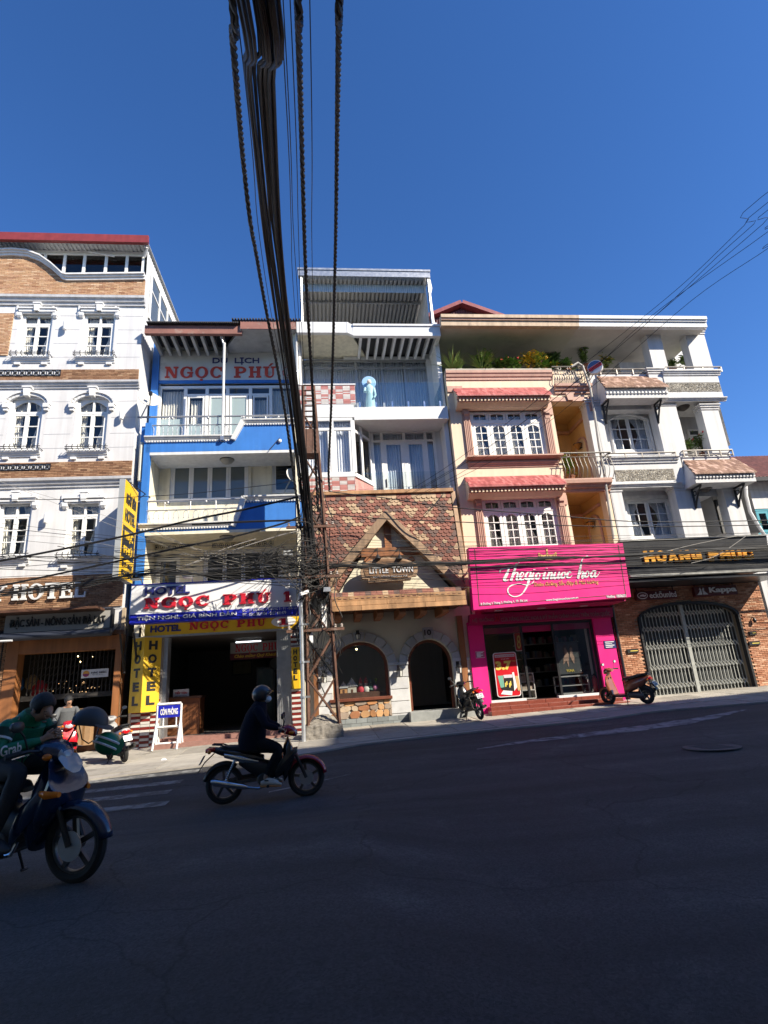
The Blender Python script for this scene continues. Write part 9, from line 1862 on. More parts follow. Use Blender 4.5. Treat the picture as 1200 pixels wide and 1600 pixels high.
def moped(label,u,y,head,body,accent,group='motorbikes on the street',style='underbone',lean=0.0,plate='49-B1 253.17',seatm=None,s=1.0,z=None,mirrors=True,stand=True,steer=0.0):
    body_m,acc_m=body,accent;z=gz(u,y)if z is None else z
    t=thing('motorbike' if style=='underbone' else 'scooter',label,'motorbike' if style=='underbone' else 'scooter',u,y,z,group,rot=head);t.rotation_euler=(lean,0,YAW+head);t.rotation_mode='ZYX' if False else 'XYZ';t.scale=(s,s,s)
    t.matrix_world=Matrix.Translation(W(u,y,z))@Matrix.Rotation(YAW+head,4,'Z')@Matrix.Rotation(lean,4,'X')@Matrix.Scale(s,4)
    Z=(0,0,0);B=lambda mb,n,m,smooth=True,par=None,bv=0:mb.build(n,m,par or t,smooth=smooth,off=Z,bevel=bv)
    sc_=style=='scooter';r=.245 if sc_ else.285;fx,rx=(.62,-.60)if sc_ else(.63,-.62);tw=.055 if sc_ else.042
    wheel(t,fx,r,True,tw);wheel(t,rx,r,False,tw)
    hx,hz=(.40,.92)if sc_ else(.34,.92)
    for sd in(-1,1):mb=MB();mb.tube([(fx,sd*.075,r),(lerp(fx,hx,.5),sd*.075,lerp(r,hz,.5)),(hx+.02,sd*.06,hz-.12)],[.026,.026,.022],8);B(mb,'fork_leg',BLACKP)
    mb=MB();arc_shell(mb,(fx,0,r),r+.045,.095,rad(8),rad(158),16);solid(B(mb,'front_fender',acc_m))
    mb=MB();arc_shell(mb,(rx,0,r),r+.05,.07,rad(55),rad(168),14);solid(B(mb,'rear_fender',BLACKP))
    cz=hz+.06;mb=MB();mb.tube([(hx-.10,.34,cz+.02),(hx-.04,.22,cz+.04),(hx+.0,.08,cz+.02),(hx+.0,-.08,cz+.02),(hx-.04,-.22,cz+.04),(hx-.10,-.34,cz+.02)],.014,8);B(mb,'handlebar',BLACKP)
    for sd in(-1,1):mb=MB();mb.tube([(hx-.065,sd*.25,cz+.035),(hx-.11,sd*.37,cz+.018)],.021,8);B(mb,'grip',RUBBER);mb=MB();mb.tube([(hx-.0,sd*.25,cz+.02),(hx-.04,sd*.37,cz+.0)],.006,5);B(mb,'brake_lever',CHROME)
    mb=MB();mb.loft([((hx-.13,0,cz+.02),.06,.03),((hx-.07,0,cz+.03),.13,.055),((hx+.03,0,cz+.02),.14,.085),((hx+.11,0,cz-.01),.11,.08),((hx+.15,0,cz-.03),.06,.05)],14,2.6);B(mb,'handlebar_cowl',acc_m if not sc_ else body_m)
    mb=MB();mb.loft([((hx+.08,0,cz-.005),.095,.062),((hx+.135,0,cz-.02),.085,.058),((hx+.165,0,cz-.035),.04,.03)],14,2.4);B(mb,'headlight',HLG)
    for sd in(-1,1):mb=MB();mb.ball((hx+.07,sd*.135,cz-.02),.035,8,6,1.3,.8,.8);B(mb,'indicator',ORL)
    mb=MB();mb.loft([((hx-.12,0,cz+.045),.05,.012),((hx-.04,0,cz+.085),.07,.012)],10,3);B(mb,'dashboard',BLACKP)
    if mirrors:
        for sd in(-1,1):mb=MB();mb.tube([(hx-.06,sd*.2,cz+.04),(hx-.04,sd*.27,cz+.16),(hx-.05,sd*.31,cz+.21)],.008,6);q=MB();q.loft([((hx-.075,sd*.33,cz+.24),.062,.04),((hx-.05,sd*.33,cz+.24),.065,.045),((hx-.035,sd*.33,cz+.24),.03,.02)],12);m_=B(mb,'mirror_stem',BLACKP);B(q,'mirror',BLACKP);q=MB();q.loft([((hx-.08,sd*.33,cz+.24),.055,.035),((hx-.076,sd*.33,cz+.24),.055,.035)],12);B(q,'mirror_glass',CHROME,True,m_)
    if not sc_:
        mb=MB();mb.loft([((hx+.02,0,cz-.08),.08,.07,.3),((hx+.05,0,.80),.15,.11,.5),((hx+.03,0,.66),.19,.15,.6),((hx-.02,0,.52),.20,.14,.5),((hx-.05,0,.40),.18,.11,.4),((hx-.06,0,.30),.13,.06,.3)],16,2.2);B(mb,'leg_shield',body_m)
        for sd in(-1,1):mb=MB();mb.loft([((hx+.16,sd*.11,.70),.015,.03),((hx+.06,sd*.19,.62),.02,.09),((hx-.08,sd*.20,.50),.018,.11),((hx-.18,sd*.18,.38),.012,.06)],10);B(mb,'shield_panel',acc_m if sd>0 else body_m)
        mb=MB();mb.loft([((hx-.06,0,.60),.07,.06),((.10,0,.50),.075,.055),((-.08,0,.52),.08,.07),((-.22,0,.60),.09,.08)],12);B(mb,'frame_cover',BLACKP)
        mb=MB();mb.loft([((-.02,0,.60),.09,.06),((-.20,0,.64),.125,.085),((-.45,0,.70),.13,.085),((-.68,0,.76),.10,.06),((-.86,0,.81),.05,.03)],14,2.6);B(mb,'side_panel',body_m)
        mb=MB();mb.loft([((.12,0,.70),.06,.02),((.04,0,.725),.11,.045),((-.18,0,.745),.125,.05),((-.32,0,.775),.13,.055),((-.58,0,.80),.11,.045),((-.70,0,.81),.06,.02)],14,3);B(mb,'seat',seatm or SEATM)
        for sd in(-1,1):mb=MB();mb.loft([((-.10,sd*.115,.575),.01,.02),((-.35,sd*.13,.63),.014,.045),((-.62,sd*.11,.70),.010,.03)],8);B(mb,'side_stripe',CHROME if sd<0 else acc_m)
        tlx,tlz=-.86,.80
        mb=MB();mb.loft([((.26,0,.44),.12,.10),((.12,0,.42),.13,.13),((-.06,0,.46),.13,.15),((-.24,0,.54),.12,.12),((-.40,0,.60),.09,.06)],14,2.6);B(mb,'under_cowl',BLACKP)
        mb=MB();mb.loft([((-.10,0,.36),.10,.09),((.02,0,.34),.12,.11),((.12,0,.36),.10,.08),((.22,0,.40),.07,.06)],12,3);mb.lathe([(.08,-.13),(.10,-.11),(.10,.11),(.08,.13)],(-.02,0,.32),14,'y');B(mb,'engine',ENGM)
        mb=MB();mb.tube([(.14,-.08,.34),(.12,-.12,.24),(-.10,-.13,.20),(-.28,-.14,.23)],.018,8);B(mb,'exhaust_pipe',CHROME);mb=MB();mb.loft([((-.26,-.15,.235),.03,.03),((-.32,-.155,.25),.045,.045),((-.74,-.17,.34),.055,.055),((-.80,-.17,.355),.03,.03)],12,2);B(mb,'muffler',CHROME)
        mb=MB();mb.rbar((-.05,.09,.33),(rx,.10,r),.03,.05);mb.rbar((-.05,-.09,.33),(rx,-.10,r),.03,.05);B(mb,'swing_arm',ENGM,False)
        for sd in(-1,1):mb=MB();mb.tube([(rx+.02,sd*.12,r+.03),(-.46,sd*.12,.64)],.013,6);sp_=B(mb,'shock_absorber',CHROME);q=MB();P=[Vector((rx+.02,sd*.12,r+.08)).lerp(Vector((-.47,sd*.12,.60)),i/60)+Vector((.028*math.cos(i*.9),.028*math.sin(i*.9),0))for i in range(61)];q.tube(P,.006,4);B(q,'spring',CHROME,True,sp_)
        mb=MB();mb.loft([((-.62,.10,.30),.012,.035),((-.35,.115,.33),.014,.05),((-.05,.115,.34),.014,.06)],8);B(mb,'chain_case',BLACKP)
        for sd in(-1,1):mb=MB();mb.tube([(.05,0,.235),(.05,sd*.26,.235)],.014,6);mb.tube([(.05,sd*.17,.235),(.05,sd*.27,.235)],.022,8);B(mb,'foot_peg',RUBBER)
        mb=MB();mb.tube([(-.52,.10,.80),(-.66,.12,.855),(-.80,.09,.87),(-.80,-.09,.87),(-.66,-.12,.855),(-.52,-.10,.80)],.012,6);B(mb,'grab_rail',BLACKP)
        mb=MB();mb.loft([((-.78,0,.74),.05,.012),((-.92,0,.62),.06,.012),((-1.02,0,.48),.05,.010)],10,3);B(mb,'mudflap',BLACKP)
        px_,pz_,pt=-.93,.645,.5
    else:
        mb=MB();mb.loft([((hx+.01,0,cz-.06),.08,.05,.25),((hx+.07,0,.82),.17,.09,.45),((hx+.08,0,.66),.21,.12,.5),((hx+.04,0,.50),.22,.11,.4),((hx-.02,0,.36),.20,.07,.25),((hx-.06,0,.27),.17,.03,.2)],16,2.4);B(mb,'leg_shield',body_m)
        mb=MB();mb.loft([((hx-.02,0,.27),.16,.035),((.14,0,.26),.17,.04),((-.08,0,.27),.17,.05)],12,4);B(mb,'floorboard',BLACKP)
        mb=MB();mb.loft([((-.02,0,.36),.12,.12),((-.10,0,.50),.17,.17),((-.36,0,.58),.20,.17),((-.66,0,.66),.17,.12),((-.84,0,.74),.09,.05)],16,2.5);B(mb,'side_panel',body_m)
        mb=MB();mb.loft([((.0,0,.70),.08,.02),((-.08,0,.735),.14,.045),((-.35,0,.765),.15,.055),((-.48,0,.80),.15,.05),((-.74,0,.825),.11,.04),((-.82,0,.825),.06,.02)],14,3);B(mb,'seat',seatm or SEATM)
        tlx,tlz=-.84,.72;mb=MB();mb.loft([((-.14,.05,.28),.10,.09),((-.40,.06,.27),.11,.10),((-.62,.09,.25),.06,.09)],12,3);B(mb,'engine',ENGM)
        mb=MB();mb.loft([((-.30,-.15,.26),.04,.04),((-.42,-.165,.28),.065,.06),((-.78,-.175,.36),.06,.06),((-.86,-.175,.375),.03,.03)],12,2);B(mb,'muffler',BLACKP)
        for sd in(-1,1):mb=MB();mb.tube([(rx+.02,sd*.13,r+.03),(-.46,sd*.13,.58)],.018,6);B(mb,'shock_absorber',CHROME)
        mb=MB();mb.tube([(-.55,.12,.80),(-.74,.14,.86),(-.86,.09,.87),(-.86,-.09,.87),(-.74,-.14,.86),(-.55,-.12,.80)],.015,6);B(mb,'grab_rail',BLACKP)
        mb=MB();mb.loft([((-.80,0,.64),.06,.014),((-.92,0,.50),.07,.014),((-.98,0,.40),.06,.01)],10,3);B(mb,'mudflap',BLACKP);px_,pz_,pt=-.925,.56,.45
    mb=MB();mb.loft([((tlx+.10,0,tlz),.09,.03),((tlx,0,tlz-.01),.10,.042),((tlx-.05,0,tlz-.02),.06,.03)],12,2.6);B(mb,'tail_light',TLR)
    for sd in(-1,1):mb=MB();mb.ball((tlx+.02,sd*.13,tlz-.03),.03,8,6);B(mb,'indicator',ORL)
    mb=MB();c,sn=math.cos(pt),math.sin(pt);w2,h2=.095,.07
    P=[(px_-.02+sn*k*h2,j*w2,pz_+c*k*h2)for j,k in((-1,-1),(1,-1),(1,1),(-1,1))];nrm=Vector((-c,0,sn));mb.hexa([tuple(Vector(p)+nrm*.012)for p in P]+[tuple(Vector(p)+nrm*.020)for p in P]);pl=B(mb,'number_plate',PLATE,False)
    if plate:
        for li,part in enumerate(plate.split(' ')):
            me=text_mesh(part,.02);xs=[v.co.x for v in me.vertices];ys=[v.co.y for v in me.vertices];x0,x1,y0,y1=min(xs),max(xs),min(ys),max(ys)
            for v in me.vertices:
                a=-((v.co.x-x0)/(x1-x0)-.5)*2*w2*.8;b=((v.co.y-y0)/(y1-y0)-.5)*h2*.75+(h2*.45 if li==0 else-h2*.45);q=Vector((px_-.02,0,pz_))+Vector((sn*b,a,c*b))+nrm*(.0205+(.002 if v.co.z>0 else 0));v.co=q
            me.materials.clear();me.materials.append(BLACKP);o=bpy.data.objects.new('lettering',me);COL.objects.link(o);o.parent=pl
    if stand:mb=MB();mb.tube([(-.06,.10,.28),(-.12,.26,.02)],.012,6);mb.tube([(-.12,.24,.015),(-.12,.30,.015)],.014,6);B(mb,'kickstand',BLACKP)
    return t
def paint(n,c,r=.22):return M(n,c,r,.06,8,coat=.6)
PBLK=paint('black_paint',(.010,.010,.011));PRD=paint('bike_red',(.32,.008,.03));PORG=paint('bike_orange',(.24,.065,.028),.35);PSIL=paint('bike_silver',(.40,.40,.40));PNVY=paint('bike_navy',(.008,.020,.055));PRD2=paint('scooter_red',(.45,.006,.015))
G1='motorbikes on the street'
ru,ry=gpx(415,1251);ru-=.0
rider_bike=moped('black motorbike with red front fender ridden along the road',ru,ry,rad(2),PBLK,PRD,G1,stand=False,plate='49-H1 086.52',z=gz(ru,ry)+.0)
pu_,py_=gpx(739,1124,PAVH);moped('black motorbike parked before the arched shop door, seen from behind',pu_,py_,rad(97),PBLK,PBLK,G1,lean=-.14,z=gz(pu_,py_)+PAVH+.01,plate='49-V5 5271')
su_,sy_=gpx(983,1101,PAVH);moped('orange and black scooter parked before the brick pier and folding gate',su_,sy_,rad(121),PORG,PORG,G1,style='scooter',lean=-.12,z=gz(su_,sy_)+PAVH+.01,plate='49-B1 318.06')
lu_,ly_=gpx(183,1190,PAVH);moped('silver scooter parked at the kerb in front of the tiled pillar',lu_,ly_,rad(124),PSIL,PSIL,G1,style='scooter',lean=-.12,z=gz(lu_,ly_)+PAVH+.01,plate='49-S1 404.4')
# ------------------------------------------------------------ people
def lin(a,b,t):return Vector(a).lerp(Vector(b),t)
def person(label,root_uyz,rot,J,mats,s=1.0,hands=None,hold=None,shoe=True):
    """continuous skinned figure. J: joint positions in the root's own axes; mats: skin, top, trousers, shoes"""
    u,y,z=root_uyz;t=thing('person',label,'person',u,y,z,None,rot)
    V,E,R,BN=[],[],[],[];idx={}
    def vert(n,p,r):idx[n]=len(V);V.append(Vector(p));R.append(r if isinstance(r,tuple)else(r,r));return idx[n]
    def edge(a,b,m):E.append((idx[a],idx[b]));BN.append((Vector(V[idx[a]]),Vector(V[idx[b]]),m))
    P=J
    vert('pelvis',P['pelvis'],(.18,.15));vert('belly',lin(P['pelvis'],P['chest'],.5),(.175,.15));vert('chest',P['chest'],(.185,.145));vert('collar',P['collar'],(.11,.09));vert('neck',P['neck'],.055);vert('jaw',P['jaw'],(.070,.075));vert('head',P['head'],(.082,.095));vert('crown',P['crown'],(.070,.078))
    for a,b,m in(('pelvis','belly',1),('belly','chest',1),('chest','collar',1),('collar','neck',0),('neck','jaw',0),('jaw','head',0),('head','crown',0)):edge(a,b,m)
    if 'nose' in P:vert('nose',P['nose'],.016);edge('jaw' if False else 'head','nose',0)
    for sd in 'LR':
        vert('sh'+sd,P['sh'+sd],.088);vert('ua'+sd,lin(P['sh'+sd],P['el'+sd],.5),.076);vert('el'+sd,P['el'+sd],.064);vert('fa'+sd,lin(P['el'+sd],P['wr'+sd],.45),.056);vert('wr'+sd,P['wr'+sd],.040)
        edge('collar' if False else 'chest','sh'+sd,1);edge('sh'+sd,'ua'+sd,1);edge('ua'+sd,'el'+sd,1);edge('el'+sd,'fa'+sd,1);edge('fa'+sd,'wr'+sd,1)
        vert('cuff'+sd,lin(P['wr'+sd],P['pa'+sd],.25),.028);edge('wr'+sd,'cuff'+sd,1);vert('pa'+sd,P['pa'+sd],(.038,.022));edge('cuff'+sd,'pa'+sd,0)
        d=(Vector(P['pa'+sd])-Vector(P['wr'+sd])).normalized();curl=Vector(P.get('curl'+sd,(0,0,-1))).normalized();side=d.cross(curl).normalized();thumb=Vector(P.get('thumb'+sd,side)).normalized()
        for k in range(4):
            off=(k-1.5)*.019;L=(.062,.072,.070,.055)[k];b0=Vector(P['pa'+sd])+d*.035+side*off;m0=b0+d*L*.45+curl*L*.35;e0=m0+d*L*.05+curl*L*.55
            for nm,p,r in(('b',b0,.0105),('m',m0,.0095),('e',e0,.0085)):vert(nm+sd+str(k),p,r)
            edge('pa'+sd,'b'+sd+str(k),0);edge('b'+sd+str(k),'m'+sd+str(k),0);edge('m'+sd+str(k),'e'+sd+str(k),0)
        tb=Vector(P['pa'+sd])-d*.01+thumb*.04;vert('tb'+sd,tb,.0125);vert('te'+sd,tb+d*.035+thumb*.015+curl*.012,.0095);edge('pa'+sd,'tb'+sd,0);edge('tb'+sd,'te'+sd,0)
        vert('hi'+sd,P['hi'+sd],.10);vert('th'+sd,lin(P['hi'+sd],P['kn'+sd],.5),.098);vert('kn'+sd,P['kn'+sd],.078);vert('ca'+sd,lin(P['kn'+sd],P['an'+sd],.35),.074);vert('sn'+sd,lin(P['kn'+sd],P['an'+sd],.86),.046);vert('an'+sd,P['an'+sd],.036)
        fd=(Vector(P['to'+sd])-Vector(P['an'+sd]));vert('ba'+sd,lin(P['an'+sd],P['to'+sd],.55),(.042,.032));vert('to'+sd,P['to'+sd],(.036,.024))
        for a,b,m in(('pelvis','hi'+sd,2),('hi'+sd,'th'+sd,2),('th'+sd,'kn'+sd,2),('kn'+sd,'ca'+sd,2),('ca'+sd,'sn'+sd,2),('sn'+sd,'an'+sd,0 if P.get('bare')else 2),('an'+sd,'ba'+sd,3),('ba'+sd,'to'+sd,3)):edge(a,b,m)
    me=bpy.data.meshes.new('body');me.from_pydata([tuple(v*s)for v in V],E,[]);o=bpy.data.objects.new('body',me);COL.objects.link(o)
    sk=o.modifiers.new('skin','SKIN');sv=me.skin_vertices[0].data
    for i,r in enumerate(R):sv[i].radius=(r[0]*s,r[1]*s);sv[i].use_root=(i==0)
    sk.branch_smoothing=.6
    sb=o.modifiers.new('sub','SUBSURF');sb.levels=2;sb.render_levels=2
    bpy.context.view_layer.update();m2=bpy.data.meshes.new_from_object(o.evaluated_get(bpy.context.evaluated_depsgraph_get()));bpy.data.objects.remove(o)
    m2.materials.clear()
    for m in mats:m2.materials.append(m)
    BN_=[(a*s,b*s,m)for a,b,m in BN]
    for f in m2.polygons:
        c=f.center;best,bm_=1e9,0
        for a,b,m in BN_:
            ab=b-a;tt=max(0,min(1,(c-a).dot(ab)/max(1e-9,ab.length_squared)));dd=(c-(a+ab*tt)).length
            if dd<best:best,bm_=dd,m
        f.material_index=bm_;f.use_smooth=True
    m2.name='body';ob=bpy.data.objects.new('body',m2);COL.objects.link(ob);ob.parent=t
    tex=bpy.data.textures.get('cloth_folds')or bpy.data.textures.new('cloth_folds','CLOUDS');tex.noise_scale=.09
    return t,ob
Zr=(0,0,0)
SKIN=M('skin',(.34,.19,.12),.55,.1,12);JACKD=M('dark_navy_jacket',(.008,.009,.017),.9,.2,6,.6,25,spec=.15);TROUD=M('dark_trousers',(.009,.009,.011),.9,.2,6,.6,25,spec=.15);SHOE=M('pale_sneaker',(.50,.45,.38),.6,.2,12);HELM=paint('matt_helmet',(.020,.020,.023),.4);MASK=M('face_mask',(.62,.68,.74),.7,.05,8)
J=dict(pelvis=(-.20,0,.90),chest=(-.12,0,1.24),collar=(-.09,0,1.40),neck=(-.06,0,1.43),jaw=(-.02,0,1.475),head=(-.035,0,1.55),crown=(-.05,0,1.61),nose=(.085,0,1.515),
 shL=(-.11,.185,1.36),shR=(-.11,-.185,1.36),elL=(.02,.25,1.12),elR=(.02,-.25,1.10),wrL=(.20,.30,1.05),wrR=(.20,-.30,1.05),paL=(.265,.30,1.03),paR=(.265,-.30,1.03),curlL=(-.3,0,-1),curlR=(-.3,0,-1),
 hiL=(-.17,.10,.86),hiR=(-.17,-.10,.86),knL=(.22,.19,.72),knR=(.22,-.19,.72),anL=(.0,.20,.33),anR=(.0,-.20,.33),toL=(.21,.21,.27),toR=(.21,-.21,.27),bare=True)
RS=1.0
tr_,ob=person('person in dark clothes, black helmet and white face mask riding the motorbike',(ru-.0,ry,gz(ru,ry)),rad(2),J,[SKIN,JACKD,TROUD,SHOE])
mb=MB();mb.ball((-.055,0,1.57),.148,18,12,1.08,.92,1.0);o=mb.build('helmet',HELM,tr_,smooth=True,off=Zr)
for v in o.data.vertices:
    if v.co.x>.02 and v.co.z<1.585:v.co.x=.015+.25*(v.co.x-.015)
    if v.co.z<1.475:v.co.z=1.475
mb=MB();mb.loft([((.02,0,1.615),.10,.012,.2),((.09,0,1.62),.105,.010,.2),((.125,0,1.605),.07,.006,.3)],12,3);mb.build('helmet_peak',HELM,o,smooth=True,off=Zr)
mb=MB();mb.loft([((.0,0,1.485),.070,.05),((.055,0,1.49),.064,.05),((.088,0,1.495),.034,.035),((.098,0,1.495),.012,.012)],12,2.2);mb.build('face_mask',MASK,tr_,smooth=True,off=Zr)
for sd in(-1,1):mb=MB();mb.ball((.058,sd*.032,1.562),.012,8,6);mb.build('eye',M('eye_dark',(.02,.015,.012),.2),tr_,smooth=True,off=Zr)
for sd in(-1,1):
    mb=MB();mb.loft([((-.06,sd*.20,.275),.035,.03),((.02,sd*.20,.285),.045,.045),((.12,sd*.205,.27),.048,.035),((.22,sd*.21,.25),.044,.026),((.255,sd*.21,.245),.02,.015)],12,2.6);sh_=mb.build('shoe',SHOE,tr_,smooth=True,off=Zr)
    mb=MB();mb.loft([((-.07,sd*.20,.238),.037,.014),((.10,sd*.205,.230),.050,.014),((.25,sd*.21,.222),.038,.012)],10,4);mb.build('sole',M('orange_sole',(.50,.20,.06),.6),sh_,off=Zr)
    mb=MB();mb.loft([((.00,sd*.20,.315),.05,.012),((.06,sd*.203,.31),.05,.012)],10,3);mb.build('shoe_stripe',BLACKP,sh_,off=Zr)
mb=MB();mb.loft([((-.21,0,.76),.20,.20,1.57),((-.21,0,.90),.215,.215,1.57),((-.18,0,1.10),.215,.20,1.57),((-.14,0,1.28),.215,.165,1.5),((-.09,0,1.40),.15,.12,1.4),((-.07,0,1.46),.09,.09,1.4)],18,2.3);mb.build('jacket_body',JACKD,tr_,smooth=True,off=Zr)
# ---- the green jacketed driver waiting on his bike at lower left
def at_depth(px,py,d):
    r=ray(px,py);P=EYE+r*(d/FPX)-ORG;return P.dot(EU),P.dot(EV),P.z
gu,gy,_=at_depth(22,1300,4.95);NPZ=gz(gu,gy);ghd=rad(-20)
gb=moped('dark navy motorbike with helmets hung on its bars, at lower left',gu,gy,ghd,PNVY,PNVY,G1,s=1.06,z=NPZ,stand=True,plate='49-C1 522.90',lean=.03)
mb=MB();mb.loft([((.40,0,.96),.09,.05,.2),((.47,0,.88),.17,.09,.4),((.52,0,.76),.21,.10,.5),((.47,0,.62),.23,.10,.4),((.38,0,.50),.20,.08,.3),((.34,0,.40),.14,.04,.2)],18,2.4);fg=mb.build('front_fairing',PNVY,gb,smooth=True,off=Zr)
mb=MB();mb.loft([((.50,-.0,.94),.11,.03,.5),((.55,0,.885),.105,.042,.5),((.578,0,.835),.05,.02,.5)],14,2.6);mb.build('lower_headlight',HLG,fg,smooth=True,off=Zr)
for sd in(-1,1):mb=MB();mb.loft([((.44,sd*.21,.70),.012,.02),((.50,sd*.22,.69),.02,.032),((.58,sd*.16,.68),.02,.02)],10);mb.build('indicator',ORL,fg,smooth=True,off=Zr)
GREENJ=M('green_jacket',(.004,.16,.075),.6,.12,6,.35,35);HAIR=M('black_hair',(.010,.009,.009),.6,.3,40,.5,200);TROUG=M('charcoal_trousers',(.025,.027,.032),.85,.2,6,.3,40);SHOEB=M('black_shoe',(.02,.02,.02),.5)
hz_=.92*1.06
J=dict(pelvis=(-.24,0,.94),chest=(-.09,0,1.16),collar=(.02,0,1.28),neck=(.09,0,1.315),jaw=(.185,0,1.295),head=(.16,0,1.37),crown=(.185,.0,1.445),nose=(.252,0,1.298),
 shL=(.0,.20,1.26),shR=(.0,-.20,1.26),elL=(.02,.30,1.04),elR=(.03,-.29,1.04),wrL=(.25,.12,1.10),wrR=(.25,-.11,1.10),paL=(.31,.06,1.13),paR=(.31,-.06,1.13),curlL=(0,-1,.3),curlR=(0,1,.3),thumbL=(-.2,-.2,1),thumbR=(-.2,.2,1),
 hiL=(-.20,.11,.90),hiR=(-.20,-.11,.90),knL=(.24,.25,.88),knR=(.24,-.25,.88),anL=(.10,.30,.40),anR=(.10,-.30,.40),toL=(.30,.32,.31),toR=(.30,-.32,.31))
tg,ob=person('person in a green jacket looking down at a phone on the parked motorbike',(gu,gy,NPZ),ghd,J,[SKIN,GREENJ,TROUG,SHOEB],s=1.04)
S4=1.04
def lo(mb,secs,*a):return mb.loft([tuple([tuple(c*S4 for c in q[0]),q[1]*S4,q[2]*S4]+list(q[3:]))for q in secs],*a)
mb=MB();lo(mb,[((-.24,0,.84),.20,.18,1.57),((-.23,0,.94),.22,.19,1.5),((-.17,0,1.08),.22,.175,1.35),((-.08,0,1.17),.225,.15,1.2),((.0,0,1.25),.19,.11,1.05)],18,2.3);jk=mb.build('jacket_body',GREENJ,tg,smooth=True,off=Zr)
mb=MB();lo(mb,[((.01,0,1.27),.12,.10,1.0),((.05,0,1.31),.10,.088,.9),((.08,0,1.335),.09,.082,.9)],14,2.2);mb.build('jacket_collar',GREENJ,jk,smooth=True,off=Zr)
mb=MB();mb.tube([(.0,0,.90),(.0,0,1.05),(.06,0,1.22),(.1,0,1.34)],.008,5);mb.build('zip',BLACKP,jk,off=Zr)
REFL=M('reflective_tape',(.55,.55,.53),.4,.05);DKG=M('dark_green_panel',(.004,.035,.022),.7,.1)
for sd,tx_ in((-1,True),(1,False)):
    a,b=Vector((.0,sd*.20,1.26))*S4,Vector((.025,sd*.295,1.045))*S4
    mb=MB();mb.tube([a.lerp(b,.52),a.lerp(b,.60)],.084,12);mb.build('reflective_band',REFL,jk,smooth=True,off=Zr);mb=MB();mb.tube([a.lerp(b,.22),a.lerp(b,.36),a.lerp(b,.50)],[.094,.088,.083],12);mb.build('sleeve_panel',DKG,jk,smooth=True,off=Zr)
mb=MB();a=Vector((.0,-.20,1.26))*S4;b=Vector((.025,-.295,1.045))*S4;c=a.lerp(b,.30);mb.ball((c.x-.0,c.y-.09,c.z),.024,8,6,1,.3,1);mb.build('red_badge',TLR,jk,off=Zr)
me=text_mesh('Grab',.02,.2);a,b=Vector((.04,-.285,1.04))*S4,Vector((.23,-.13,1.095))*S4;d=(b-a).normalized();xs=[v.co.x for v in me.vertices];ys=[v.co.y for v in me.vertices];up_=Vector((0,0,1));up_=(up_-d*up_.dot(d)).normalized();nr_=d.cross(up_)
for v in me.vertices:
    sx,sy=(v.co.x-min(xs))/(max(xs)-min(xs)),(v.co.y-min(ys))/(max(ys)-min(ys));th=(sy-.5)*1.25;rr=lerp(.072,.058,sx)+.006+(.002 if v.co.z>0 else 0);v.co=a+d*(.02+sx*.155)+nr_*rr*math.cos(th)+up_*rr*math.sin(th)
me.materials.clear();me.materials.append(WPR);o=bpy.data.objects.new('lettering',me);COL.objects.link(o);o.parent=jk
hd=Vector((.16,0,1.37))*S4;hf=Vector((math.cos(.6),0,-math.sin(.6)));hu=Vector((math.sin(.6),0,math.cos(.6)))
def hp(x,y,z):q=hd+hf*x+hu*z;return(q.x,y,q.z)
mb=MB();mb.ball(hp(-.025,0,.030),.110,16,12,1.05,.90,1.0);hr=mb.build('hair',HAIR,tg,smooth=True,off=Zr)
for v in hr.data.vertices:
    r_=v.co-hd;x,z=r_.dot(hf),r_.dot(hu)
    if x>.05 and z<.055:x=.03+.2*(x-.03)
    z=max(z,-.05);v.co=Vector((0,v.co.y,0))+hd+hf*x+hu*z;v.co+=(v.co-hd).normalized()*_ns.noise(v.co*30)*.009
for sd in(-1,1):
    mb=MB();mb.ball(hp(-.002,sd*.086,-.025),.024,8,7,.7,.4,1.25);mb.build('ear',SKIN,tg,smooth=True,off=Zr);mb=MB();mb.ball(hp(.085,sd*.032,-.008),.011,8,6,.6,1.2,.7);mb.build('eye',MATS['eye_dark'],tg,smooth=True,off=Zr);mb=MB();mb.tube([hp(.084,sd*.016,.014),hp(.082,sd*.034,.018),hp(.07,sd*.052,.012)],.005,5);mb.build('eyebrow',HAIR,tg,off=Zr)
mb=MB();mb.tube([hp(.090,-.022,-.082),hp(.098,0,-.080),hp(.090,.022,-.082)],.006,5);mb.build('mouth',M('lip',(.22,.09,.07),.5),tg,smooth=True,off=Zr)
def loc2w(root,p):return(root.matrix_world if False else Matrix.Translation(root.location)@root.rotation_euler.to_matrix().to_4x4())@Vector(p)
phw=loc2w(tg,(.345,0,1.155));q_=phw-ORG;ph=thing('mobile_phone','dark mobile phone held in both hands of the green jacketed person','mobile phone',q_.dot(EU),q_.dot(EV),q_.z,None,ghd)
mb=MB();mb.hexa([(-.045,-.038,-.03),(.03,-.038,.055),(.03,.038,.055),(-.045,.038,-.03),(-.051,-.038,-.025),(.024,-.038,.060),(.024,.038,.060),(-.051,.038,-.025)]);mb.build('case',BLACKP,ph,off=Zr);mb=MB();mb.quad((-.0488,-.034,-.0205),(.0218,-.034,.0605),(.0218,.034,.0605),(-.0488,.034,-.0205));mb.build('screen',M('screen_dark',(.02,.03,.035),.1),ph,off=Zr)
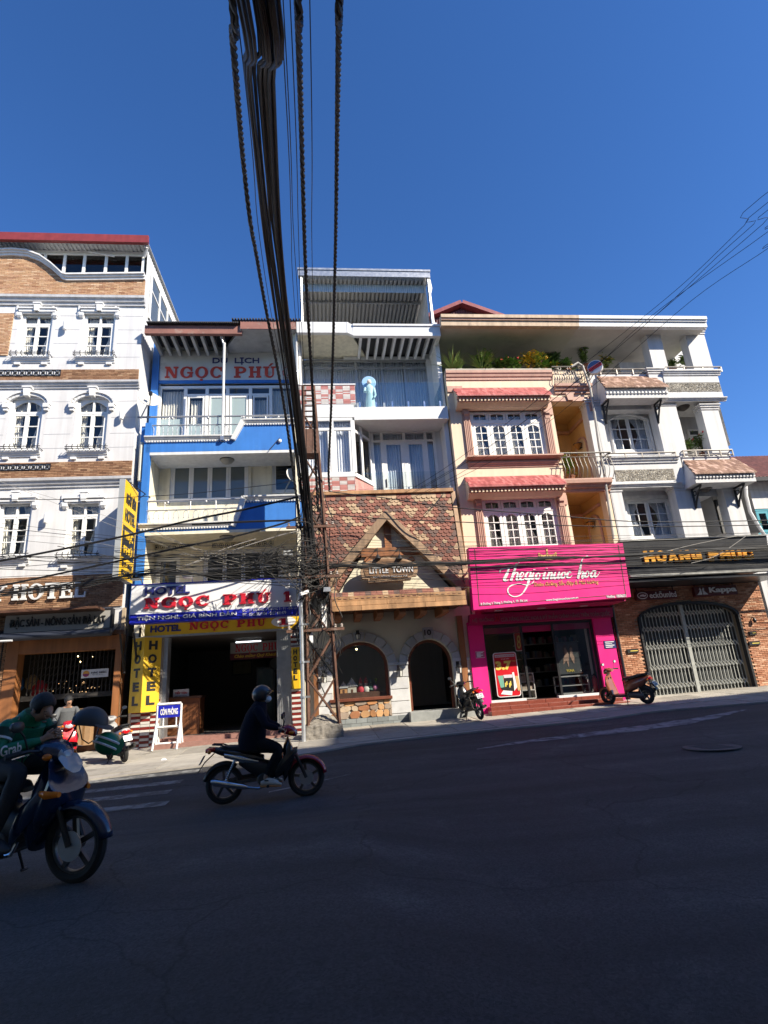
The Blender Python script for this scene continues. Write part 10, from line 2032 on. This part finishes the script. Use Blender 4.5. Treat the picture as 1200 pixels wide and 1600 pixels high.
def hang_helmet(lab,p,r,mat,tilt,stripes=False):
    w_=Matrix.Translation(W(gu,gy,NPZ))@Matrix.Rotation(YAW+ghd,4,'Z')@Matrix.Scale(1.06,4)@Vector(p);q_=w_-ORG;t=thing('helmet',lab,'helmet',q_.dot(EU),q_.dot(EV),q_.z,'helmets on the dark motorbike',ghd);t.rotation_euler=(tilt[0],tilt[1],YAW+ghd)
    mb=MB();prof=[(.001,r)]+[(r*math.sin(a*math.pi/2/8),r*math.cos(a*math.pi/2/8))for a in range(1,9)]+[(r*1.0,-r*.18),(r*.96,-r*.2)];vs=[];n=20
    for rr,h in prof:
        for j in range(n):a=2*math.pi*j/n;vs.append((rr*math.cos(a)*1.15,rr*math.sin(a),h))
    mb.add(vs,[(i*n+j,i*n+(j+1)%n,(i+1)*n+(j+1)%n,(i+1)*n+j)for i in range(len(prof)-1)for j in range(n)]);o=solid(mb.build('shell',mat,t,smooth=True,off=Zr),.014)
    mb=MB();mb.loft([((r*1.05,0,-r*.1),r*.8,.008,.2),((r*1.35,0,-r*.22),r*.7,.006,.3),((r*1.5,0,-r*.32),r*.35,.004,.3)],12,3);mb.build('peak',mat,t,smooth=True,off=Zr)
    mb=MB();mb.tube([(0,r*.95,-r*.15),(.03,r*.6,-r*1.0),(.04,0,-r*1.25),(.03,-r*.6,-r*1.0),(0,-r*.95,-r*.15)],.006,5);mb.build('strap',BLACKP,t,off=Zr)
    if stripes:
        for k in(-.25,.25):mb=MB();mb.tube([(r*1.18*math.cos(a*math.pi/10),k*r,r*1.03*math.sin(a*math.pi/10))for a in range(0,9)],.011,5);mb.build('stripe',WPR,t,off=Zr)
    return t
HG=M('grey_matt_shell',(.055,.055,.055),.6,.1,6);HGR=M('helmet_green',(.01,.20,.09),.35,.05)
hang_helmet('grey half shell helmet hung on the mirror of the dark motorbike',(.36,.35,1.19),.15,HG,(-.1,.12))
hang_helmet('green and white striped helmet hung under the bars of the dark motorbike',(.52,.40,1.0),.105,HGR,(1.2,.3),True)
# ---- red scooter with a rider in grey behind, and shop goods
ku,ky=gpx(98,1200,PAVH);ks=moped('red scooter standing in front of the wood framed shop with an orange bag',ku,ky,rad(-62),PRD2,PRD2,G1,style='scooter',z=gz(ku,ky)+PAVH,plate=None)
GJ=M('grey_jacket',(.09,.095,.10),.85,.15,6,.3,40)
J=dict(pelvis=(-.28,0,.92),chest=(-.16,0,1.24),collar=(-.12,0,1.40),neck=(-.10,0,1.42),jaw=(-.06,.01,1.465),head=(-.08,0,1.535),crown=(-.09,0,1.60),nose=(.035,.02,1.50),shL=(-.16,.19,1.36),shR=(-.16,-.19,1.36),elL=(.0,.27,1.12),elR=(.0,-.27,1.12),wrL=(.22,.30,1.02),wrR=(.22,-.30,1.02),paL=(.285,.31,1.01),paR=(.285,-.31,1.01),hiL=(-.24,.10,.86),hiR=(-.24,-.10,.86),knL=(.16,.20,.70),knR=(.16,-.20,.70),anL=(.06,.16,.36),anR=(.06,-.16,.36),toL=(.26,.16,.32),toR=(.26,-.16,.32))
t3,ob=person('person in a grey jacket sitting on the red scooter behind the driver',(ku,ky,gz(ku,ky)+PAVH),rad(-62),J,[SKIN,GJ,TROUD,SHOEB]);mb=MB();mb.ball((-.105,0,1.57),.112,14,10,1.05,.92,1.0);mb.build('hair',HAIR,t3,smooth=True,off=Zr);mb=MB();mb.loft([((-.27,0,.84),.18,.16,1.57),((-.24,0,1.0),.185,.16,1.57),((-.17,0,1.30),.19,.13,1.5)],14,2.2);mb.build('jacket_body',GJ,t3,smooth=True,off=Zr)
bgp=Matrix.Translation(W(ku,ky,gz(ku,ky)+PAVH))@Matrix.Rotation(YAW+rad(-62),4,'Z')@Vector((.46,-.22,.50));q_=bgp-ORG;bg_=thing('shopping_bag','orange bag hanging at the front of the red scooter','bag',q_.dot(EU),q_.dot(EV),q_.z,None,rad(-62));mb=MB();mb.loft([((0,0,0),.11,.07,1.57),((0,0,.10),.13,.10,1.57),((0,0,.28),.12,.09,1.57),((0,0,.36),.09,.04,1.57)],12,3);mb.build('body',M('orange_bag',(.65,.20,.03),.5,.12,9,.3,30),bg_,smooth=True,off=Zr);mb=MB();mb.tube([(0,-.06,.34),(0,-.05,.46),(0,.05,.46),(0,.06,.34)],.008,5);mb.build('handle',MATS['orange_bag'],bg_,off=Zr)
CARD=M('cardboard',(.33,.20,.10),.85,.15,4,.1,60,streak=.1)
def carton(lab,px0,py0,px1,py1,y,d,grp='cardboard boxes at the left shop'):
    a0,b0,a1,b1=rc(px0,py0,px1,py1,y);t=thing('cardboard_box',lab,'box',(a0+a1)/2,y+d/2,b0,grp);mb=MB();mb.box(a0,y,b0,a1,y+d,b1);mb.build('carton',CARD,t,bevel=.006);mb=MB();mb.box((a0+a1)/2-.03,y-.004,b0+.02,(a0+a1)/2+.03,y-.001,b1-.01);mb.build('tape',M('brown_tape',(.22,.12,.05),.3),t);return t
zfl=gz(-10,0)+PAVH
t=thing('shop_counter','brown wooden counter inside the left shop opening','counter',uz(150,1150,.5)[0],.5,zfl);a0,_,a1,_=rc(118,1124,184,1180,.5);_,zc2=uz(150,1126,.5);mb=MB();mb.box(a0,.5,zfl,a1,1.1,zc2-.06);mb.build('front',BROWN,t);mb=MB();mb.box(a0-.05,.44,zc2-.06,a1+.03,1.15,zc2);mb.build('top',WOODO,t)
carton('large cardboard box standing in front of the shop counter',119,1129,141,1165,.1,.3);carton('open cardboard carton lying on the shop counter',115,1107,137,1121,.5,.4)
plant('leafy pot plant before the counter of the left shop',uz(114,1140,.2)[0],.2,zfl,uz(114,1118,.2)[1]-zfl,.6,'big',[GR[0],GR[2]],None,n=130,seed=91,group='potted plants at the left shop')
for px,py,c,lab,nm in((62,1078,(.45,.01,.015),'red gift sack hanging in the left shop','gift_sack'),(28,1068,(.01,.10,.25),'blue bag hanging at the left inside the shop','hanging_bag'),(50,1066,(.30,.20,.08),'tan paper bag hanging beside the blue bag in the shop','hanging_bag')):
    x,z=uz(px,py,.6);t=thing(nm,lab,'bag',x,.6,z,'bags hanging in the left shop');mb=MB();k=1.25 if nm=='gift_sack' else 1;mb.loft([((x,.6,z-.2*k),.06*k,.12*k,1.57),((x,.6,z-.12*k),.10*k,.19*k,1.57),((x,.6,z+.10*k),.09*k,.17*k,1.57),((x,.6,z+.22*k),.03*k,.05*k,1.57)],12,3);mb.build('sack',M('sack_%s'%px,c,.6,.1,6),t,smooth=True);mb=MB();mb.tube([(x,.6,z+.2*k),(x,.6,z+.75)],.008,4);mb.build('cord',IRON,t)
FAIRY=emit('fairy_light',(1,.62,.30),.8);fl_=thing('fairy_lights','string of tiny warm fairy lights in the dark of the left shop','string lights',uz(120,1075,2.5)[0],2.5,2);mb=MB();rq=random.Random(3)
fl_pts=[]
for k in range(34):px,py=rq.uniform(82,155),rq.uniform(1064,1083);x,z=uz(px,py,2.5);fl_pts.append((x,z));mb.ball((x,2.5,z),.014,6,4)
mb.build('bulbs',FAIRY,fl_,kind='stuff');fl_pts.sort();mb=MB();mb.tube([(x,2.52,z)for x,z in fl_pts],.004,4);mb.build('wire',IRON,fl_)
for px,py,e in((122,1025.5,'second from right'),(144,1026,'rightmost'),(125.5,1034,'lowest'),(82,1019,'leftmost')):
    x,z=uz(px,py,1.5);t=thing('spot_lamp','tiny lit spot lamp inside the left shop, '+e+' of the four','lamp',x,1.5,z,'lit spots in the left shop');mb=MB();mb.ball((x,1.5,z),.022,8,6);mb.build('bulb',WB,t,smooth=True);mb=MB();mb.tube([(x,1.5,z+.02),(x,1.5,GZ1-.05)],.006,4);mb.build('cord',IRON,t)
lt2=thing('litter','scrap of white paper lying on the pavement before the hotel','litter',*gpx(256,1189,PAVH),gz(*gpx(256,1189,PAVH))+PAVH+.02);lu2,ly2,lz2=FO[lt2.name];mb=MB();mb.hexa([(lu2-.06,ly2-.04,lz2),(lu2+.05,ly2-.05,lz2),(lu2+.06,ly2+.04,lz2),(lu2-.04,ly2+.05,lz2),(lu2-.03,ly2-.02,lz2+.035),(lu2+.03,ly2-.03,lz2+.02),(lu2+.02,ly2+.03,lz2+.04),(lu2-.02,ly2+.02,lz2+.02)]);mb.build('paper',WPR,lt2)
